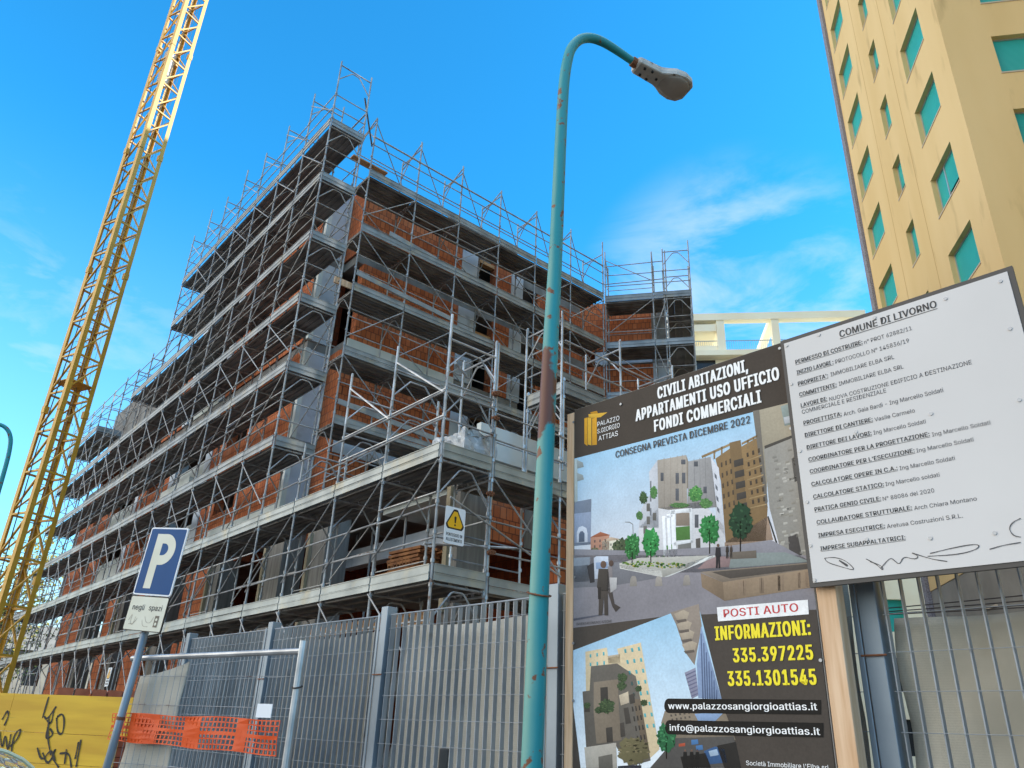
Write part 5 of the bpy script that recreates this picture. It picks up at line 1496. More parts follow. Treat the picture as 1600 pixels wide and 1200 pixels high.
14 44553a 542 1803 -1 1 -3 0 1 -1 2 -1
14 5d6f49 530 1789 -1 1 -2 -1 -1 -1 3 0
14 293323 516 1812 -3 2 -5 0 1 -2 4 -1
14 5d6f49 521 1808 -4 1 -5 0 1 -2 4 0
14 44553a 512 1798 -3 1 -1 -1 0 0 1 -1
14 5d6f49 532 1811 -1 1 -4 -1 -1 -1 5 -1
14 293323 537 1808 -1 1 -2 -1 -1 -1 3 0
14 5d6f49 518 1787 -4 0 -4 0 0 -1 4 0
14 44553a 511 1796 -2 2 -3 -1 0 -1 3 -2
14 5d6f49 519 1807 -2 1 -3 0 1 -2 3 -1
14 293323 518 1804 -4 2 -5 -1 1 -2 3 0
14 5d6f49 515 1802 -1 2 -5 -1 0 -2 4 0
14 44553a 507 1792 -1 2 -2 -1 0 -1 2 -1
14 5d6f49 514 1802 -1 2 -3 -1 -2 -3 5 0
14 293323 542 1806 -1 2 -3 -1 0 -2 3 0
14 5d6f49 512 1793 -2 1 -2 0 0 -2 2 -1
14 44553a 537 1789 -3 1 -2 0 0 -1 3 -1
14 5d6f49 531 1795 -4 1 -4 0 1 -1 3 0
14 293323 520 1801 -2 1 -5 0 0 -2 5 0
14 5d6f49 502 1798 -1 1 -5 0 2 -2 2 0
14 44553a 539 1801 -2 0 -5 1 2 -2 3 -1
14 5d6f49 525 1789 -1 1 -4 -1 -1 -1 4 -1
14 293323 515 1796 -3 1 -4 0 -1 -2 5 -1
14 5d6f49 513 1794 -1 1 -5 0 1 -1 4 0
14 44553a 521 1791 -2 1 -6 0 1 -2 5 0
14 5d6f49 522 1797 -3 1 -2 0 0 -1 2 -1
14 293323 535 1805 -2 1 -2 0 0 -1 3 -1
14 5d6f49 521 1807 -2 1 -2 -1 1 0 1 -1
14 44553a 542 1793 -2 1 -5 0 2 -2 3 0
14 5d6f49 533 1796 -2 0 -2 0 -1 -1 4 -1
14 293323 525 1797 -2 1 -2 -1 0 -1 2 0
14 5d6f49 521 1798 -1 1 -3 -1 0 -1 3 -1
13 44553a 219 1761 0 2 7 4 -3 3 -2 2 -9 -1 0 4 -5 -1 -2 4 -4 3 -4 -3 -5 3 -3 -4 -5 -1 -2 -3 -2 -2 -1 -2 -2 -2 -4 -2 -7 -1 2 -4 1 -2 6 -2 0 -2 -2 -5 2 -2 8 2 -1 -6 6 1 4 1 4 -5 5 3 4 0 4 2 2 3 6 -1 3 3 -3 4 4 2 2 2
14 44553a 201 1776 -2 1 -3 0 -2 -2 5 0
14 5d6f49 186 1754 -1 1 -3 0 0 -2 3 0
14 293323 186 1751 0 2 -4 -1 1 -2 2 0
14 5d6f49 221 1767 -1 1 -3 0 1 -1 2 -1
14 44553a 205 1775 0 1 -3 0 1 -1 1 -1
14 5d6f49 196 1757 -1 1 -3 0 1 -1 2 -1
14 293323 216 1748 -3 1 -5 0 0 -2 6 0
14 5d6f49 207 1752 -1 2 -3 -1 0 -2 3 0
14 44553a 194 1760 -4 1 -2 0 0 -1 3 -1
14 5d6f49 199 1761 -1 2 -3 -1 0 -1 3 -1
14 293323 219 1768 -2 1 -2 0 -1 -2 4 -1
14 5d6f49 202 1772 -2 1 -3 0 0 -2 4 0
14 44553a 190 1765 -1 2 -4 -1 0 -2 4 -1
14 5d6f49 199 1762 -1 1 -4 -1 -1 -1 4 0
14 293323 215 1750 -1 1 -2 0 0 -2 2 0
14 5d6f49 206 1749 -2 1 -4 -1 0 -1 5 -1
14 44553a 210 1764 -1 2 -4 -1 -2 -2 6 -1
14 5d6f49 192 1772 -1 1 -3 0 -1 -1 4 -1
14 293323 186 1749 -1 1 -2 0 0 -2 2 -1
14 5d6f49 180 1748 0 2 -3 -1 0 -2 3 0
14 44553a 180 1758 -1 1 -2 -1 -1 0 3 -1
14 5d6f49 208 1773 -4 1 -3 0 -1 -2 4 0
14 293323 207 1762 -4 2 -4 -1 -1 -2 5 0
14 5d6f49 221 1763 -3 2 -4 -1 2 -1 2 -1
14 44553a 195 1752 -3 1 -5 0 2 -2 2 0
14 5d6f49 217 1762 -2 1 -3 0 1 -2 2 -1
14 293323 191 1748 -4 1 -3 -1 -1 -1 4 -1
14 5d6f49 200 1760 -2 1 -4 0 1 -2 3 0
14 44553a 189 1767 -4 1 -5 0 -1 -2 6 0
14 5d6f49 212 1764 -3 1 -4 -1 0 -1 4 -1
14 293323 179 1762 -2 1 -3 0 0 -2 3 0
14 5d6f49 198 1748 -1 2 -5 -1 1 -2 3 0
14 44553a 183 1768 -4 3 -5 -2 -1 -2 6 -1
14 5d6f49 193 1760 -3 2 -4 -1 0 -2 4 0
14 293323 194 1769 -3 1 -4 -1 0 -1 4 0
14 5d6f49 197 1760 -2 1 -3 0 1 -2 2 -1
14 44553a 207 1761 -1 1 -3 0 0 -2 3 0
14 5d6f49 182 1764 -2 2 -3 -1 0 -1 3 -1
14 293323 222 1766 -2 1 -2 -1 -2 -1 5 0
14 5d6f49 200 1757 -2 2 -3 0 1 -2 2 0
14 44553a 224 1760 -1 1 -6 0 2 -2 3 0
14 5d6f49 203 1768 -2 2 -3 -1 -2 -1 5 -1
14 293323 212 1755 -2 2 -2 -1 1 -2 1 -1
14 5d6f49 209 1772 -2 0 -2 0 -1 -1 3 0
13 6b6448 554 1559 -21 8 10 12 -9 8 9 16 -33 -5 6 20 -29 -10 -5 18 -20 -7 -17 -8 -18 16 -12 -14 -26 9 -15 -9 -12 -10 -15 -7 0 -14 12 -13 -5 -9 -1 -9 -7 -10 -18 -14 11 -9 18 -5 12 -6 4 -13 23 3 8 -15 20 4 17 10 18 -13 10 19 22 -7 14 8 1 14 21 3 18 6 0 12 -13 11
14 6b6448 453 1519 -14 4 -20 -3 -2 -5 19 2
14 84795a 364 1557 -13 4 -13 -3 -5 -6 18 -1
14 403c2b 537 1576 -7 3 -7 -1 -6 -7 14 -1
14 84795a 433 1585 -10 2 -17 0 0 -6 19 0
14 6b6448 371 1566 -17 3 -15 -1 2 -5 14 -1
14 84795a 402 1579 -10 5 -13 -2 -2 -8 15 -2
14 403c2b 480 1611 -5 5 -14 -3 -6 -6 22 -2
14 84795a 462 1574 -8 5 -8 -1 -2 -10 11 -2
14 6b6448 528 1556 -8 5 -19 -4 0 -5 18 -1
14 84795a 472 1594 -9 2 -13 0 2 -4 13 -2
14 403c2b 499 1605 -5 5 -9 -2 0 -6 8 0
14 84795a 414 1597 -10 7 -11 -6 0 -4 9 -3
14 6b6448 422 1604 -8 4 -20 -1 1 -8 18 1
14 84795a 500 1552 -6 7 -16 -4 2 -8 12 0
14 403c2b 443 1509 -16 2 -18 -1 1 -6 17 1
14 84795a 460 1587 -8 3 -7 -1 0 -4 8 -3
14 6b6448 388 1509 -6 5 -12 -4 0 -4 11 -2
14 84795a 462 1616 -13 3 -13 0 2 -7 13 -3
14 403c2b 486 1556 -6 5 -10 -3 -2 -6 11 -1
14 84795a 364 1542 -10 6 -19 -4 2 -5 13 0
14 6b6448 448 1523 -3 4 -10 -3 -2 -4 10 1
14 84795a 522 1598 -3 4 -11 -3 -1 -2 11 -2
14 403c2b 540 1594 -8 6 -15 -2 -1 -9 15 -1
14 84795a 366 1564 -11 4 -12 -3 -3 -5 13 0
14 6b6448 366 1545 -1 6 -7 -4 -1 -4 6 -1
14 84795a 395 1578 -2 7 -15 -3 0 -10 14 -1
14 403c2b 485 1570 -14 3 -15 0 -1 -9 15 2
14 84795a 432 1589 -15 2 -13 -1 -1 -5 18 -3
14 6b6448 472 1609 -6 7 -16 -3 -1 -9 16 -1
14 84795a 556 1553 -10 4 -17 -2 1 -7 14 2
14 403c2b 469 1585 -12 3 -14 -1 -5 -8 21 -1
14 84795a 465 1556 -4 4 -9 0 1 -8 8 -1
14 6b6448 488 1552 -7 3 -6 -1 -3 -5 9 0
14 84795a 472 1549 -8 2 -12 -1 -3 -5 16 1
14 403c2b 432 1513 -6 4 -8 -3 0 -3 8 -3
14 84795a 480 1592 -5 4 -7 -2 1 -4 5 -2
14 6b6448 446 1573 -9 7 -10 -4 -1 -8 10 0
14 84795a 433 1580 -4 5 -10 -2 -4 -7 13 1
14 403c2b 454 1552 -4 5 -15 -2 0 -7 14 1
14 84795a 468 1605 -6 3 -9 -1 -2 -5 10 1
14 6b6448 486 1589 -13 3 -19 -1 0 -5 19 -1
14 84795a 418 1551 -13 3 -13 -1 -4 -7 17 1
14 403c2b 521 1575 -9 2 -10 0 2 -5 9 -2
14 84795a 443 1495 -2 5 -8 -4 -4 -4 12 -2
13 1f170f 657 1626 7 0 -5 -99 -7 0
13 2c6440 717 1628 4 11 4 13 -3 11 -17 0 6 20 -10 4 -11 -1 -8 6 -7 10 -10 -3 -9 -12 -12 16 -10 -8 -6 -11 -12 -3 2 -18 -14 -4 3 -14 -15 -8 17 -12 -8 -12 -2 -12 16 -3 -4 -14 9 -4 2 -12 7 -8 12 6 8 -4 8 -1 10 -5 9 2 7 11 6 7 8 6 11 4 4 10 3 11 -2 11
14 2c6440 679 1674 -4 6 -5 -4 -3 -6 6 1
14 46885a 666 1624 -5 4 -5 -3 -1 -3 6 -4
14 1a3c26 710 1612 -4 6 -9 -3 1 -6 8 -4
14 46885a 650 1575 -5 7 -9 -4 -3 -9 11 0
14 2c6440 692 1642 -2 3 -5 0 1 -5 4 -1
14 46885a 631 1634 -3 4 -5 -2 -1 -4 5 0
14 1a3c26 626 1609 -7 4 -7 0 1 -8 6 -5
14 46885a 711 1653 -2 4 -5 -1 -2 -8 7 -1
14 2c6440 626 1607 -4 8 -13 -4 -1 -9 11 0
14 46885a 644 1650 -2 4 -6 1 1 -9 5 -1
14 1a3c26 661 1636 -4 2 -3 -1 0 -3 4 -3
14 46885a 666 1623 -4 5 -3 -3 -3 -7 6 -3
14 2c6440 640 1571 -5 4 -9 -3 -3 -4 12 -2
14 46885a 686 1667 -5 4 -5 -1 -2 -7 7 0
14 1a3c26 654 1657 -4 7 -4 -4 -2 -8 6 -5
14 46885a 639 1615 -3 5 -7 -4 -4 -5 10 1
14 2c6440 653 1657 -2 5 -5 -3 -3 -7 7 0
14 46885a 634 1649 -1 8 -10 -3 0 -11 8 1
14 1a3c26 672 1625 -4 6 -8 -4 1 -5 6 -3
14 46885a 643 1667 -4 3 -6 1 2 -7 4 -2
14 2c6440 619 1595 -1 4 -8 -2 -2 -5 10 -2
14 46885a 615 1597 -4 6 -11 -2 2 -7 7 -1
14 1a3c26 661 1586 -6 7 -8 -3 1 -9 6 1
14 46885a 651 1634 -5 5 -5 -2 0 -6 4 -2
14 2c6440 702 1680 -8 3 -9 -1 -2 -6 11 0
14 46885a 667 1610 -5 4 -8 -1 0 -6 8 -2
14 1a3c26 675 1673 -6 3 -10 -1 1 -5 8 -1
14 46885a 709 1624 -3 9 -15 -4 1 -10 13 -3
14 2c6440 668 1584 -3 3 -5 0 2 -6 3 -4
14 46885a 641 1613 -2 3 -5 -2 -3 -5 8 -1
14 1a3c26 671 1633 -5 3 -6 -2 -3 -4 9 0
14 46885a 663 1685 -4 7 -8 -4 -3 -8 9 1
14 2c6440 614 1604 -5 3 -7 -1 -1 -4 9 -2
14 46885a 693 1656 -7 7 -9 -3 2 -7 7 -6
14 1a3c26 704 1662 -7 4 -7 -2 -3 -6 10 -2
14 46885a 696 1630 -2 5 -6 1 -1 -12 7 0
14 2c6440 665 1642 -5 3 -7 1 0 -8 7 0
14 46885a 653 1639 -4 6 -7 -3 -3 -8 9 -2
14 1a3c26 618 1634 -4 5 -7 -2 0 -5 6 -1
14 46885a 651 1614 -5 5 -11 -2 0 -7 10 -1
14 2c6440 640 1587 -6 8 -11 -4 3 -7 7 -4
14 46885a 700 1611 -2 2 -5 1 1 -6 4 -4
14 1a3c26 712 1597 -2 6 -6 -3 1 -6 4 -3
14 46885a 631 1666 -5 2 -5 0 -1 -4 6 -2
9 8f8378 721 2271 112 19 75 13 10 -117 -59 -199 -54 68 -51 151
10 a89a88 745 2262 63 17 37 -17 -17 -36 -61 -4
11 655c55 755 2227 68 3 2 -14 -58 -4
10 a89a88 759 2205 62 18 37 -16 -17 -36 -60 -5
11 655c55 769 2171 67 4 2 -14 -58 -5
10 a89a88 773 2155 61 18 37 -16 -16 -36 -60 -5
11 655c55 783 2121 66 4 3 -14 -58 -5
10 a89a88 786 2095 61 19 37 -16 -17 -35 -59 -6
11 655c55 796 2062 65 5 3 -14 -57 -5
10 8da0c0 914 2186 95 -367 -138 5 3 172
11 60718f 908 2147 7 0 -11 -327 -9 0
11 60718f 921 2098 7 0 -10 -278 -9 0
11 60718f 933 2050 7 0 -9 -230 -9 0
11 60718f 945 2003 7 0 -7 -183 -9 0
11 60718f 958 1956 6 0 -6 -136 -9 0
11 60718f 969 1910 7 0 -5 -91 -9 1
11 60718f 981 1864 7 0 -4 -45 -9 0
9 8d8da0 794 1951 70 24 10 -137 -43 -18
10 6a6c84 800 1940 64 22 1 -7 -64 -21
10 6a6c84 804 1922 61 21 1 -7 -60 -20
10 6a6c84 809 1905 58 19 0 -6 -56 -19
10 6a6c84 814 1888 54 18 0 -7 -53 -17
10 6a6c84 818 1870 51 17 0 -6 -49 -17
10 6a6c84 823 1853 47 16 0 -7 -45 -15
10 6a6c84 828 1836 43 14 0 -6 -42 -14
9 8a7d6c 656 1759 190 33 179 -34 47 -129 -353 -19 -90 89
10 5d564e 690 1742 11 1 3 -10 -11 -1
10 5d564e 696 1722 11 1 3 -10 -11 -1
10 5d564e 703 1702 10 1 3 -10 -10 -1
10 5d564e 718 1746 11 1 3 -10 -11 -2
10 5d564e 724 1725 11 2 2 -10 -10 -2
10 5d564e 729 1705 11 2 3 -10 -11 -2
10 5d564e 746 1749 12 2 2 -10 -11 -2
10 5d564e 751 1729 11 1 2 -10 -10 -1
10 5d564e 756 1709 10 1 3 -10 -11 -1
10 5d564e 774 1753 12 2 1 -11 -11 -1
10 5d564e 778 1733 11 1 2 -10 -11 -2
10 5d564e 782 1712 11 1 1 -10 -10 -1
10 5d564e 802 1757 11 2 2 -11 -11 -1
10 5d564e 805 1736 11 2 1 -11 -10 -1
10 5d564e 808 1715 11 2 1 -11 -10 -1
11 8ba3c4 843 1747 177 11 -69 -54 -88 7
10 55524f 720 1628 343 18 18 -141 -535 -28
11 3c5c86 886 1572 67 24 52 -11 11 -59 -102 -13
12 9fb4c8 913 1573 50 12 8 -27 -49 -9
12 4d78a8 814 1622 40 4 3 -22 -43 -5
12 4d78a8 840 1596 40 5 3 -22 -42 -6
11 a8503a 736 1601 40 6 -1 -15 -40 -5
11 23211f 743 1540 153 24 27 -67 -166 -9
11 2c2a28 964 1600 107 21 20 -116 -93 -5
12 6d564a 780 1571 -1 3 -2 2 -3 1 -3 -1 -2 -2 -1 -3 0 -3 3 -2 3 -1 3 1 2 2
12 1f1e1d 763 1564 21 0 1 -31 -5 -5 -18 0 -4 5
12 1f1e1d 762 1528 18 1 -1 -40 -8 0 1 30 -6 -30 -8 -1
12 6d564a 820 1573 -1 3 -2 2 -3 0 -3 0 -2 -3 -2 -3 1 -3 2 -2 3 0 3 0 3 3
12 1f1e1d 803 1565 20 1 1 -31 -4 -5 -18 -1 -4 6
12 1f1e1d 802 1530 18 1 -2 -40 -8 0 1 30 -5 -30 -8 -1
12 6d564a 853 1574 0 3 -2 2 -3 1 -3 -1 -3 -2 -1 -4 1 -3 2 -2 3 0 3 1 2 2
12 1f1e1d 837 1566 20 1 1 -31 -5 -4 -18 -1 -4 6
12 1f1e1d 835 1532 18 0 -2 -39 -7 0 1 30 -6 -31 -8 0
12 c4c8cc 468 1565 17 4 2 -20 -18 -2
12 55585a 476 1547 5 0 3 -73 -7 0
13 30323a 491 1488 -82 -4 -77 -8 0 -9 158 8
14 f4f2f0 1019 2276 511 -3 -4 -69 -505 -1
14 1f1d1b 685 1822 -11 -3 -10 -8 -6 -11 -3 -14 1 -14 6 -12 8 -7 11 -3 847 1 8 63
14 1f1d1b 684 1715 -11 -3 -9 -8 -7 -11 -3 -14 2 -13 5 -11 8 -8 11 -2 846 9 8 61"""
TEXTS = [
('B', 'CIVILI ABITAZIONI,', 0.699, 1.3357, 3.5883, 0.079, 'white', 3),
('B', 'APPARTAMENTI USO UFFICIO', 0.5235, 1.5193, 3.4797, 0.0794, 'white', 3),
('B', 'FONDI COMMERCIALI', 0.664, 1.3969, 3.3723, 0.0789, 'white', 3),
('B', 'CONSEGNA PREVISTA DICEMBRE 2022', 0.355, 1.3165, 3.268, 0.0456, 'dark', 2),
('B', 'PALAZZO', 0.2068, 0.3931, 3.5241, 0.0323, 'white', 0),
('B', 'S.GIORGIO', 0.2064, 0.3947, 3.4727, 0.0321, 'white', 0),
('B', 'ATTIAS', 0.2153, 0.3782, 3.418, 0.0344, 'white', 0),
('B', 'INVENTACOMUNICAZIONE', 0.0277, 0.3058, 2.2446, 0.0145, 'dark', 0),
('B', 'POSTI AUTO', 1.0568, 1.4756, 2.2214, 0.04, 'red', 2),
('B', 'INFORMAZIONI:', 0.9968, 1.5263, 2.1067, 0.0713, 'yellow', 3),
('B', '335.397225', 1.0929, 1.5248, 1.9938, 0.0687, 'yellow', 3),
('B', '335.1301545', 1.0526, 1.5267, 1.8808, 0.0712, 'yellow', 3),
('B', 'www.palazzosangiorgioattias.it', 0.6808, 1.5138, 1.7695, 0.0315, 'white', 2),
('B', 'info@palazzosangiorgioattias.it', 0.6844, 1.5133, 1.6632, 0.0309, 'white', 2),
('B', "Società Immobiliare l'Elba srl", 1.1213, 1.5353, 1.5197, 0.0197, 'white', 0),
('S', 'COMUNE DI LIVORNO', 1.8966, 2.3803, 3.5947, 0.0384, 'black', 2),
('S', 'PERMESSO DI COSTRUIRE:', 1.6394, 2.0062, 3.5192, 0.0237, 'black', 2),
('S', 'n° PROT 62882/11', 2.0147, 2.2487, 3.5142, 0.0223, 'grey', 0),
('S', 'INIZIO LAVORI :', 1.639, 1.8435, 3.4559, 0.0234, 'black', 2),
('S', 'PROTOCOLLO N° 145836/19', 1.854, 2.2253, 3.4526, 0.0226, 'grey', 0),
('S', "PROPRIETA':", 1.6382, 1.8055, 3.3887, 0.0231, 'black', 2),
('S', 'IMMOBILIARE ELBA SRL', 1.8195, 2.1436, 3.3889, 0.0225, 'grey', 0),
('S', 'COMMITTENTE:', 1.6379, 1.8423, 3.3244, 0.0229, 'black', 2),
('S', 'IMMOBILIARE ELBA SRL', 1.8547, 2.1778, 3.3245, 0.0221, 'grey', 0),
('S', 'LAVORI DI:', 1.6386, 1.7826, 3.2615, 0.0226, 'black', 2),
('S', 'NUOVA COSTRUZIONE EDIFICIO A DESTINAZIONE', 1.794, 2.4705, 3.2546, 0.022, 'grey', 0),
('S', 'COMMERCIALE E RESIDENZIALE', 1.6403, 2.0777, 3.2231, 0.0224, 'grey', 0),
('S', 'PROGETTISTA:', 1.6409, 1.8458, 3.1596, 0.0222, 'black', 2),
('S', 'Arch. Gaia Bardi - Ing Marcello Soldati', 1.8552, 2.329, 3.1539, 0.0214, 'grey', 0),
('S', 'DIRETTORE DI CANTIERE:', 1.6396, 1.9921, 3.0916, 0.0219, 'black', 2),
('S', 'Vasile Carmelo', 2.0009, 2.1901, 3.0869, 0.0206, 'grey', 0),
('S', 'DIRETTORE DEI LAVORI:', 1.6412, 1.9759, 3.0227, 0.0216, 'black', 2),
('S', 'Ing Marcello Soldati', 1.9852, 2.2284, 3.0209, 0.0204, 'grey', 0),
('S', 'COORDINATORE PER LA PROGETTAZIONE:', 1.6428, 2.234, 2.9552, 0.0213, 'black', 2),
('S', 'Ing Marcello Soldati', 2.2441, 2.4881, 2.9493, 0.0192, 'grey', 0),
('S', "COORDINATORE PER L'ESECUZIONE:", 1.6416, 2.1562, 2.8913, 0.0211, 'black', 2),
('S', 'Ing Marcello Soldati', 2.1636, 2.4081, 2.8876, 0.0193, 'grey', 0),
('S', 'CALCOLATORE OPERE IN C.A.:', 1.6414, 2.0669, 2.8237, 0.0208, 'black', 2),
('S', 'Ing Marcello Soldati', 2.0764, 2.3179, 2.8192, 0.0193, 'grey', 0),
('S', 'CALCOLATORE STATICO:', 1.6424, 1.9929, 2.7569, 0.0206, 'black', 2),
('S', 'Ing Marcello soldati', 2.0006, 2.2413, 2.7555, 0.0193, 'grey', 0),
('S', 'PRATICA GENIO CIVILE:', 1.6409, 1.9686, 2.6913, 0.0203, 'black', 2),
('S', 'N° 88086 del 2020', 1.9771, 2.2063, 2.6876, 0.0191, 'grey', 0),
('S', 'COLLAUDATORE STRUTTURALE:', 1.6432, 2.0987, 2.6252, 0.02, 'black', 2),
('S', 'Arch Chiara Montano', 2.1079, 2.3693, 2.6204, 0.0185, 'grey', 0),
('S', 'IMPRESA ESECUTRICE:', 1.6429, 1.9661, 2.5597, 0.0198, 'black', 2),
('S', 'Aretusa Costruzioni S.R.L.', 1.9748, 2.3005, 2.5552, 0.0187, 'grey', 0),
('S', 'IMPRESE SUBAPPALTATRICI:', 1.6448, 2.0479, 2.4932, 0.0195, 'black', 2),
]
SCRIBBLE = [[(1.66, 2.454), (1.707, 2.454), (1.762, 2.431), (1.805, 2.376), (1.739, 2.402), (1.67, 2.432), (1.66, 2.454)], [(1.73, 2.435), (1.765, 2.406)], [(1.857, 2.427), (1.902, 2.396), (1.927, 2.363), (1.925, 2.387), (1.874, 2.412)], [(1.917, 2.376), (1.967, 2.42), (1.982, 2.406), (2.002, 2.381), (2.026, 2.419), (2.069, 2.398), (2.094, 2.41), (2.052, 2.436), (2.137, 2.393), (2.202, 2.374)], [(2.128, 2.406), (2.248, 2.398), (2.324, 2.409), (2.344, 2.426), (2.319, 2.435), (2.232, 2.429), (2.141, 2.417)], [(2.376, 2.405), (2.429, 2.415), (2.495, 2.418)], [(2.516, 2.517), (2.482, 2.505), (2.464, 2.479), (2.475, 2.449), (2.499, 2.44)]]
SCREWS_S = [(1.789, 3.648), (2.086, 3.644), (2.424, 3.624), (2.663, 3.624), (2.651, 3.375), (2.617, 3.031), (2.258, 3.061), (1.903, 3.056), (1.602, 3.646), (1.602, 3.41), (1.604, 3.022), (1.608, 2.746), (1.597, 2.524), (1.596, 2.355), (1.874, 2.517), (2.153, 2.484), (2.409, 2.47)]
SCREWS_B = [(-0.005, 3.61), (0.408, 3.633), (1.54, 3.667), (1.55, 3.176), (1.559, 2.531), (1.558, 1.989), (0.013, 2.541), (0.005, 2.14), (0.007, 1.811)]
# ------------------------------------------------------------------ ground
M_ASPH = mat('asphalt', lin('4a4a4b'), 0.9, 0, lin('3c3c3d'), 0.8, bump=0.4, bump_scale=120)
M_DIRT = mat('site_soil', lin('6f6252'), 0.95, 0, lin('574c40'), 0.5, bump=0.4)
M_PAVE = mat('pavement_slabs', lin('8d8983'), 0.9, 0, lin('77736d'), 1.0, build=brick_nodes(0.4, 0.4, 0.01, lin('8d8983'), lin('7f7b75'), lin('5a5752'), 0.01))
g = MB(); g.quad((-1200,-1200,0),(1200,-1200,0),(1200,1200,0),(-1200,1200,0))
tag(g.build('ground', M_DIRT), kind='structure')
r = MB(); r.quad((-60,-30,0.004),(60,-30,0.004),(60,3,0.004),(-60,3,0.004)); 
road = tag(r.build('road', M_ASPH), kind='structure'); road.location = (0.448, 4.98, 0); road.rotation_euler = (0,0,radians(-46)); road.data.transform(Matrix.Translation((0,-4.7,0)))
r = MB(); r.box(-60,-1.6,0.0,60,0.15,0.13)
pav = tag(r.build('pavement', M_PAVE), kind='structure'); pav.location = (0.448,4.98,0.0); pav.rotation_euler = (0,0,radians(-46))

# ------------------------------------------------------------------ the unfinished building (local x along its right front, y along its left front)
OX, OY, RZ = -5.695, 17.554, 39.8
bld = thing('unfinished_building', 'unfinished red clay block building with concrete slabs behind the scaffolding', 'building', (OX, OY, 0), RZ)
def bpart(name, m, *boxes):
    b = MB()
    for q in boxes: b.box(*q)
    return b.build(name, m, bld)
SL = [6.35, 8.6, 11.7, 14.7]           # slab undersides
for i, z in enumerate(SL):
    t = 0.3
    if i == 0: bpart('floor_slab', M_CONC, (2.05,-5.5,z,13.5,26.3,z+t))
    else:
        bpart('floor_slab', M_CONC, (1.4,2.25,z,2.2,26.3,z+t), (2.2,1.4,z,8.85,26.3,z+t), (8.85,1.8,z,12.6,26.3,z+t))
bpart('roof_slab', M_CONC, (1.7,2.65,17.05,2.2,12.3,17.3), (2.2,1.7,17.05,8.85,12.3,17.3), (8.85,2.15,17.05,13.2,12.3,17.3))
bpart('parapet', M_CONC, (1.35,2.6,17.05,1.65,10.8,17.62)); bpart('parapet', M_CONC, (8.86,1.8,17.05,13.2,2.1,17.75))
bpart('return_wall', M_BRICK, (2.13,1.36,6.0,2.26,2.6,11.7)); bpart('return_wall', M_BRICK, (2.13,1.36,15.0,2.26,2.6,17.6)); bpart('return_wall', M_BRICK_D, (2.3,2.6,12.0,2.5,3.2,14.7))
# right front, plane y 1.35
for z0, z1 in ((6.66,8.6),(8.9,11.7),(12.0,14.7),(15.0,17.6)):
    x0 = 2.13 if z0 != 12.0 else 2.4
    if z0 != 12.0: x0 = 2.27
    bpart('brick_wall', M_BRICK, (x0,1.35,z0,6.05 if z0 > 8 else 3.4,1.65,z1))
    if z0 < 8: bpart('brick_wall', M_BRICK, (4.6,1.35,z0,6.05,1.65,z1))
    bpart('brick_wall', M_BRICK, (7.55,1.35,z0,8.3,1.65,z1))
    bpart('insulated_column', M_WHITEP, (6.05,1.32,z0,6.72,1.7,z1))
    bpart('insulated_column', M_WHITEP, (8.3,1.32,z0,8.85,1.9,z1))
    bpart('brick_wall', M_BRICK, (10.0,1.8,z0,13.3,2.1,min(z1,17.04)))
    bpart('corner_column', M_WHITEP, (1.48,2.2,z0,2.12,2.6,z1))
    bpart('corner_batten', M_PLASTER, (1.33,2.13,z0,1.47,2.3,z1))
    bpart('window_lintel', M_WOOD, (6.74,1.4,z1-0.75,7.53,1.6,z1-0.62))
bpart('pale_beam', M_PLASTER, (2.2,1.31,11.35,6.05,1.349,12.02))
bpart('pale_beam', M_WHITEP, (4.3,1.30,10.9,6.05,1.348,11.34))
bpart('pale_beam', M_WHITEP, (2.22,1.31,8.5,6.05,1.349,8.95))
bpart('concrete_lintel', M_CONC, (6.72,1.36,11.2,8.3,1.7,11.7))
bpart('parapet', M_CONC, (5.6,1.67,17.31,8.8,1.9,18.35))
bpart('parapet', M_BRICK, (7.0,1.64,17.8,8.2,1.669,18.2))
# left front, plane x 1.35
for z0, z1, ye in ((6.66,8.6,26.3),(8.9,11.7,26.3),(12.0,14.7,15.6),(15.0,17.05,12.3)):
    for a, b in ((2.3,5.6),(7.2,8.4),(12.6,13.7),(15.1,16.4),(20.4,22.0),(23.3,25.8)):
        if b < ye: bpart('brick_wall', M_BRICK, (1.35,a,z0,1.65,b,z1))
    for a, b in ((8.4,8.95),(16.4,16.95),(25.8,26.3),(12.0,12.6)):
        if b <= ye+0.4: bpart('insulated_column', M_WHITEP, (1.32,a,z0,1.75,b,z1))
    for a, b in ((5.6,7.2),(13.7,15.1),(22.0,23.3)):
        if b < ye:
            bpart('brick_wall', M_BRICK, (1.35,a,z0,1.65,b,z0+0.9)); bpart('window_lintel', M_CONC, (1.36,a,z1-0.45,1.66,b,z1))
    for a, b in ((9.0,11.9),(17.0,20.3)):
        if b < ye:
            bpart('loggia_parapet', M_PLASTER, (1.36,a,z0,1.5,b,z0+0.95))
bpart('plaster_skirt', M_PLASTER, (1.31,2.4,6.66,1.349,7.2,7.05))
for a, b, z in ((5.9,10.1,12.22),(16.0,20.9,12.3),(9.0,11.9,8.9)):
    bpart('balcony_slab', M_PLASTER, (0.95,a,z,1.39,b,z+0.26))
bpart('stair_block', M_CONC, (1.25,16.4,14.0,5.0,24.2,15.75))
bpart('roof_kerb', M_CONC, (1.2,12.6,14.7,1.34,16.3,15.0))
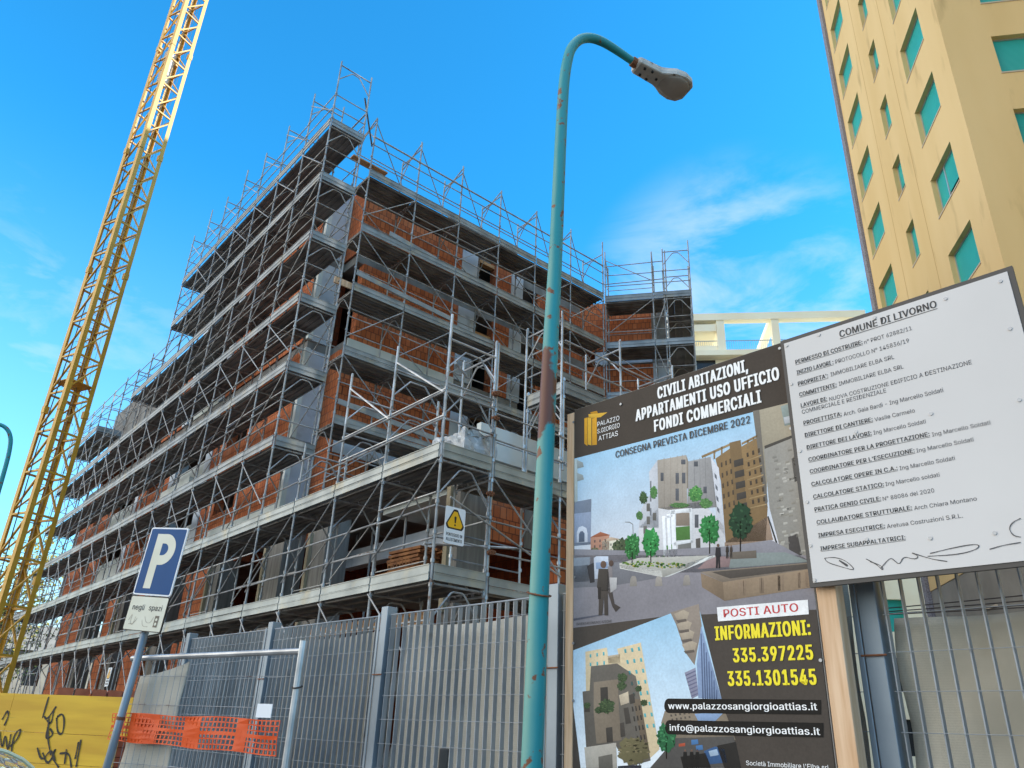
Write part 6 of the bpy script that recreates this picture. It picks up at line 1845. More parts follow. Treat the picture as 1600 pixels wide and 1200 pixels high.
# insides, shade put into the wall colours
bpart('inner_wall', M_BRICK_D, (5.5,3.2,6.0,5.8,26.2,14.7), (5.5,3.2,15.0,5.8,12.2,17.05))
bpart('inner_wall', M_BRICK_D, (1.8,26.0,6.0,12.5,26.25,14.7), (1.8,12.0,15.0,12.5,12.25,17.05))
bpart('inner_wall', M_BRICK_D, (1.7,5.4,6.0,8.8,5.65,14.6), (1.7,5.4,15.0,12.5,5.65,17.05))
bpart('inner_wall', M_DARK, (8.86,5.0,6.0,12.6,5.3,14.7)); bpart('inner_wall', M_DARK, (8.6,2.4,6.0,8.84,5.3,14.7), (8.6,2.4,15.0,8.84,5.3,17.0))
# podium under the terrace
PZ = 6.35
for a, b, x1 in ((-5.65,-5.3,2.2),(-0.4,0.45,2.15),(1.95,3.0,2.15),(6.2,7.0,2.1),(10.5,11.3,2.1),(15.5,16.3,2.1),(20.5,21.3,2.1)):
    bpart('concrete_column', M_CONCB, (1.55,a,0,x1,b,PZ))
    bpart('formwork_strip', M_AGED, (1.47,b-0.14,3.6,1.55,b-0.01,PZ-0.4))
for a, b in ((7.5,9.5),(12.2,14.5),(17.2,18.5),(22.2,26)):
    bpart('brick_wall', M_BRICK, (1.7,a,0,2.0,b,PZ))
bpart('podium_beam', M_WHITEP, (3.3,-4.2,5.55,3.6,2.0,6.0))
bpart('ceiling_panel', M_PLASTER, (2.3,-4.9,6.22,5.0,-1.6,6.34))
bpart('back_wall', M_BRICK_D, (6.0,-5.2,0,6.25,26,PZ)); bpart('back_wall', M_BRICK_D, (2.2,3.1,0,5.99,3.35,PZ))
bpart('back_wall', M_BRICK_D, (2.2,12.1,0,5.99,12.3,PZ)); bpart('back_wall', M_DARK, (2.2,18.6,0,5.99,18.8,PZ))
bpart('podium_brick_band', M_BRICK, (2.21,-5.62,5.05,4.2,-5.3,5.95)); bpart('podium_brick_band', M_BRICK, (4.21,-5.62,0,8.2,-5.3,5.95))
bpart('podium_lintel', M_PLASTER, (2.21,-5.6,5.96,8.2,-5.3,6.34))
bpart('concrete_pier', M_CONCB, (3.2,-5.64,5.03,3.45,-5.28,5.97))
bpart('terrace_parapet', M_PLASTER, (1.95,-5.64,6.66,4.4,-5.5,7.36)); bpart('terrace_parapet', M_PLASTER, (4.42,-5.62,6.66,9.0,-5.5,7.22))
bpart('terrace_kerb', M_CONC, (2.05,-5.49,6.66,2.2,2.1,6.8))
# angled wing at the right end
wd = Vector((0.602,-0.798,0)); wn = Vector((-0.798,-0.602,0)); w0 = Vector((11.9,0.25,0))
def wbox(s0, s1, c0, c1, z0, z1, b=None):    # s along wing front, c inwards from scaffold line
    b = b or MB(); n = len(b.v)
    for z in (z0, z1):
        for s_, c_ in ((s0,c0),(s1,c0),(s1,c1),(s0,c1)):
            p = w0+wd*s_-wn*c_; b.v.append((p.x, p.y, z))
    for q in ((0,3,2,1),(4,5,6,7),(0,1,5,4),(1,2,6,5),(2,3,7,6),(3,0,4,7)): b.f.append(tuple(n+i for i in q)); b.mi.append(0)
    return b
for z0, z1 in ((6.66,8.6),(8.9,11.7),(12.0,14.7),(15.35,17.5)):
    wbox(-1.4,1.8,1.25,1.55,z0,z1).build('brick_wall', M_BRICK_W, bld)
    wbox(1.8,2.36,1.22,1.6,z0,z1).build('insulated_column' , M_CONC if z0 > 14 else M_WHITEP, bld)
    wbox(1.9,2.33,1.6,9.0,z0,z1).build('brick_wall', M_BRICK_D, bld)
for z in (5.7,8.6,11.7,14.7,17.05): wbox(-0.4,2.3,1.28,9.0,z,z+0.3).build('floor_slab', M_CONC, bld)
wbox(-0.4,1.78,1.21,1.249,14.75,15.3).build('pale_beam', M_WHITEP, bld)

# ------------------------------------------------------------------ scaffolding
def scaffold(root, org, da, dc, pos, levels, tops, zb, width=1.05, diag0=0, end0=True, end1=False, base=True, m=M_STEEL, rails_top=True, tops_in=None):
    """da: along the front, dc: inwards; pos: standards along da; levels: (z of toe-board top, first, last)"""
    org = Vector(org); da = Vector(da); dc = Vector(dc)
    P = lambda a, c, z: org+da*a+dc*c+Vector((0,0,z))
    st, ar, rail, diag = [], [], [], []
    for i, a in enumerate(pos):
        for c in (0, width):
            zt = tops(a) if c == 0 or tops_in is None else tops_in(a)
            zt += random.choice([0,0,0.08,-0.1,0.22,-0.06,0.35]) if zt > 12 else 0; jx = random.uniform(-.022,.022)
            b = MB(); b.tube([P(a,c,zb), P(a+jx*0.4,c,zb+(zt-zb)*0.5), P(a+jx,c,zt)], 0.0242, 7)
            for z, a0, a1 in levels:
                if zb < z-0.25 and z < zt:
                    for dz in (-0.32, 0.05, 0.5, 1.0): 
                        if z+dz < zt: b.tube([P(a,c,z+dz-0.03), P(a,c,z+dz+0.03)], 0.036, 6)
            b.tube([P(a,c,zt-0.12), P(a,c,zt+0.03)], 0.018, 6)
            if base: b.tube([P(a,c,0.005), P(a,c,0.03)], 0.09, 8)
            st.append(b)
        zs = [z for z, a0, a1 in levels if a0-0.05 <= a <= a1+0.05]
        zt = tops(a)
        for z in zs+[zt+0.1]:
            if z > zt+0.2: continue
            b = MB(); k = z-0.3
            b.tube([P(a,0,k), P(a,width,k)], 0.02, 6)
            b.tube([P(a,0,k-0.58), P(a,0.37*width,k-0.10), P(a,0.42*width,k-0.075), P(a,0.58*width,k-0.075), P(a,0.63*width,k-0.10), P(a,width,k-0.58)], 0.017, 6)
            ar.append(b)
    decks = []
    for li, (z, a0, a1) in enumerate(levels):
        for i in range(len(pos)-1):
            p, q = pos[i], pos[i+1]
            if p < a0-0.05 or q > a1+0.05: continue
            b = MB()
            for k in range(3):
                c0 = 0.05+k*0.325*width/1.05; c1 = c0+0.323*width/1.05; zt = z-0.20; e = 0.012
                sag = random.uniform(-0.006, 0.004)
                b.obox(P(p+e,(c0+c1)/2,zt-0.012+sag), P(q-e,(c0+c1)/2,zt-0.012+sag), c1-c0, 0.024)
                for cc, ww, hh_ in ((c0+0.016, 0.03, 0.055), ((c0+c1)/2, 0.05, 0.022), (c1-0.016, 0.03, 0.055)): b.obox(P(p+e,cc,zt-0.024-hh_/2+sag), P(q-e,cc,zt-0.024-hh_/2+sag), ww, hh_)
            t = MB(); dz = random.uniform(-0.012, 0.012); tilt = random.uniform(-0.012, 0.012)
            lo = z-0.25
            t.obox(P(p+0.02,-0.035,lo+0.06), P(q-0.02,-0.035,lo+0.06), 0.02, 0.11)
            t.obox(P(p+0.02,-0.03,lo+0.19+dz), P(q-0.02,-0.03,lo+0.19+dz+tilt), 0.022, 0.125)
            for hh in (0.005, 0.105, 0.13, 0.25): t.obox(P(p+0.02,-0.046,lo+hh+(dz if hh > 0.12 else 0)), P(q-0.02,-0.046,lo+hh+(dz+tilt if hh > 0.12 else 0)), 0.012, 0.014)
            decks.append((b, t, M_TOEB if z < 7 else M_TOE))
            for h in (0.42, 0.92): rail.append(MB().tube([P(p,-0.03,z+h+random.uniform(-.02,.02)), P(q,-0.03,z+h+random.uniform(-.02,.02))], 0.0165, 6))
            if random.random() < 0.6: rail.append(MB().tube([P(p,width+0.02,z+0.9), P(q,width+0.02,z+0.9)], 0.0155, 5))
            if random.random() < 0.35: rail.append(MB().tube([P(p,width+0.02,z+0.45), P(q,width+0.02,z+0.45)], 0.0155, 5))
            if random.random() < 0.4: rail.append(MB().tube([P(p,-0.03,z-0.85), P(q,-0.03,z-0.85)], 0.0155, 5))
            d_ = MB()
            s0, s1 = (p, q) if (li+diag0) % 2 else (q, p)
            if z-1.75 > zb: d_.tube([P(s0,-0.055,z-0.3), P(s1,-0.055,z-1.72)], 0.0155, 6); diag.append(d_)
            if random.random() < 0.5 and z-1.7 > zb:
                h_ = MB(); h_.tube([P(p,width-0.02,z-0.35), P(q,width-0.02,z-1.5)], 0.0155, 5); diag.append(h_)
    # deck ends
    for flag, which in ((end0, 0), (end1, 1)):
        if not flag: continue
        for z, a0, a1 in levels:
            cand = [x for x in pos if a0-0.05 <= x <= a1+0.05]
            if not cand: continue
            a = cand[0]-0.035 if which == 0 else cand[-1]+0.035
            t = MB(); lo = z-0.25
            t.obox(P(a,0.02,lo+0.06), P(a,width-0.02,lo+0.06), 0.02, 0.11); t.obox(P(a,0.02,lo+0.19), P(a,width-0.02,lo+0.19), 0.022, 0.125)
            for hh in (0.005, 0.105, 0.13, 0.25): t.obox(P(a,0.02,lo+hh), P(a,width-0.02,lo+hh), 0.036, 0.014)
            t.build('end_toe_board', M_TOEB if z < 7 else M_TOE, root)
            for h in (0.42, 0.92): MB().tube([P(a,0,z+h), P(a,width,z+h)], 0.0165, 6).build('end_guardrail', m, root)
    mw = root.matrix_basis
    decks.sort(key=lambda b: (mw @ Vector(b[0].v[0])-CAMP).length)
    for b, t, tm in decks[:100]:
        o = b.build('deck', M_DECK, root); t.build('toe_board', tm, o)
    if len(decks) > 100:
        x, y = MB(), MB()
        for b, t, tm in decks[100:]: x.add(b); y.add(t)
        o = tag(x.build('deck', M_DECK, root), kind='stuff'); tag(y.build('toe_board', M_TOE, o), kind='stuff')
    add_parts(root, 'standard', st, m); add_parts(root, 'frame_arch', ar, m); add_parts(root, 'guardrail', rail, m); add_parts(root, 'diagonal_brace', diag, m)

B0 = (OX, OY, 0)
sc_left = thing('scaffolding', 'long grey tube scaffolding along the left front, with its projecting corner at the top', 'scaffolding', B0, RZ, 'scaffolding round the unfinished building')
posL = [-7.15+1.765*k for k in range(21)]
posL[4] = -0.06
topL = lambda a: 7.3 if a < -0.5 else (20.35 if a < 0.5 else (20.15 if a < 12.7 else (15.25 if a < 27.5 else 9.0)))
levL = [(4,-7.2,30),(6,-7.2,28.3),(8,-0.1,26.5),(10,-0.1,26.5),(12,-0.1,26.5),(14,-0.1,15.9),(14.02,21.0,26.5),(16,-0.1,12.5),(18,-0.1,12.5)]
scaffold(sc_left, (0,0,0), (0,1,0), (1,0,0), posL, levL, topL, 0.03, end0=True, end1=True)
# rails above the lower roof at the far end and ladder rungs on the top corner
ex = []
for a, b in zip(posL, posL[1:]):
    if a > 15 and b < 27:
        for z in (14.6, 15.1): ex.append(([(-0.03,a,z),(-0.03,b,z)], 0.0165))
    if -0.5 < a < 12 : 
        ex.append(([(-0.04,a,18.3),(-0.04,b,19.7)], 0.0155)); ex.append(([(1.05,a,18.9),(1.05,b,18.9)], 0.0155))
tubes(sc_left, 'top_rail', ex, M_STEEL, 5)
sg = MB(); sg.tube([(1.0,0.1,19.6),(1.55,0.25,18.1)], 0.026, 6); sg.build('dark_tube', mat('black_tube', lin('2b2a2c'), 0.5, 0.3), sc_left)

sc_right = thing('scaffolding', 'grey tube scaffolding across the brick right front, behind the lamp post', 'scaffolding', B0, RZ, 'scaffolding round the unfinished building')
posR = [1.47,3.16,4.86,6.57,8.25,9.98,11.72]
levR = [(z,1.4,11.8) for z in (7,9,11,13,15,17)]
scaffold(sc_right, (0,0,0), (1,0,0), (0,1,0), posR, levR, lambda a: 19.0, 6.05, end0=False, base=False, diag0=1)
ex = []
for a, b in zip(posR, posR[1:]):
    ex += [([(a,0,19.0),(a,1.05,18.6)], 0.02), ([(a,0.0,18.85),(b,1.05,17.9)], 0.016), ([(a,-0.02,18.25),(b,-0.02,18.25)], 0.026), ([(a,1.07,18.3),(b,1.07,18.3)], 0.0165)]
tubes(sc_right, 'top_rail', ex, M_STEEL)

sc_wing = thing('scaffolding', 'short tube scaffolding on the angled far wing, right of the lamp post', 'scaffolding', B0, RZ, 'scaffolding round the unfinished building')
scaffold(sc_wing, (w0.x+wd.x*0.15, w0.y+wd.y*0.15, 0), wd, -wn, [0,1.8,2.3], [(z,-0.1,2.4) for z in (7,9,11,13,15.05,17.05)], lambda a: 19.0, 0.03, end0=False, base=False, diag0=1)
e0 = w0+wd*2.36
scaffold(sc_wing, (e0.x, e0.y, 0), -wn, wd, [0,1.8,3.6,5.4,7.2], [(z,-0.1,7.3) for z in (7,9,11,13,15.05,17.05)], lambda a: 19.05, 0.03, width=0.98, end0=True, base=False)
ex = [([tuple(w0+wd*0.1+Vector((0,0,h))), tuple(w0+wd*2.36+Vector((0,0,h+0.05)))], 0.018) for h in (17.6, 18.4)]
ex.append(([tuple(w0+wd*0.15+Vector((0,0,18.7))), tuple(w0+wd*1.95+Vector((0,0,17.6)))], 0.016))
tubes(sc_wing, 'top_rail', ex, M_STEEL)

sc_low = thing('scaffolding', 'low tube scaffolding in front of the podium, nearest to the fence, carrying the warning sign', 'scaffolding', B0, RZ, 'scaffolding round the unfinished building')
posP = [1.1,2.72,4.5,6.3,8.1]
scaffold(sc_low, (0,-7.15,0), (1,0,0), (0,1,0), posP, [(3.95,1.0,8.2),(5.92,1.0,8.2)], lambda a: 8.25 if a < 2 else 9.6, 0.03, end0=False, m=M_STEELB)
scaffold(sc_low, (0,-7.16,0), (1,0,0), (0,1,0), [2.78,4.52,6.32,8.12], [(8.03,2.7,8.2)], lambda a: 8.1, 6.2, end0=True, base=False, m=M_STEELB)
ex = []
# raised frames and big ties above the nearest corner
for y in (-7.15,-5.385,-3.62):
    ex += [([(0,y,7.3),(0,y,8.45)], 0.026), ([(1.05,y,7.3),(1.05,y,8.3 if y < -7 else 7.6)], 0.026), ([(0,y,7.95),(1.05,y,7.95)], 0.022), ([(0,y,7.4),(0.35,y,7.8),(0.7,y,7.8),(1.05,y,7.4)], 0.018)]
for y0, y1 in ((-7.15,-5.385),(-5.385,-3.62)):
    ex += [([(0,y0,6.9),(0,y1,8.1)], 0.02), ([(0,y0,6.5),(0,y1,6.5)], 0.0165), ([(0,y0,7.0),(0,y1,7.0)], 0.0165)]
ex += [([(0.1,-7.2,7.5),(1.1,-6.2,7.9)], 0.026), ([(-0.02,-6.9,4.35),(1.6,-7.28,4.5)], 0.022), ([(0.2,-7.22,5.1),(2.7,-7.22,4.2)], 0.018)]
tubes(sc_low, 'tie_tube', ex, M_STEELB, 7)
for p in ((1.05,-7.16,5.35),(1.02,-7.2,7.2),(1.08,-7.15,6.75),(1.1,-7.2,4.35)):
    cp = MB()
    cp.box(p[0]-.03,p[1]-.05,p[2]-.035,p[0]+.05,p[1]+.03,p[2]+.04); cp.tube([(p[0]-.06,p[1],p[2]),(p[0]+.09,p[1]-.02,p[2]+.02)], 0.028, 7); cp.tube([(p[0],p[1]-.07,p[2]+.02),(p[0],p[1]+.07,p[2]+.03)], 0.022, 6)
    cp.build('coupler', M_RUST, sc_low)

# loose material lying on the scaffolding and in the building
def plank(label, loc, rz, size, m=M_WOOD, name='timber_plank', cat='plank', tilt=0.0, group=None):
    b = MB(); b.box(0,0,0,*size); o = b.build(name, m, None, bevel=0.004)
    mw = Matrix.Translation((OX,OY,0)) @ Matrix.Rotation(radians(RZ),4,'Z') @ Matrix.Translation(loc) @ Matrix.Rotation(radians(rz),4,'Z') @ Matrix.Rotation(radians(tilt),4,'Y')
    o.matrix_world = mw; return tag(o, label, cat, group)
plank('long pale timber plank standing on edge on a deck of the right front', (0.95,0.1,12.8+0.03), 0, (2.95,0.045,0.2), M_WOODP)
plank('timber board lying on the topmost deck of the right front near the corner', (1.2,0.7,17.83), 0, (1.25,0.25,0.05))
plank('grey steel toe board bowed loose on the third deck of the right front', (2.4,-0.02,15.05), 0, (1.75,0.03,0.16), M_TOE, 'loose_toe_board', 'toe board', 4.0)
plank('grey steel toe board sagging loose across the middle deck of the right front', (1.5,-0.06,13.25), 0, (3.3,0.03,0.15), M_TOE, 'loose_toe_board', 'toe board', 3.0)
plank('grey steel toe board hanging loose on the deck just above the terrace', (1.5,-0.06,9.3), 0, (3.3,0.03,0.15), M_TOE, 'loose_toe_board', 'toe board', 3.5)
plank('long brown guard board fixed across the ground floor opening beside the near corner', (1.42,-4.85,4.35), 90, (3.6,0.04,0.16))
plank('brown guard board beside the left concrete column of the ground floor', (1.42,0.5,4.25), 90, (0.85,0.04,0.15))
plank('brown shuttering board under the lowest deck beside the near corner', (0.9,-6.0,3.3), 90, (4.4,0.05,0.2))
bm = bmesh.new(); bmesh.ops.create_cube(bm, size=1.0); bmesh.ops.scale(bm, vec=(0.72,0.95,0.78), verts=bm.verts); bmesh.ops.subdivide_edges(bm, edges=bm.edges[:], cuts=9, use_grid_fill=True)
for v in bm.verts:
    q = v.co; v.co += v.co.normalized()*(0.028*sin(q.x*17+q.z*9)+0.024*sin(q.y*23+q.z*13)+random.uniform(-.016,.016))
    if q.z > 0.3: v.co.z -= 0.10*abs(sin(q.x*4+q.y*3))
me = bpy.data.meshes.new('plastic_wrapped_blocks'); bm.to_mesh(me); bm.free(); me.materials.append(mat('wrap_film', lin('b9bfc3'), 0.22, 0, lin('9ba1a5'), 5.0, spots=lin('d8dcdf'), spot_scale=9, spot_lo=0.55, spot_hi=0.7, bump=0.7, bump_scale=14))
o = bpy.data.objects.new('plastic_wrapped_blocks', me); COL.objects.link(o); o.matrix_world = Matrix.Translation((OX,OY,0)) @ Matrix.Rotation(radians(RZ),4,'Z') @ Matrix.Translation((1.0,-6.42,6.2))
tag(o, 'pale film wrapped stack of blocks on the corner deck under the raised frames', 'building material')
tb = MB()
for k in range(12):
    for j in range(5):
        a = random.uniform(-0.06,0.06); tb.obox((j*0.2,0+a,k*0.085),(j*0.2,1.25+a,k*0.085+random.uniform(-.03,.03)),0.11,0.06)
for k in range(9): tb.obox((0.0-0.03,0.1+0.12*k,0.0),(0.0-0.03,0.3+0.12*k,0.7+0.2*random.random()),0.05,0.03)
o = tb.build('timber_stack', mat('rough_timber', lin('a46f42'), 0.85, 0, lin('7a4c2c'), 5)); o.matrix_world = Matrix.Translation((OX,OY,0)) @ Matrix.Rotation(radians(RZ),4,'Z') @ Matrix.Translation((2.35,-3.3,4.3))
tag(o, 'stack of brown timber slats behind the scaffolding, left of the warning sign', 'timber')
tr = MB(); tr.box(2.3,-3.45,4.15,3.4,-1.9,4.29); t2 = tr.build('stack_platform', M_CONC, bld)
tl = MB()
for k in range(9): tl.obox((k*0.16,0,0),(k*0.16+0.05,0,0.26),0.09,0.16)
o = tl.build('roof_tile_row', M_BRICK); o.matrix_world = Matrix.Translation((OX,OY,0)) @ Matrix.Rotation(radians(RZ),4,'Z') @ Matrix.Translation((2.5,-6.2,3.76)); tag(o, 'row of red hollow tiles on the lowest deck beside the lamp post', 'tiles')
bm = bmesh.new(); bmesh.ops.create_icosphere(bm, subdivisions=3, radius=0.3)
for v in bm.verts: v.co += Vector((random.uniform(-.03,.03),random.uniform(-.03,.03),random.uniform(-.03,.03))); v.co.z = max(-0.12, v.co.z*0.8)
me = bpy.data.meshes.new('sack'); bm.to_mesh(me); bm.free(); me.materials.append(MATS['wrap_film']); o = bpy.data.objects.new('rubble_sack', me); COL.objects.link(o)
o.matrix_world = Matrix.Translation((OX,OY,0)) @ Matrix.Rotation(radians(RZ),4,'Z') @ Matrix.Translation((3.45,-6.7,3.9)); tag(o, 'crumpled white sack on the lowest deck beside the tiles', 'sack')
for y0 in (3.6, 8.2):
    pr = MB()
    pr.tube([(2.6,y0,0),(2.6,y0,6.3)], 0.03, 6)
    pr.build('steel_prop', M_STEEL, bld)
for (x, y) in ((2.7,-2.0),(2.9,-0.2),(3.4,-4.0)):
    pr = MB(); pr.tube([(x,y,0),(x,y,6.3)], 0.03, 6); pr.build('steel_prop', M_STEEL, bld)
# ------------------------------------------------------------------ tall yellow apartment tower
M_TAN = mat('tan_render', lin('dcc08c'), 0.9, 0, lin('d2b47d'), 0.35, stretch=(1,1,0.22), spots=lin('a98f62'), spot_scale=1.6, spot_lo=0.60, spot_hi=0.85, spec=0.2, bump=0.08, bump_scale=60)
M_TEAL = mat('teal_shutter', lin('2fb4ac'), 0.5, 0, lin('29a59e'), 1.0, build=stripes('Z', 6.5, lin('238f88'), 0, 0.5), spec=0.35)
M_WIN = mat('window_dark', lin('23262a'), 0.15, 0)
M_ALU = mat('aluminium_frame', lin('b9bcbc'), 0.4, 0.5)
M_SILL = mat('stone_sill', lin('b9ab95'), 0.8, 0)
M_PEBBLE = mat('pebble_dash', lin('8f8c92'), 0.95, 0, lin('6f6c72'), 22, lo=0.42, hi=0.58, bump=0.5, bump_scale=60)
M_GREYR = mat('grey_render', lin('8b8880'), 0.9, 0, lin('79766f'), 0.8)
TX0, TY0, TRZ, TH = 13.53, 17.82, -10.8, 38.8
tow = thing('apartment_tower', 'tall ochre apartment tower with rows of teal roller shutters', 'building', (TX0, TY0, 0), TRZ)
ztops = [7.3+3.07*k for k in range(11)]
def winrows(): return [(z-1.55, z) for z in ztops]
lh, rh = [], []
for z0, z1 in winrows():
    for (a, b) in ((1.23,3.2),(5.3,6.17),(8.25,10.2)): lh.append((a, z0, b, z1))
    for (a, b) in ((1.4,3.6),(6.0,8.0),(10.4,12.6)): rh.append((a, z0+0.02-0.02, b, z1))
b = MB()
# left face lies on x=0, seen from -x; u runs along y
lh2 = [h for h in lh if h[1] > 7.0]; rh2 = [h for h in rh if h[1] > 7.0]
face_with_holes(b, (0,10.7,7.0), (0,-1,0), (0,0,1), 10.7, TH-7.0, [(10.7-h[2],h[1]-7.0,10.7-h[0],h[3]-7.0) for h in lh2], 0.26)
face_with_holes(b, (0,0,7.0), (1,0,0), (0,0,1), 16.0, TH-7.0, [(h[0],h[1]-7.0,h[2],h[3]-7.0) for h in rh2], 0.26)
b.quad((16,0,7),(16,10.7,7),(16,10.7,TH),(16,0,TH)); b.quad((16,10.7,7),(0,10.7,7),(0,10.7,TH),(16,10.7,TH)); b.quad((0,0,TH),(16,0,TH),(16,10.7,TH),(0,10.7,TH))
b.build('wall', M_TAN, tow)
b = MB(); b.box(0.02,0.02,0,15.98,10.68,6.99); b.build('plinth', M_GREYR, tow)
b = MB(); b.box(-0.12,10.72,0,0.5,11.12,TH+0.5); b.build('edge_fin', M_PEBBLE, tow)
b = MB(); b.box(-0.15,-0.15,TH,16.1,10.71,TH+0.35); b.build('roof_slab', M_GREYR, tow)
jn = MB()
for y in (4.25,7.2): jn.box(-0.004,y-0.012,7.0,0.02,y+0.012,TH)
jn.build('render_joint', mat('joint', lin('b08c52'), 0.9), tow)
raised = {(1,3):0.0}
random.seed(5)
def tower_window(face, a, b_, z0, z1, open_h, halved=False):
    fr = MB(); sh = MB(); gl = MB(); sl_ = MB(); d = 0.2
    if face == 'l': Q = lambda u, k, z: (k, u, z)
    else: Q = lambda u, k, z: (u, k, z)
    def bx(m_, u0, u1, k0, k1, za, zb_): p = Q(u0,k0,za); q = Q(u1,k1,zb_); m_.box(p[0],p[1],p[2],q[0],q[1],q[2])
    t = 0.045
    bx(fr,a,a+t,d-0.03,d+0.06,z0,z1); bx(fr,b_-t,b_,d-0.03,d+0.06,z0,z1); bx(fr,a+t,b_-t,d-0.03,d+0.06,z1-t,z1); bx(fr,a+t,b_-t,d-0.03,d+0.06,z0,z0+t)
    o = fr.build('window', M_ALU, tow)
    bx(gl,a+t,b_-t,d+0.05,d+0.058,z0+t,z1-t); gl.build('pane', M_WIN, o)
    zs = z0+t+open_h
    if halved:
        mid = a+(b_-a)*0.62
        bx(sh,a+t,mid-0.03,d,d+0.03,zs+0.15,z1-t); bx(sh,mid+0.03,b_-t,d,d+0.03,zs,z1-t)
        mm = MB(); bx(mm,mid-0.03,mid+0.03,d-0.03,d+0.04,z0+t,z1-t); mm.build('mullion', M_ALU, o)
    else: bx(sh,a+t,b_-t,d,d+0.03,zs,z1-t)
    sh.build('shutter', M_TEAL, o)
    bx(sl_,a-0.02,b_+0.02,-0.02,d,z0-0.05,z0+0.004); sl_.build('sill', M_SILL, o)
    if open_h > 0.15:
        cl_ = MB(); bx(cl_,a+0.25,a+0.5,d-0.02,d+0.03,z0+t,z0+0.22); cl_.build('planter', mat('pot_white', lin('d5d3cd'), 0.7), o)
for h in lh2:
    z = h[3]; col = 0 if h[0] < 2 else (1 if h[0] < 7 else 2); row = round((z-7.3)/3.07)
    op = 0.0
    if col == 0: op = {3:0.22,4:0.26,5:0.12}.get(row, random.choice([0,0,0.05]))
    if col == 1: op = {4:0.1,5:0.45,6:0.0,7:0.6,8:0.5}.get(row, 0.1)
    tower_window('l', h[0], h[2], h[1], h[3], op, halved=(col == 0 and row == 4))
for h in rh2: tower_window('r', h[0], h[2], h[1], h[3], 0.0)
tower_window('l', 5.3, 6.17, 5.7, 6.6, 0.0); 

# added block out of view to the right, casting shade over podium and fence
blk = thing('shade_block', 'added ochre block casting shade, unseen beyond the right edge of the picture', 'building', (TX0, TY0, 0), TRZ)
b = MB(); hh = [(1.5+4*i, 8+3.07*j, 3.3+4*i, 9.55+3.07*j) for i in range(5) for j in range(10)]
face_with_holes(b, (9.6,-0.7,0), (0,-1,0), (0,0,1), 21, TH, [(h[0],h[1],h[2],h[3]) for h in hh], 0.3)
b.quad((26,-0.7,0),(26,-21.7,0),(26,-21.7,TH),(26,-0.7,TH)); b.quad((9.6,-21.7,0),(26,-21.7,0),(26,-21.7,TH),(9.6,-21.7,TH)); b.quad((26,-0.7,0),(9.6,-0.7,0),(9.6,-0.7,TH),(26,-0.7,TH)); b.quad((9.6,-0.7,TH),(9.6,-21.7,TH),(26,-21.7,TH),(26,-0.7,TH))
b.build('wall', M_TAN, blk)
for h in hh:
    w_ = MB(); w_.box(9.8,-0.7-h[0],h[1],9.84,-0.7-h[2],h[3]); w_.build('shutter', M_TEAL, blk)

# ------------------------------------------------------------------ cream building with the roof frame, far behind
M_CREAM = mat('cream_render', lin('f6eed8'), 0.9, 0, lin('efe4ca'), 0.6, spec=0.2)
crm = thing('cream_building', 'cream building with an open concrete roof frame, behind the notice boards', 'building', (11.67,43.46,0), -7.5)
b = MB()
ch = [(1.0+3.4*i, 1.5+3.0*j, 2.5+3.4*i, 3.2+3.0*j) for i in range(5) for j in range(7)]
face_with_holes(b, (-6,0.3,0), (1,0,0), (0,0,1), 17.5, 23.9, ch, 0.35)
b.quad((11.5,0.3,0),(11.5,12,0),(11.5,12,23.9),(11.5,0.3,23.9)); b.quad((-6,12,0),(-6,0.3,0),(-6,0.3,23.9),(-6,12,23.9))
b.build('wall', M_CREAM, crm)
b = MB(); b.box(-6.2,-0.3,23.93,11.4,12.2,24.3); b.build('terrace_slab', M_CREAM, crm)
b = MB(); b.box(-6,2.4,24.3,1.3,9,26.45); b.box(-6,0.1,24.3,-0.1,2.4,24.75); b.build('penthouse_wall', M_CREAM, crm)
b = MB(); b.box(-6,-0.05,24.3,1.3,0.1,24.72); b.box(-0.3,-0.1,25.75,1.3,2.4,26.25); b.build('loggia_front', M_CREAM, crm)
b = MB(); b.box(-6.2,-0.2,26.5,10.55,0.35,27.0); b.box(10.0,0.352,26.52,10.5,5.5,26.98); b.box(4.75,0.352,26.52,5.2,5.5,26.98); b.box(1.9,5.5,26.51,10.55,6.0,26.99); b.box(-6.2,0.352,26.51,1.88,9.2,26.99); b.build('roof_beam', M_CREAM, crm)
for x0, x1 in ((1.32,1.82),(4.75,5.2),(10.05,10.5)):
    b = MB(); b.box(x0,-0.15,24.3,x1,0.3,26.5); b.build('roof_column', M_CREAM, crm)
    b = MB(); b.box(x0,5.55,24.3,x1,5.95,26.5); b.build('roof_column', M_CREAM, crm)
M_RAILB = mat('railing_paint', lin('8ea3b8'), 0.5, 0.2)
for x0, x1 in ((-0.1,1.32),(1.82,4.75),(5.2,10.05)):
    b = MB(); b.tube([(x0,0.05,25.1),(x1,0.05,25.1)], 0.03, 6); b.tube([(x0,0.05,24.45),(x1,0.05,24.45)], 0.02, 6)
    k = x0+0.12
    while k < x1: b.tube([(k,0.05,24.45),(k,0.05,25.1)], 0.012, 4); k += 0.13
    b.build('railing', M_RAILB, crm)
for h in ch:
    o = MB().box(-6+h[0],0.55,h[1],-6+h[2],0.6,h[3]).build('window', M_TEAL if h[1] > 5 and h[0] > 12 else M_WIN, crm)
b = MB(); b.box(-1.2,0.28,23.1,1.15,0.299,23.85); b.build('window', M_WIN, crm)

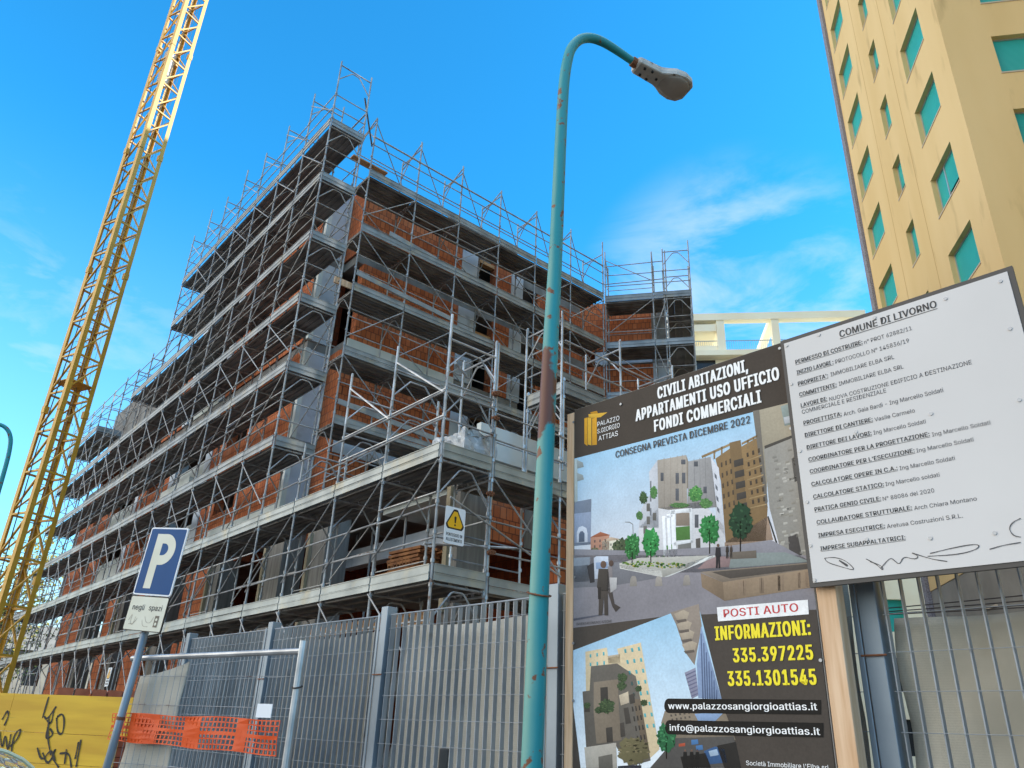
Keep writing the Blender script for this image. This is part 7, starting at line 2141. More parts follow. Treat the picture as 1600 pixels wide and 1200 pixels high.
# ------------------------------------------------------------------ yellow tower crane
M_YEL = mat('crane_yellow', lin('d9a437'), 0.5, 0.0, lin('c48f2b'), 2.0, spots=lin('8d6a35'), spot_scale=7, spot_lo=0.66, spot_hi=0.78, spec=0.5)
CD = 27.0; ca = radians(-31.75)
cx, cy = CD*sin(ca), CD*cos(ca)
crane = thing('tower_crane', 'yellow lattice mast of a tower crane rising at the left', 'crane', (cx, cy, 0), 0.0)
crane.rotation_euler = (0,0,radians(-29.0+ 0.0))
h_ = 0.47; CH = 36.0; bay = 1.31
# crane local: front face is -y
fa = math.degrees(math.atan2(-cx, -cy))      # direction to the camera, azimuth
faz = fa-30                                   # front normal azimuth
crane.rotation_euler = (0,0,radians(180-faz))
for sx in (-1,1):
    for sy in (-1,1):
        b = MB(); t = 0.012; w_ = 0.15
        x0 = sx*h_; y0 = sy*h_
        b.box(x0, y0, 0.3, x0-sx*w_, y0-sy*t, CH); b.box(x0, y0-sy*t, 0.3, x0-sx*t, y0-sy*w_, CH)
        z = 5.2
        while z < CH: b.box(x0+sx*0.015,y0+sy*0.015,z-0.12,x0-sx*0.14,y0-sy*0.14,z+0.12); z += bay*4
        b.build('chord', M_YEL, crane)
nb = int((CH-0.5)/bay)
for fi, (ux, uy) in enumerate(((0,-1),(1,0),(0,1),(-1,0))):
    tx, ty = (-uy, ux)
    P = lambda s_, z, o=0.02: (ux*(h_-o)+tx*s_*(h_-0.06), uy*(h_-o)+ty*s_*(h_-0.06), z)
    for k in range(nb):
        z = 0.5+k*bay
        b = MB(); b.obox(P(-1,z,0.03), P(1,z,0.03), 0.05, 0.06); b.build('horizontal_strut', M_YEL, crane) if fi in (0,3) and k > 2 else None
        if not (fi in (0,3) and k > 2): 
            if 'rest' not in globals(): rest = MB()
            rest.add(b)
        d_ = MB(); s0 = 1 if fi != 2 else -1
        d_.obox(P(s0,z+bay-0.12,0.04), P(-s0,z+0.12,0.04), 0.06, 0.045)
        if fi in (0,3) and k > 2: d_.build('diagonal', M_YEL, crane)
        else: rest.add(d_)
tag(rest.build('rear_lattice', M_YEL, crane), kind='stuff')
ld = MB()
for x in (-0.12,0.22): ld.tube([(x,0.15,0.5),(x,0.15,CH)], 0.014, 5)
z = 0.6
while z < CH: ld.tube([(-0.12,0.15,z),(0.22,0.15,z)], 0.01, 4); z += 0.3
z = 3.0
while z < CH:
    ld.tube([(0.05+0.34*cos(t), 0.15-0.33*sin(t)*0.9-0.02, z) for t in [pi*k/8 for k in range(9)]], 0.009, 4); z += 0.55
for q in (-0.28,0.05,0.38): ld.tube([(q,-0.1,2.5),(q,-0.1,CH)], 0.007, 4)
ld.build('ladder', mat('ladder_steel', lin('9a8a6a'), 0.5, 0.3), crane)
cbx = MB(); cbx.tube([(-h_+0.02,-0.1,3),(-h_-0.02,0.05,9),(-h_+0.03,-0.1,15),(-h_-0.01,0.1,21),(-h_+0.02,-0.05,28),(-h_,0,CH)], 0.016, 6); cbx.build('cable', mat('cable_black', lin('3a3230'), 0.6), crane)
pf = MB()
for z in (11.4,): pf.box(-0.42,-0.42,z,0.42,0.42,z+0.03)
pf.build('rest_platform', M_YEL, crane)
bb = MB(); bb.box(-1.6,-1.6,0,1.6,1.6,0.6); bb.build('ballast_base', M_CONC, crane)
hk = MB(); hk.box(-0.2,0.1,24.5,0.14,0.3,26.2); hk.build('control_box', mat('box_white', lin('d9d4c8'), 0.6), crane)

# ------------------------------------------------------------------ street lamps
def teal_nodes(t, vec, cur, mix, noise, rng, b):
    sp = t.nodes.new('ShaderNodeSeparateXYZ'); t.links.new(vec, sp.inputs[0])
    xc = t.nodes.new('ShaderNodeMath'); xc.operation = 'MULTIPLY_ADD'; t.links.new(sp.outputs[2], xc.inputs[0]); xc.inputs[1].default_value = -0.0235; t.links.new(sp.outputs[0], xc.inputs[2])
    xa = t.nodes.new('ShaderNodeMath'); xa.operation = 'ADD'; t.links.new(xc.outputs[0], xa.inputs[0]); xa.inputs[1].default_value = 0.17
    # paler towards one side and a big rust patch part way up
    n1 = noise(1.2, 5)
    a = t.nodes.new('ShaderNodeMath'); a.operation = 'MULTIPLY_ADD'; t.links.new(xa.outputs[0], a.inputs[0]); a.inputs[1].default_value = -9.0; t.links.new(n1, a.inputs[2])
    c = mix(rng(a.outputs[0], 0.7, 1.6), cur, lin('8fae98'))
    d = t.nodes.new('ShaderNodeMath'); d.operation = 'SUBTRACT'; t.links.new(sp.outputs[2], d.inputs[0]); d.inputs[1].default_value = 3.85
    d2 = t.nodes.new('ShaderNodeMath'); d2.operation = 'ABSOLUTE'; t.links.new(d.outputs[0], d2.inputs[0])
    d3 = t.nodes.new('ShaderNodeMath'); d3.operation = 'MULTIPLY_ADD'; t.links.new(noise(5.0, 6), d3.inputs[0]); d3.inputs[1].default_value = 0.9; 
    m = t.nodes.new('ShaderNodeMath'); m.operation = 'MULTIPLY'; t.links.new(d2.outputs[0], m.inputs[0]); m.inputs[1].default_value = -0.95; t.links.new(m.outputs[0], d3.inputs[2])
    d4 = t.nodes.new('ShaderNodeMath'); d4.operation = 'MULTIPLY_ADD'; t.links.new(xa.outputs[0], d4.inputs[0]); d4.inputs[1].default_value = -3.2; t.links.new(d3.outputs[0], d4.inputs[2])
    return mix(rng(d4.outputs[0], 0.27, 0.33), c, lin('6a4334'))
M_LAMP = mat('peeling_teal_paint', lin('2b8f93'), 0.45, 0, None, build=teal_nodes, spots=lin('7a4c33'), spot_scale=10.0, spot_lo=0.615, spot_hi=0.655, spec=0.35, bump=0.05)
M_HEAD = mat('lamp_housing', lin('c9c5bd'), 0.5, 0.0, lin('aeaaa2'), 6, spots=lin('6b5f52'), spot_scale=12, spot_lo=0.62, spot_hi=0.7)
M_BOWL = mat('lamp_bowl', lin('b0a9a0'), 0.2, 0, lin('979088'), 5)
def street_lamp(label, loc, rz):
    r_ = thing('street_lamp', label, 'street lamp', loc, rz, 'teal street lamps')
    # local +x is the arm direction; the pole leans slightly with the arm
    key = [(-.17,0),(-.135,1.78),(-.085,3.88),(-.047,4.976),(-.026,5.858),(-.006,6.525),(.013,6.867),(.045,7.114),(.085,7.26),(.165,7.40),(.276,7.485),(.399,7.51),(.527,7.495),(.666,7.462),(.80,7.427)]
    kr = [.069,.064,.058,.053,.050,.048,.047,.046,.0455,.045,.044,.042,.039,.036,.035]
    pts, rad = [], []
    for i in range(len(key)-1):
        p0, p1, p2, p3 = key[max(0,i-1)], key[i], key[i+1], key[min(len(key)-1,i+2)]
        for q in range(3):
            t = q/3; f = lambda a, b, c, d: 0.5*(2*b+(c-a)*t+(2*a-5*b+4*c-d)*t*t+(3*b-a-3*c+d)*t**3)
            pts.append((f(p0[0],p1[0],p2[0],p3[0]), 0, f(p0[1],p1[1],p2[1],p3[1]))); rad.append(kr[i]+(kr[i+1]-kr[i])*t)
    pts.append((key[-1][0],0,key[-1][1])); rad.append(kr[-1])
    b = MB(); b.tube(pts, rad, 20); b.build('pole', M_LAMP, r_, smooth=True)
    e = Vector(pts[-1]); 
    # housing: tapered box then a flared bowl hood
    secs = [(-0.02,0.065,0.04,0.045),(0.0,0.075,0.048,0.06),(0.23,0.082,0.055,0.068),(0.28,0.10,0.06,0.062),(0.36,0.14,0.062,0.058),(0.46,0.155,0.058,0.054),(0.545,0.135,0.042,0.046),(0.59,0.085,0.02,0.028)]
    v = []; n = 14
    for (x, w_, up, dn) in secs:
        for k in range(n):
            t = 2*pi*k/n; c_, s_ = cos(t), sin(t)
            sg = lambda q: (1 if q >= 0 else -1)*abs(q)**0.32
            v.append((x, w_*sg(c_), (up if s_ >= 0 else dn*0.7)*sg(s_)))
    m_ = MB(); m_.v = v
    for i in range(len(secs)-1):
        for k in range(n): k2 = (k+1) % n; m_.f.append((i*n+k, (i+1)*n+k, (i+1)*n+k2, i*n+k2)); m_.mi.append(0)
    m_.f.append(tuple(range(n))); m_.mi.append(0); m_.f.append(tuple(reversed(range((len(secs)-1)*n, len(secs)*n)))); m_.mi.append(0)
    h1 = m_.build('lamp_head', M_HEAD, r_, smooth=False)
    h1.location = e+Vector((0.0,0,-0.012)); h1.rotation_euler = (radians(-3),radians(4.5),0)
    m2_ = MB(); secs2 = [(0.26,0.05,0.008),(0.31,0.095,0.022),(0.41,0.135,0.034),(0.50,0.122,0.03),(0.56,0.07,0.01)]
    for (x, w_, dn) in secs2:
        for k in range(n):
            t = pi+pi*k/(n-1); m2_.v.append((x, w_*cos(t), -0.032+dn*sin(t)))
    for i in range(len(secs2)-1):
        for k in range(n-1): m2_.f.append((i*n+k,i*n+k+1,(i+1)*n+k+1,(i+1)*n+k)); m2_.mi.append(0)
    m2_.build('glass_bowl', M_BOWL, h1, smooth=True)
    m3_ = MB()
    for (x, y) in ((0.06,0.04),(0.06,-0.04),(0.14,0.05),(0.14,-0.05),(0.22,0.0)): m3_.box(x-0.01,y-0.01,-0.062,x+0.01,y+0.01,-0.04)
    m3_.build('screw', M_WIN, h1)
    m4_ = MB(); m4_.box(0.36,-0.10,0.04,0.53,0.10,0.085); m4_.build('photocell_cover', mat('pale_lamp_cover', lin('d3d6d8'), 0.4), h1, bevel=0.02)
    m5 = MB(); m5.tube([tuple(e+Vector((-0.06,0,0.012))), tuple(e+Vector((0.03,0,-0.008)))], 0.048, 12); m5.build('clamp', M_RUST, r_)
    bs = MB(); bs.tube([(-0.17,0,0),(-0.163,0,0.35)], [0.10,0.08], 20); bs.build('base_collar', M_LAMP, r_, smooth=True)
    wr = MB(); wr.tube([(0.075*cos(t)-0.122, 0.075*sin(t), 2.42+0.02*sin(t)) for t in [2*pi*k/14 for k in range(15)]], 0.006, 5); wr.build('wire_tie', M_RUST, r_)
    return r_
street_lamp('peeling teal street lamp with rust patches standing in front of the fence', (0.335, 4.989, 0.0), 26)
lp2 = street_lamp('second teal street lamp, cut off at the left edge behind the crane', (-11.75, 16.55, 0), 205)
lp2.location = (-11.1, 16.4, 0)
# ------------------------------------------------------------------ fence of galvanised bars along the site
FX, FY, FRZ = 0.448, 4.980, -46.0
M_GRATE = mat('grating_bar', lin('a0a5a9'), 0.55, 0.2, lin('878c90'), 2.0, spots=lin('6d6a66'), spot_scale=6, spot_lo=0.66, spot_hi=0.8)
M_POST = mat('fence_post_steel', lin('8e9aa4'), 0.5, 0.45, lin('74808a'), 1.6)
fence = thing('grating_fence', 'galvanised steel bar fence running along the building site', 'fence', (FX, FY, 0), FRZ)
FY0 = 0.22; FZ = 2.49
posts = [-6.09,-4.17,-2.25,-0.33,1.745,3.66,5.58]
for x in posts:
    b = MB(); b.box(x-0.045,FY0-0.05,0,x+0.045,FY0+0.05,2.56)
    b.box(x-0.075,FY0-0.058,0.0,x-0.047,FY0-0.05,2.5)
    o = b.build('post', M_POST, fence, bevel=0.005)
    t = MB(); t.tube([(x-0.06,FY0-0.06,2.02),(x+0.06,FY0-0.06,2.02)], 0.005, 5); t.build('tie_wire', M_RUST, o)
for x0, x1 in zip(posts, posts[1:]):
    b = MB(); n = 21
    for k in range(n+1):
        x = x0+0.07+(x1-x0-0.14)*k/n
        b.box(x-0.003,FY0-0.019,0.12,x+0.003,FY0+0.019,FZ)
    b.box(x0+0.07,FY0-0.024,0.10,x1-0.07,FY0+0.024,0.118)
    z = 2.38
    while z > 0.2:
        b.tube([(x0+0.06,FY0-0.03,z),(x1-0.06,FY0-0.03,z)], 0.0018, 5); z -= 0.1733
    b.build('grating_panel', M_GRATE, fence)
    b = MB(); b.tube([(x0+0.06,FY0-0.02,FZ+0.001),(x1-0.06,FY0-0.02,FZ+0.001)], 0.006, 5); b.build('top_wire', M_GRATE, fence)

def cloth(label, x0, x1, z0, ztop, y, m, n=40, amp=0.02, rows=24, org=(FX,FY,0), rz=FRZ):
    b = MB(); b.v = []; 
    ph = random.uniform(0,6)
    for i in range(n+1):
        x = x0+(x1-x0)*i/n; zt = ztop(x)
        for j in range(rows+1):
            z = z0+(zt-z0)*j/rows
            b.v.append((x, y+amp*sin(x*6+ph+z*2)+amp*0.6*sin(z*9+x*3)+amp*0.5*sin(x*13-z*11+ph)+random.uniform(-.004,.004), z))
    r1 = rows+1
    for i in range(n):
        for j in range(rows): b.f.append((i*r1+j,(i+1)*r1+j,(i+1)*r1+j+1,i*r1+j+1)); b.mi.append(0)
    o = b.build('shade_cloth', m, None, smooth=True); o.location = org; o.rotation_euler = (0,0,radians(rz))
    s_ = o.modifiers.new('thickness', 'SOLIDIFY'); s_.thickness = 0.004
    return tag(o, label, 'shade cloth', 'shade cloths on the fences')
def weave(t, vec, cur, mix, noise, rng, b):
    ch = t.nodes.new('ShaderNodeTexWave'); ch.bands_direction = 'Z'; ch.inputs['Scale'].default_value = 28; ch.inputs['Distortion'].default_value = 6; ch.inputs['Detail'].default_value = 4; ch.inputs['Detail Scale'].default_value = 6; t.links.new(vec, ch.inputs[0])
    n = t.nodes.new('ShaderNodeMath'); n.operation = 'MULTIPLY'; t.links.new(ch.outputs[1], n.inputs[0]); n.inputs[1].default_value = 0.3
    return mix(n.outputs[0], cur, lin('8d8676'))
M_CLOTH = mat('beige_shade_cloth', lin('c2bdb0'), 0.9, 0, lin('a39e92'), 1.3, build=weave, spec=0.15)
M_CLOTHR = mat('pale_shade_cloth', lin('d4cdbb'), 0.9, 0, lin('b3ac9b'), 1.6, build=weave, spec=0.15, spots=lin('a39a86'), spot_scale=3, spot_lo=0.6, spot_hi=0.8)
M_CLOTHD = mat('dark_shade_cloth', lin('989488'), 0.9, 0, lin('7a776e'), 0.9, build=weave, spec=0.15)
cloth('beige shade cloth sagging behind the fence beside the lamp post', -2.2, 1.6, 0.1, lambda x: 2.43-0.05*abs(sin((x+2.2)*1.65)), FY0+0.10, M_CLOTH)
cloth('greyer shade cloth behind the left stretch of the fence', -6.4, -2.28, 0.1, lambda x: 2.42-0.05*abs(sin((x+2.2)*1.6)), FY0+0.11, M_CLOTHD)
cloth('beige shade cloth behind the fence under the white notice board', 1.80, 5.6, 0.1, lambda x: 2.215-0.012*abs(sin(x*2.1)), FY0+0.12, M_CLOTHR, 70, 0.028, 44)
cb = MB()
for k in range(4): cb.tube([(x, FY0+0.07+0.01*k, 2.225+0.016*k-0.02*sin((x-1.6)*1.2+k*0.6)) for x in [1.7+0.25*i for i in range(16)]], 0.0028, 5)
o = cb.build('cable_bundle', mat('cable_black', lin('3a3230'), 0.6)); o.location = (FX,FY,0); o.rotation_euler = (0,0,radians(FRZ)); tag(o, 'black cables strung along the fence under the white notice board', 'cables')

# ------------------------------------------------------------------ mobile mesh panel with its net
gt = thing('mesh_panel', 'low wire mesh panel with a round tube frame in front of the fence', 'fence panel', (-1.418, 5.83, 0), -30.0)
b = MB(); zt = 2.10
b.tube([(0,0,0.02),(0,0,2.17)], 0.028, 10); b.build('frame_post', M_STEELB, gt)
b = MB(); b.tube([(-1.9,0.02,0.02),(-1.84,0.02,2.06)], 0.012, 10); b.build('frame_post', M_STEELB, gt)
MB().tube([(-1.86,0,2.065),(0,0,2.10)], 0.022, 10).build('frame_rail', M_STEELB, gt); MB().tube([(-1.86,0,0.15),(0,0,0.15)], 0.02, 8).build('frame_rail', M_STEELB, gt)
b = MB()
k = -1.80
while k < -0.02: b.tube([(k,0,0.16),(k,0,2.06)], 0.0022, 4); k += 0.072
z = 0.25
while z < 2.05: b.tube([(-1.86,0,z),(0,0,z)], 0.0024, 4); z += 0.21
b.build('wire_mesh', M_STEEL, gt)
t = MB(); t.tube([(0.035*cos(q),0.035*sin(q),1.86+0.01*sin(q)) for q in [2*pi*k/10 for k in range(11)]], 0.006, 5); t.build('tie_wire', MATS['cable_black'], gt)
MB().box(-0.3,-0.25,0,0.3,0.25,0.12).build('concrete_foot', M_CONC, gt); MB().box(-2.15,-0.25,0,-1.56,0.25,0.12).build('concrete_foot', M_CONC, gt)
cloth('beige shade cloth with a scooped top tied to the mesh panel beside the parking sign', -1.80, -1.22, 0.1, lambda x: 1.935+0.10*((x+1.85)/0.6)**2 if x > -1.85 else 1.935+0.12*((x+1.85)/0.6)**2, 0.05, M_CLOTH, 20, 0.012, org=(-1.418,5.83,0), rz=-30)
# orange plastic barrier net
M_NET = mat('orange_net', lin('e2561a'), 0.45, 0, lin('cf4914'), 3, spec=0.3)
b = MB(); x0, x1 = -1.9, -0.08; n = 44
zt_ = lambda x: 1.645+0.006*sin(x*7)-0.004*x; zb_ = lambda x: 1.455-0.035*(x+1.93)/1.85+0.005*sin(x*9)
yy = lambda x, v: -0.03-0.007*sin(x*8+v*3)-0.003*sin(x*19+v*7)
def npnt(u, v): x = x0+(x1-x0)*u; return (x, yy(x, v), zb_(x)+(zt_(x)-zb_(x))*v)
rows = 6; cells = n
for j in range(rows+1):
    v = j/rows; hw = 0.02 if j not in (0,3,rows) else (0.055 if j == 3 else 0.035)
    for i in range(cells):
        u0, u1 = i/cells, (i+1)/cells
        va, vb = max(0,v-hw), min(1,v+hw)
        b.quad(npnt(u0,va),npnt(u1,va),npnt(u1,vb),npnt(u0,vb))
for i in range(cells+1):
    u = i/cells
    for j in range(rows):
        if random.random() < 0.04: continue
        va, vb = j/rows+0.03, (j+1)/rows-0.03; w_ = 0.0034
        b.quad(npnt(max(0,u-w_),va),npnt(min(1,u+w_),va),npnt(min(1,u+w_),vb),npnt(max(0,u-w_),vb))
for u, w_ in ((0.22,0.09),(0.52,0.05),(0.8,0.03)):     # folded over itself
    for j in range(rows): b.quad(npnt(u-w_,j/rows),npnt(u+w_,j/rows),npnt(u+w_,(j+1)/rows),npnt(u-w_,(j+1)/rows))
o = b.build('barrier_net', M_NET); o.location = (-1.418,5.83,0); o.rotation_euler = (0,0,radians(-30)); so_ = o.modifiers.new('thickness','SOLIDIFY'); so_.thickness = 0.003
tag(o, 'orange perforated plastic net strung across the mesh panel', 'barrier net')
b = MB(); b.box(-0.315,-0.04,1.655,-0.17,-0.034,1.745); o = b.build('white_card', mat('white_card', lin('e6e8ea'), 0.6)); o.location = (-1.418,5.83,0); o.rotation_euler = (0,0,radians(-30)); tag(o, 'small blank white card wired to the mesh panel above the orange net', 'card')
b = MB(); b.obox((0,0,0),(0.02,0,1.53),0.055,0.05); o = b.build('short_stake', mat('dark_stake', lin('4b4640'), 0.8, 0, lin('35312d'), 6), bevel=0.006); o.location = (-0.30,4.60,0); tag(o, 'short dark stake in front of the fence, left of the lamp post', 'stake')

# ------------------------------------------------------------------ yellow hoarding with graffiti
ho = thing('hoarding', 'yellow board hoarding with black graffiti at the bottom left', 'hoarding', (-5.22,11.9,0), 165.0)
M_HO = mat('yellow_formwork', lin('e3b32c'), 0.6, 0, lin('cf9c22'), 1.2, stretch=(0.6,1,6), spots=lin('9a7a2a'), spot_scale=3.0, spot_lo=0.66, spot_hi=0.8)
HOY = 1
for j, (z0, z1) in enumerate(((0.02,0.5),(0.505,1.0),(1.005,1.39),(1.395,1.9))):
    for k, (x0, x1) in enumerate(((-0.06 if j == 3 else 0.06,2.02),(2.025,4.5),(4.505,7.0))):
        b = MB(); b.box(x0,-0.025+random.uniform(-.003,.003),z0,x1,0.002,z1); b.build('board', M_HO, ho)
for x in (0.25,1.6,3.0,4.6,6.4):
    b = MB(); b.box(x,-0.12,0,x+0.1,-0.027,1.85); b.build('stake', M_WOOD, ho)
GR = [[(1.39,1.61),(1.33,1.56),(1.23,1.74)],[(1.33,1.56),(1.23,1.5),(1.25,1.69)],[(1.17,1.6),(1.09,1.4),(0.99,1.38),(1.02,1.57),(1.09,1.66),(1.16,1.61)],[(1.28,1.47),(1.26,1.3),(1.14,1.38),(1.23,1.45)],[(1.4,1.87),(1.41,1.59)],[(1.25,1.14),(1.1,0.97),(1.03,1.23),(1.09,1.1),(0.92,0.97)],[(0.96,1.14),(0.8,1.16),(0.71,0.98)],[(0.69,1.3),(0.68,1.09)],[(0.66,1.33),(0.63,0.99)],[(2.11,1.54),(2.06,1.68),(2.01,1.59),(2.04,1.47)],[(2.09,1.38),(1.95,1.13),(1.99,1.39),(1.84,1.1),(1.88,1.35)],[(1.78,1.1),(1.83,1.35),(1.72,1.45),(1.74,1.29),(1.83,1.2)],[(2.0,1.13),(1.85,1.09),(1.73,1.11)],[(2.35,1.5),(2.5,1.1),(2.6,1.55),(2.75,1.1)],[(1.30,1.62),(1.24,1.35),(1.10,1.12)],[(1.36,1.2),(1.22,1.02),(1.12,1.2),(1.0,1.05)],[(2.2,1.3),(2.12,1.1),(2.2,1.0)],[(0.86,1.2),(0.83,1.02)]]
def smooth_line(p, it=2):
    for _ in range(it):
        q = [p[0]]
        for a, b_ in zip(p, p[1:]): q += [(a[0]*.75+b_[0]*.25, a[1]*.75+b_[1]*.25),(a[0]*.25+b_[0]*.75, a[1]*.25+b_[1]*.75)]
        q.append(p[-1]); p = q
    return p
def ribbon(b, p, w_, place):
    p = smooth_line(p); w0_ = w_
    for i in range(len(p)-1):
        w_ = w0_*(0.65+0.5*abs(sin(i*0.45+p[0][0]*7)))
        (xa, za), (xb, zb) = p[i], p[i+1]; dx, dz = xb-xa, zb-za; l_ = math.hypot(dx, dz) or 1e-6; nx, nz = -dz/l_*w_/2, dx/l_*w_/2
        e = w_*0.25/l_; xb += dx*e; zb += dz*e
        b.quad(place(xa-nx,za-nz),place(xb-nx,zb-nz),place(xb+nx,zb+nz),place(xa+nx,za+nz))
for i, s_ in enumerate(GR):
    b = MB(); ribbon(b, s_, 0.026, lambda x, z, i=i: (x, 0.008+i*0.0004, z)); b.build('graffiti', mat('spray_black', lin('2c2823'), 0.6), ho)
bp = thing('brick_pile', 'pallet of red bricks showing above the yellow hoarding', 'bricks', (-6.3,13.15,0), 27.0)
b = MB()
for k in range(14):
    for j in range(5): b.box(-0.55+0.225*j+random.uniform(-.01,.01),-0.4,0.16+k*0.133,-0.35+0.225*j,0.4,0.16+k*0.133+0.125)
b.build('bricks', mat('red_brick', lin('b5694a'), 0.9, 0, lin('9a533a'), 6), bp)
b = MB(); b.box(-0.6,-0.45,0.0,0.6,0.45,0.15); b.build('pallet', M_WOOD, bp)

# ------------------------------------------------------------------ text
import os
FONT = None
try:
    FONT = bpy.data.fonts.load(os.path.join(bpy.utils.system_resource('DATAFILES', path='fonts'), 'Inter.woff2'))   # ships with Blender
except Exception:
    FONT = None
def text_mb(txt, sp_=1.0):
    cu = bpy.data.curves.new('lettering', 'FONT'); cu.body = txt; cu.size = 1.0; cu.resolution_u = 3; cu.fill_mode = 'FRONT'
    cu.space_character = sp_
    if FONT: cu.font = FONT
    o = bpy.data.objects.new('lettering', cu); COL.objects.link(o)
    dg = bpy.context.evaluated_depsgraph_get(); dg.update(); me = bpy.data.meshes.new_from_object(o.evaluated_get(dg))
    bpy.data.objects.remove(o); bpy.data.curves.remove(cu)
    vs = [tuple(v.co) for v in me.vertices]; fs = [tuple(p.vertices) for p in me.polygons]; bpy.data.meshes.remove(me)
    return vs, fs
CAPH = max(v[1] for v in text_mb('H')[0])
def lettering(parent, txt, x0, x1, zb, cap, m, y, bold=0, underline=False, name='lettering'):
    """one line of print fitted between x0 and x1; heavier weights are struck several times, side by side"""
    vs, fs = text_mb(txt, 1.16 if bold == 3 else (1.04 if bold else 1.0)); xs = [v[0] for v in vs]; a, b_ = min(xs), max(xs)
    d = cap*[0, 0.03, 0.038, 0.058][bold]
    kx = (x1-x0-2*d)/(b_-a); kz = (cap-(d*0.6 if bold == 3 else 0))/CAPH
    mb = MB(); strikes = [(0,0)] if not bold else ([(-d,0),(0,0),(d,0)] if bold < 3 else [(-d,0),(0,0),(d,0),(-d,d*0.6),(0,d*0.6),(d,d*0.6)])
    for i, (dx, dz) in enumerate(strikes):
        n = len(mb.v); mb.v += [(x0+d+dx+(v[0]-a)*kx, y-0.0002*i, zb+dz+v[1]*kz) for v in vs]
        mb.f += [tuple(q+n for q in f) for f in fs]; mb.mi += [0]*len(fs)
    if underline: mb.quad((x0,y,zb-cap*0.26),(x1,y,zb-cap*0.26),(x1,y,zb-cap*0.18),(x0,y,zb-cap*0.18))
    return mb.build(name, m, parent)
INK = {'white': mat('print_white', lin('f4f4f2'), 0.5), 'dark': mat('print_dark', lin('2f2c2a'), 0.5), 'red': mat('print_red', lin('c2242a'), 0.5), 'yellow': mat('print_yellow', lin('ffe000'), 0.5), 'black': mat('print_black', lin('232326'), 0.5), 'grey': mat('print_grey', lin('3e3e42'), 0.5)}

# ------------------------------------------------------------------ advertising board
def screw_heads(parent, pts, y):
    for x, z in pts: MB().tube([(x,y,z),(x,y-0.004,z)], 0.0085, 10).build('screw', mat('screw_head', lin('8b9096'), 0.35, 0.7), parent)
ad = thing('advertising_board', 'tall dark advertising board with building pictures and yellow telephone numbers on wooden posts', 'billboard', (FX,FY,0), FRZ)
b = MB(); b.box(0,0,0.85,1.568,0.01,3.703); b.build('panel', mat('board_core', lin('cfc8bb'), 0.7), ad)
b = MB(); b.box(-0.066,-0.004,0,-0.003,0.09,3.685); b.build('wooden_post', M_WOODP, ad, bevel=0.004)
b = MB(); b.box(1.574,0.0,0,1.672,0.09,3.66); b.build('wooden_post', M_WOODP, ad, bevel=0.004)
b = MB(); b.box(-0.02,0.02,3.45,1.6,0.08,3.6); b.box(-0.02,0.02,1.0,1.6,0.08,1.14); b.build('wooden_rail', M_WOOD, ad)
pm = bpy.data.materials.new('print_ink'); pm.use_nodes = True; t_ = pm.node_tree; bs_ = t_.nodes['Principled BSDF']; bs_.inputs['Roughness'].default_value = 0.5; bs_.inputs['Specular IOR Level'].default_value = 0.12
at_ = t_.nodes.new('ShaderNodeVertexColor'); at_.layer_name = 'print'; 
tc_ = t_.nodes.new('ShaderNodeTexCoord'); last_ = at_.outputs[0]
for sc_, lo_, hi_ in ((70, 0.86, 1.10), (7, 0.88, 1.10)):       # photographic grain and mottling of the printed picture
    nn = t_.nodes.new('ShaderNodeTexNoise'); nn.inputs['Scale'].default_value = sc_; nn.inputs['Detail'].default_value = 8; nn.inputs['Roughness'].default_value = 0.65; t_.links.new(tc_.outputs['Object'], nn.inputs[0])
    mr = t_.nodes.new('ShaderNodeMapRange'); mr.inputs[1].default_value = 0.3; mr.inputs[2].default_value = 0.7; mr.inputs[3].default_value = lo_; mr.inputs[4].default_value = hi_; t_.links.new(nn.outputs[0], mr.inputs[0])
    mx = t_.nodes.new('ShaderNodeMix'); mx.data_type = 'RGBA'; mx.blend_type = 'MULTIPLY'; mx.inputs[0].default_value = 0.75; t_.links.new(last_, mx.inputs[6]); t_.links.new(mr.outputs[0], mx.inputs[7]); last_ = mx.outputs[2]
t_.links.new(last_, bs_.inputs['Base Color'])
def art_mesh(name, want):
    V, F, C = [], [], []
    for ln in ART.split('\n'):
        q = ln.split(' '); lay = int(q[0]); c = q[1]; num = list(map(int, q[2:]))
        if not want(lay, c, num): continue
        x, z = num[0], num[1]; pts = [(x, z)]
        for i in range(2, len(num), 2): x += num[i]; z += num[i+1]; pts.append((x, z))
        n = len(V); y = -0.0012-0.00028*lay
        V += [(min(1.568, max(0, a/1000)), y, b_/1000) for a, b_ in pts]; F.append(tuple(range(n, n+len(pts))))
        for a, b_ in pts:
            if c == 'SKY1':
                t = min(1, max(0, (b_/1000-2.35)/0.95)); ca_ = Vector(lin('e9dcd8')[:3]); cb_ = Vector(lin('a9d3ee')[:3]); k = ca_.lerp(cb_, t); C.append((k.x,k.y,k.z,1))
            elif c == 'SKY2':
                t = min(1, max(0, (b_/1000-1.5)/0.75)); k = Vector(lin('e8eef2')[:3]).lerp(Vector(lin('9fcbe6')[:3]), t); C.append((k.x,k.y,k.z,1))
            else:
                zs2 = [q_[1] for q_ in pts]; t = (b_-min(zs2))/max(1, max(zs2)-min(zs2)); k = lin(c); g2 = 0.84+0.30*t+0.10*sin(a*0.02+lay); C.append((k[0]*g2,k[1]*g2,k[2]*g2,1)) if c not in ('473f38','4c453f','f4f2f0','1f1d1b') else C.append(k)
    me = bpy.data.meshes.new(name); me.from_pydata(V, [], F); me.materials.append(pm)
    ca = me.color_attributes.new('print', 'FLOAT_COLOR', 'POINT')
    for i, c in enumerate(C): ca.data[i].color = c
    o = bpy.data.objects.new(name, me); COL.objects.link(o); o.parent = ad; return o
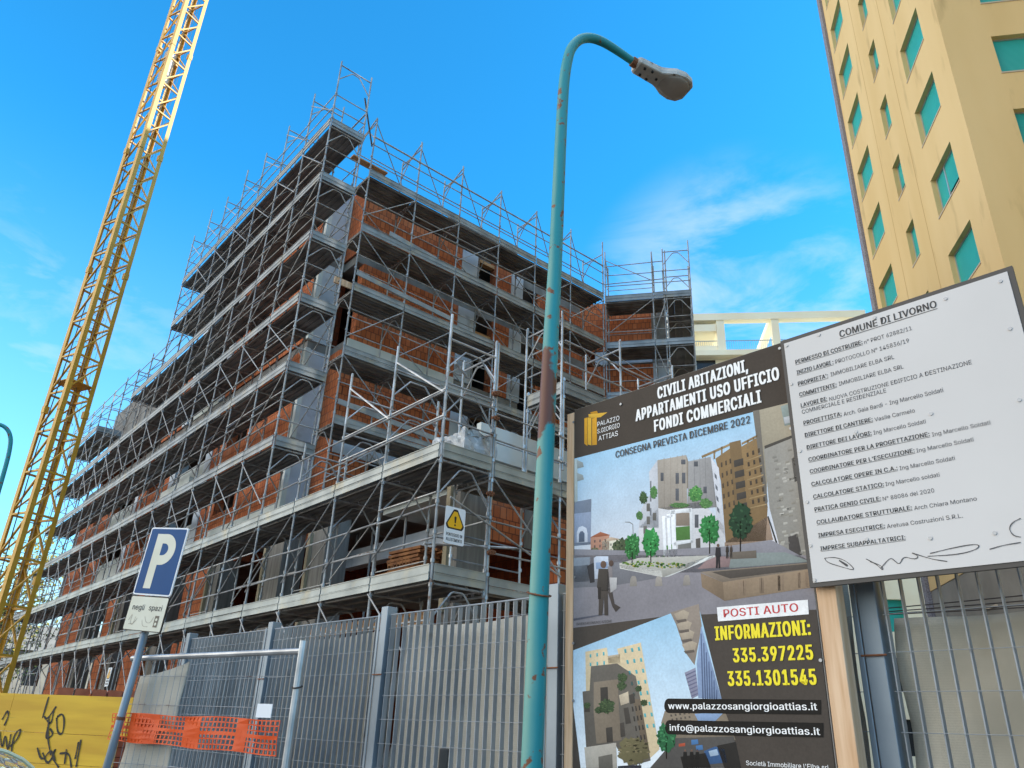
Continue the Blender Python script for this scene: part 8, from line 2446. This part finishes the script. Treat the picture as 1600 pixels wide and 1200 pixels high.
# dark ground under everything, then the pictures
b = MB(); b.quad((0.001,-0.0008,0.851),(1.567,-0.0008,0.851),(1.567,-0.0008,3.702),(0.001,-0.0008,3.702)); b.build('dark_print', mat('print_brown', lin('4a423b'), 0.5, spec=0.12), ad)
SPL = [i for i, l in enumerate(ART.split('\n')) if ' SKY2 ' in l][0]
_lines = ART.split('\n'); HEAD = set(_lines[:7]); 
_all = ART
ART = '\n'.join(_lines[:7]); art_mesh('header_print', lambda *a: True)
ART = '\n'.join(_lines[7:SPL-1]); art_mesh('printed_picture', lambda *a: True)
ART = '\n'.join(_lines[SPL-1:-3]); art_mesh('printed_picture', lambda *a: True)
for q_ in _lines[-3:]: ART = q_; art_mesh('print_label', lambda *a: True)
for g_, txt, x0, x1, zb, cap, col, bold in TEXTS:
    if g_ == 'B': lettering(ad, txt, x0, x1, zb, cap, INK[col], -0.0058, bold)
screw_heads(ad, SCREWS_B, -0.0055)

# ------------------------------------------------------------------ white notice board
nb_ = thing('notice_board', 'white building permit notice board with black lettering, screwed beside the advertising board', 'sign', (FX,FY,0), FRZ)
x0, x1, z0, z1 = 1.566, 2.722, 2.322, 3.688; yb = -0.045
b = MB(); b.box(x0,yb,z0,x1,yb+0.02,z1); b.build('frame', mat('dark_frame', lin('4a4642'), 0.6), nb_)
b = MB(); b.box(x0+0.021,yb-0.004,z0+0.021,x1-0.024,yb-0.0005,z1-0.024); b.build('panel', mat('white_panel', lin('d6d3d0'), 0.45, 0, lin('cfccc9'), 0.8, spec=0.2), nb_)
b = MB(); b.box(2.0,yb+0.021,0,2.07,yb+0.09,3.6); b.box(2.55,yb+0.021,2.3,2.62,yb+0.09,3.6) ; b.box(1.68,yb+0.021,3.2,2.7,yb+0.06,3.3)
bk = MB(); bk.box(1.70,yb+0.021,3.2,2.7,yb+0.06,3.3); bk.box(1.70,yb+0.021,2.5,2.7,yb+0.06,2.6); bk.build('bracket', M_WOOD, nb_)
for g_, txt, xa, xb, zb, cap, col, bold in TEXTS:
    if g_ == 'S': lettering(nb_, txt, xa, xb, zb, cap, INK[col], yb-0.0055, bold, underline=(col == 'black'))
for i, s_ in enumerate(SCRIBBLE):
    b = MB(); ribbon(b, s_, 0.0036 if i != 1 else 0.009, lambda x, z, i=i: (min(x,x1-0.026), yb-0.0052-0.0003*i, z)); b.build('scribble', INK['grey'], nb_)
screw_heads(nb_, SCREWS_S, yb-0.004)

# ------------------------------------------------------------------ warning signs on the scaffolding
def rrect(x0, z0, x1, z1, r, n=5):
    pts = []
    for cx_, cz_, a0 in ((x1-r,z0+r,-90),(x1-r,z1-r,0),(x0+r,z1-r,90),(x0+r,z0+r,180)):
        for k in range(n+1): t = radians(a0+90*k/n); pts.append((cx_+r*cos(t), cz_+r*sin(t)))
    return pts
M_SW = mat('sign_white', lin('e8e9ea'), 0.45); M_SY = mat('sign_yellow', lin('f2b414'), 0.45); M_SK = mat('sign_black', lin('1d1b1a'), 0.5)
def warning_sign(label, org, rz, w_=0.40, h__=0.60, text=True):
    s_ = thing('warning_sign', label, 'warning sign', org, rz, 'yellow triangle warning signs')
    b = MB(); b.prism(rrect(0,0,w_,h__,0.03), 0, 0.006); b.build('panel', M_SW, s_)
    def tri(k, y, m, nm):
        cx_, cz_ = w_/2, h__*0.62; R_ = w_*0.5*k
        pts = []
        for a in (90, 210, 330):
            for da in (-14, 0, 14): t = radians(a+da*0.9); pts.append((cx_+R_*cos(t)*(1-0.03*abs(da)/14), cz_+R_*sin(t)))
        pts = [pts[i] for i in (0,1,2,3,4,5,6,7,8)]
        bb = MB(); bb.poly([(x, y, z) for x, z in sorted(pts, key=lambda p: math.atan2(p[1]-cz_, p[0]-cx_))]); bb.build(nm, m, s_)
    tri(0.98, -0.0015, M_SK, 'triangle_border'); tri(0.80, -0.003, M_SY, 'triangle')
    bb = MB(); cx_ = w_/2; cz_ = h__*0.62
    bb.poly([(cx_-0.012,-0.0045,cz_-0.03),(cx_+0.012,-0.0045,cz_-0.03),(cx_+0.022,-0.0045,cz_+0.065),(cx_+0.012,-0.0045,cz_+0.08),(cx_-0.012,-0.0045,cz_+0.08),(cx_-0.022,-0.0045,cz_+0.065)])
    bb.poly([(cx_+0.017*cos(t),-0.0045,cz_-0.062+0.017*sin(t)) for t in [2*pi*k/10 for k in range(10)]]); bb.build('exclamation_mark', M_SK, s_)
    if text:
        lettering(s_, 'PONTEGGIO IN', 0.04, w_-0.04, 0.125, 0.05, INK['black'], -0.0015, 2); lettering(s_, 'ALLESTIMENTO', 0.04, w_-0.04, 0.045, 0.05, INK['black'], -0.0015, 2)
    return s_
def LW(x, y, z): a = radians(RZ); return (OX+x*cos(a)-y*sin(a), OY+x*sin(a)+y*cos(a), z)
warning_sign('white warning sign with yellow triangle and two lines of text on the nearest scaffold corner', LW(0.11,-7.245,4.34), RZ)
warning_sign('small white warning sign with yellow triangle low behind the hoarding, beside the parking sign', LW(-0.09,9.15,2.48), RZ-90, 0.36, 0.52)

# ------------------------------------------------------------------ parking sign
ps = thing('parking_sign', 'blue parking sign with a cream supplementary plate on a leaning grey pole', 'road sign', (-2.709-0.16,6.455+0.075,0), -24.0)
lean = radians(4.5); piv = 2.0
def LZ(x, y, z): x -= 0.0; return (x*cos(lean)+(z-piv)*sin(lean)-0.075, y, piv-x*sin(lean)+(z-piv)*cos(lean))
def leanmb(b): b.v = [LZ(*v) for v in b.v]; return b
M_SB = mat('sign_blue', lin('1c5488'), 0.4, 0, lin('184878'), 0.9, spec=0.12); M_CRM = mat('sign_cream', lin('e2dfcc'), 0.5, 0, lin('d2cdb6'), 2.0); M_BACK = mat('sign_back', lin('7d8083'), 0.5, 0.4)
leanmb(MB().tube([(0,0.045,0.0),(0,0.045,3.0)], 0.03, 14)).build('pole', M_POST, ps, smooth=True)
W2 = 0.212
leanmb(MB().prism(rrect(-W2,2.545,W2,3.11,0.02), 0, 0.012)).build('panel', M_SW, ps)
leanmb(MB().poly([(x,-0.0012,z) for x, z in rrect(-W2+0.012,2.557,W2-0.012,3.098,0.014)])).build('blue_face', M_SB, ps)
P_ = []
def letterP():
    b = MB(); y = -0.0026; t = 0.082
    b.quad((-0.115,y,2.60),(-0.115+t,y,2.60),(-0.115+t,y,3.055),(-0.115,y,3.055))
    n = 16; cz_, ro, ri = 2.925, 0.13, 0.055; cx_ = -0.008
    prev = None; ring = [(-0.115+t,3.055,-0.115+t,2.975)]
    for k in range(n+1):
        a = pi/2-pi*k/n; ring.append((cx_+0.005+ro*cos(a), cz_+ro*sin(a), cx_+ri*cos(a), cz_+(ri-0.005)*sin(a)))
    ring.append((-0.115+t,cz_-ro,-0.115+t,cz_-ri+0.005))
    for p, q in zip(ring, ring[1:]): b.quad((p[2],y,p[3]),(q[2],y,q[3]),(q[0],y,q[1]),(p[0],y,p[1]))
    return b
leanmb(letterP()).build('letter_p', M_CRM, ps)
leanmb(MB().prism(rrect(-W2,2.262,W2,2.538,0.015), 0, 0.012)).build('supplementary_plate', M_SK, ps)
leanmb(MB().poly([(x,-0.0012,z) for x, z in rrect(-W2+0.006,2.268,W2-0.006,2.532,0.012)])).build('supplementary_face', M_CRM, ps)
o = lettering(ps, 'negli', -0.165, -0.03, 2.425, 0.043, INK['black'], -0.0026, 1); o2 = lettering(ps, 'spazi', 0.02, 0.165, 2.428, 0.043, INK['black'], -0.0026, 1)
for q in (o, o2):
    for v in q.data.vertices: v.co = LZ(*v.co)
b = MB()
for s_ in ([(-0.17,2.34),(-0.14,2.40),(-0.15,2.32),(-0.11,2.30),(-0.10,2.37)],[(-0.16,2.31),(-0.10,2.32),(-0.08,2.36)],[(0.0,2.38),(0.03,2.33),(0.08,2.33),(0.10,2.38)],[(-0.02,2.35),(0.0,2.30),(0.06,2.30)]): ribbon(b, s_, 0.004, lambda x, z: (x, -0.0024, z))
leanmb(b).build('scratched_writing', mat('scratch', lin('a79a86'), 0.7), ps)
leanmb(MB().quad((0.115,-0.0026,2.30),(0.16,-0.0026,2.30),(0.16,-0.0026,2.39),(0.115,-0.0026,2.39))).build('sticker', mat('sticker_brown', lin('6f6657'), 0.6), ps)
b = MB()
for (x, z, r_) in ((0.137,2.36,0.012),(0.137,2.325,0.013)): b.poly([(x+r_*cos(t),-0.0036,z+r_*sin(t)) for t in [2*pi*k/8 for k in range(8)]])
leanmb(b).build('sticker_mark', M_CRM, ps)
b = MB(); b.box(-W2+0.02,0.013,2.72,W2-0.02,0.03,2.76); b.box(-W2+0.02,0.013,2.39,W2-0.02,0.03,2.43); leanmb(b).build('bracket', M_BACK, ps)
b = MB(); b.tube([(0,0.045,1.60),(0,0.045,1.625)], 0.033, 14); leanmb(b).build('clamp_ring', M_RUST, ps)

# ------------------------------------------------------------------ scooter windscreen at the bottom left corner
sw = thing('scooter_windscreen', 'clear scooter windscreen with a pale rim at the bottom left corner', 'windscreen', (-1.62,2.58,0), 28.0)
gm = bpy.data.materials.new('clear_plastic'); gm.use_nodes = True; g_ = gm.node_tree.nodes['Principled BSDF']; g_.inputs['Base Color'].default_value = (0.95,0.96,0.92,1); g_.inputs['Roughness'].default_value = 0.08; g_.inputs['Transmission Weight'].default_value = 0.9; g_.inputs['IOR'].default_value = 1.1
prof = [(-0.24,0.95),(-0.26,1.2),(-0.255,1.40),(-0.22,1.475),(-0.15,1.505),(0,1.515),(0.15,1.505),(0.20,1.475),(0.235,1.40),(0.25,1.2),(0.24,0.95)]
cv = lambda x, z: (x, 0.9*x*x+0.12*(z-1.0), z)
b = MB(); half = len(prof)//2
nx = 12
zs_ = [0.95,1.1,1.2,1.3,1.4,1.45,1.475,1.495,1.51]
def halfw(z): return 0.25 if z < 1.35 else 0.25*max(0.0, 1-((z-1.35)/0.168)**3)**0.6
for i in range(len(zs_)-1):
    for k in range(nx):
        q = []
        for (zz, kk) in ((zs_[i],k),(zs_[i],k+1),(zs_[i+1],k+1),(zs_[i+1],k)):
            x = -halfw(zz)+2*halfw(zz)*kk/nx; q.append(cv(x, zz))
        b.quad(*q)
o = b.build('shield', gm, sw, smooth=True); s_ = o.modifiers.new('thickness','SOLIDIFY'); s_.thickness = 0.003
rim = [cv(-halfw(z), z) for z in zs_]+[cv(halfw(z), z) for z in reversed(zs_)]
MB().tube(rim, 0.006, 6).build('rim', mat('rim_cream', lin('cfcaa8'), 0.4), sw)
b = MB(); b.tube([(-0.15,0.06,0.75),(-0.1,0.03,1.05)], 0.012, 6); b.tube([(0.15,0.06,0.75),(0.1,0.03,1.05)], 0.012, 6); b.tube([(-0.3,0.1,0.75),(0.3,0.1,0.75)], 0.016, 8); b.tube([(0,0.1,0.75),(0,0.02,0.0)], 0.03, 8); b.build('handlebar_mount', M_SK, sw)

# ------------------------------------------------------------------ autumn tree behind the crane
random.seed(21)
def leafy_tree(label, loc, h__, rad, m1, m2):
    t_ = thing('tree', label, 'tree', loc, 0)
    b = MB(); b.tube([(0,0,0),(0.1,0,h__*0.3),(0,0.15,h__*0.6),(0.1,0,h__*0.85)], [0.22,0.17,0.1,0.03], 8)
    for k in range(16):
        a = random.uniform(0,6.28); z = h__*random.uniform(0.3,0.75); l_ = rad*random.uniform(0.5,0.95)
        b.tube([(0.05,0.05,z),(l_*0.5*cos(a),l_*0.5*sin(a),z+l_*0.35),(l_*cos(a),l_*sin(a),z+l_*0.5)], [0.07,0.045,0.012], 5)
    b.build('trunk', mat('bark', lin('5c4d40'), 0.95, 0, lin('41362d'), 8), t_)
    for m, cnt, nm in ((m1, 1700, 'crown'), (m2, 1100, 'crown')):
        c = MB()
        cl_ = [(random.gauss(0,rad*0.42),random.gauss(0,rad*0.42),h__*random.uniform(0.38,1.0)) for _ in range(26)]
        for k in range(cnt):
            q = random.choice(cl_); p = Vector(q)+Vector((random.gauss(0,0.5),random.gauss(0,0.5),random.gauss(0,0.42)))
            d1 = Vector((random.gauss(0,1),random.gauss(0,1),random.gauss(0,1))).normalized(); d2 = d1.orthogonal().normalized(); s__ = random.uniform(0.07,0.15)
            c.poly([p-d1*s__, p+d2*s__*0.55, p+d1*s__, p-d2*s__*0.55])
        c.build(nm, m, t_)
    return t_
M_LY = mat('leaf_yellow', lin('a89a3a'), 0.7, 0, lin('8a8330'), 1.5); M_LG = mat('leaf_green', lin('66752f'), 0.7, 0, lin('4d5c26'), 1.5)
leafy_tree('yellowing autumn tree far left behind the crane mast', (-28.2,45.5,0), 10.5, 3.6, M_LY, M_LG)

leafy_tree('greener tree beside the yellowing one at the far left, behind the scaffolding', (-32.5,50.0,0), 9.0, 3.4, M_LG, M_LY)
hs_ = thing('house', 'low pale house with a grey pitched roof far left, behind the scaffolding', 'house', (-38.0,62.0,0), 30.0)
b = MB(); face_with_holes(b, (-9,0,0), (1,0,0), (0,0,1), 18, 6.2, [(1.5+3.2*i,1.0+2.7*j,2.6+3.2*i,2.5+2.7*j) for i in range(5) for j in range(2)], 0.2); b.quad((9,0,0),(9,8,0),(9,8,6.2),(9,0,6.2)); b.quad((-9,8,0),(-9,0,0),(-9,0,6.2),(-9,8,6.2)); b.quad((9,8,0),(-9,8,0),(-9,8,6.2),(9,8,6.2))
b.build('wall', mat('old_render', lin('a9a294'), 0.9, 0, lin('8f897d'), 0.8), hs_)
b = MB(); b.poly([(-9.5,-0.5,6.2),(9.5,-0.5,6.2),(9.5,4,8.4),(-9.5,4,8.4)]); b.poly([(9.5,8.5,6.2),(-9.5,8.5,6.2),(-9.5,4,8.4),(9.5,4,8.4)]); b.poly([(-9.5,8.5,6.19),(9.5,8.5,6.19),(9.5,-0.5,6.19),(-9.5,-0.5,6.19)]); b.build('roof', M_GREYR, hs_)
for i in range(5):
    for j in range(2): MB().box(-7.5+3.2*i,0.2,1.0+2.7*j,-6.4+3.2*i,0.24,2.5+2.7*j).build('window', M_WIN, hs_)
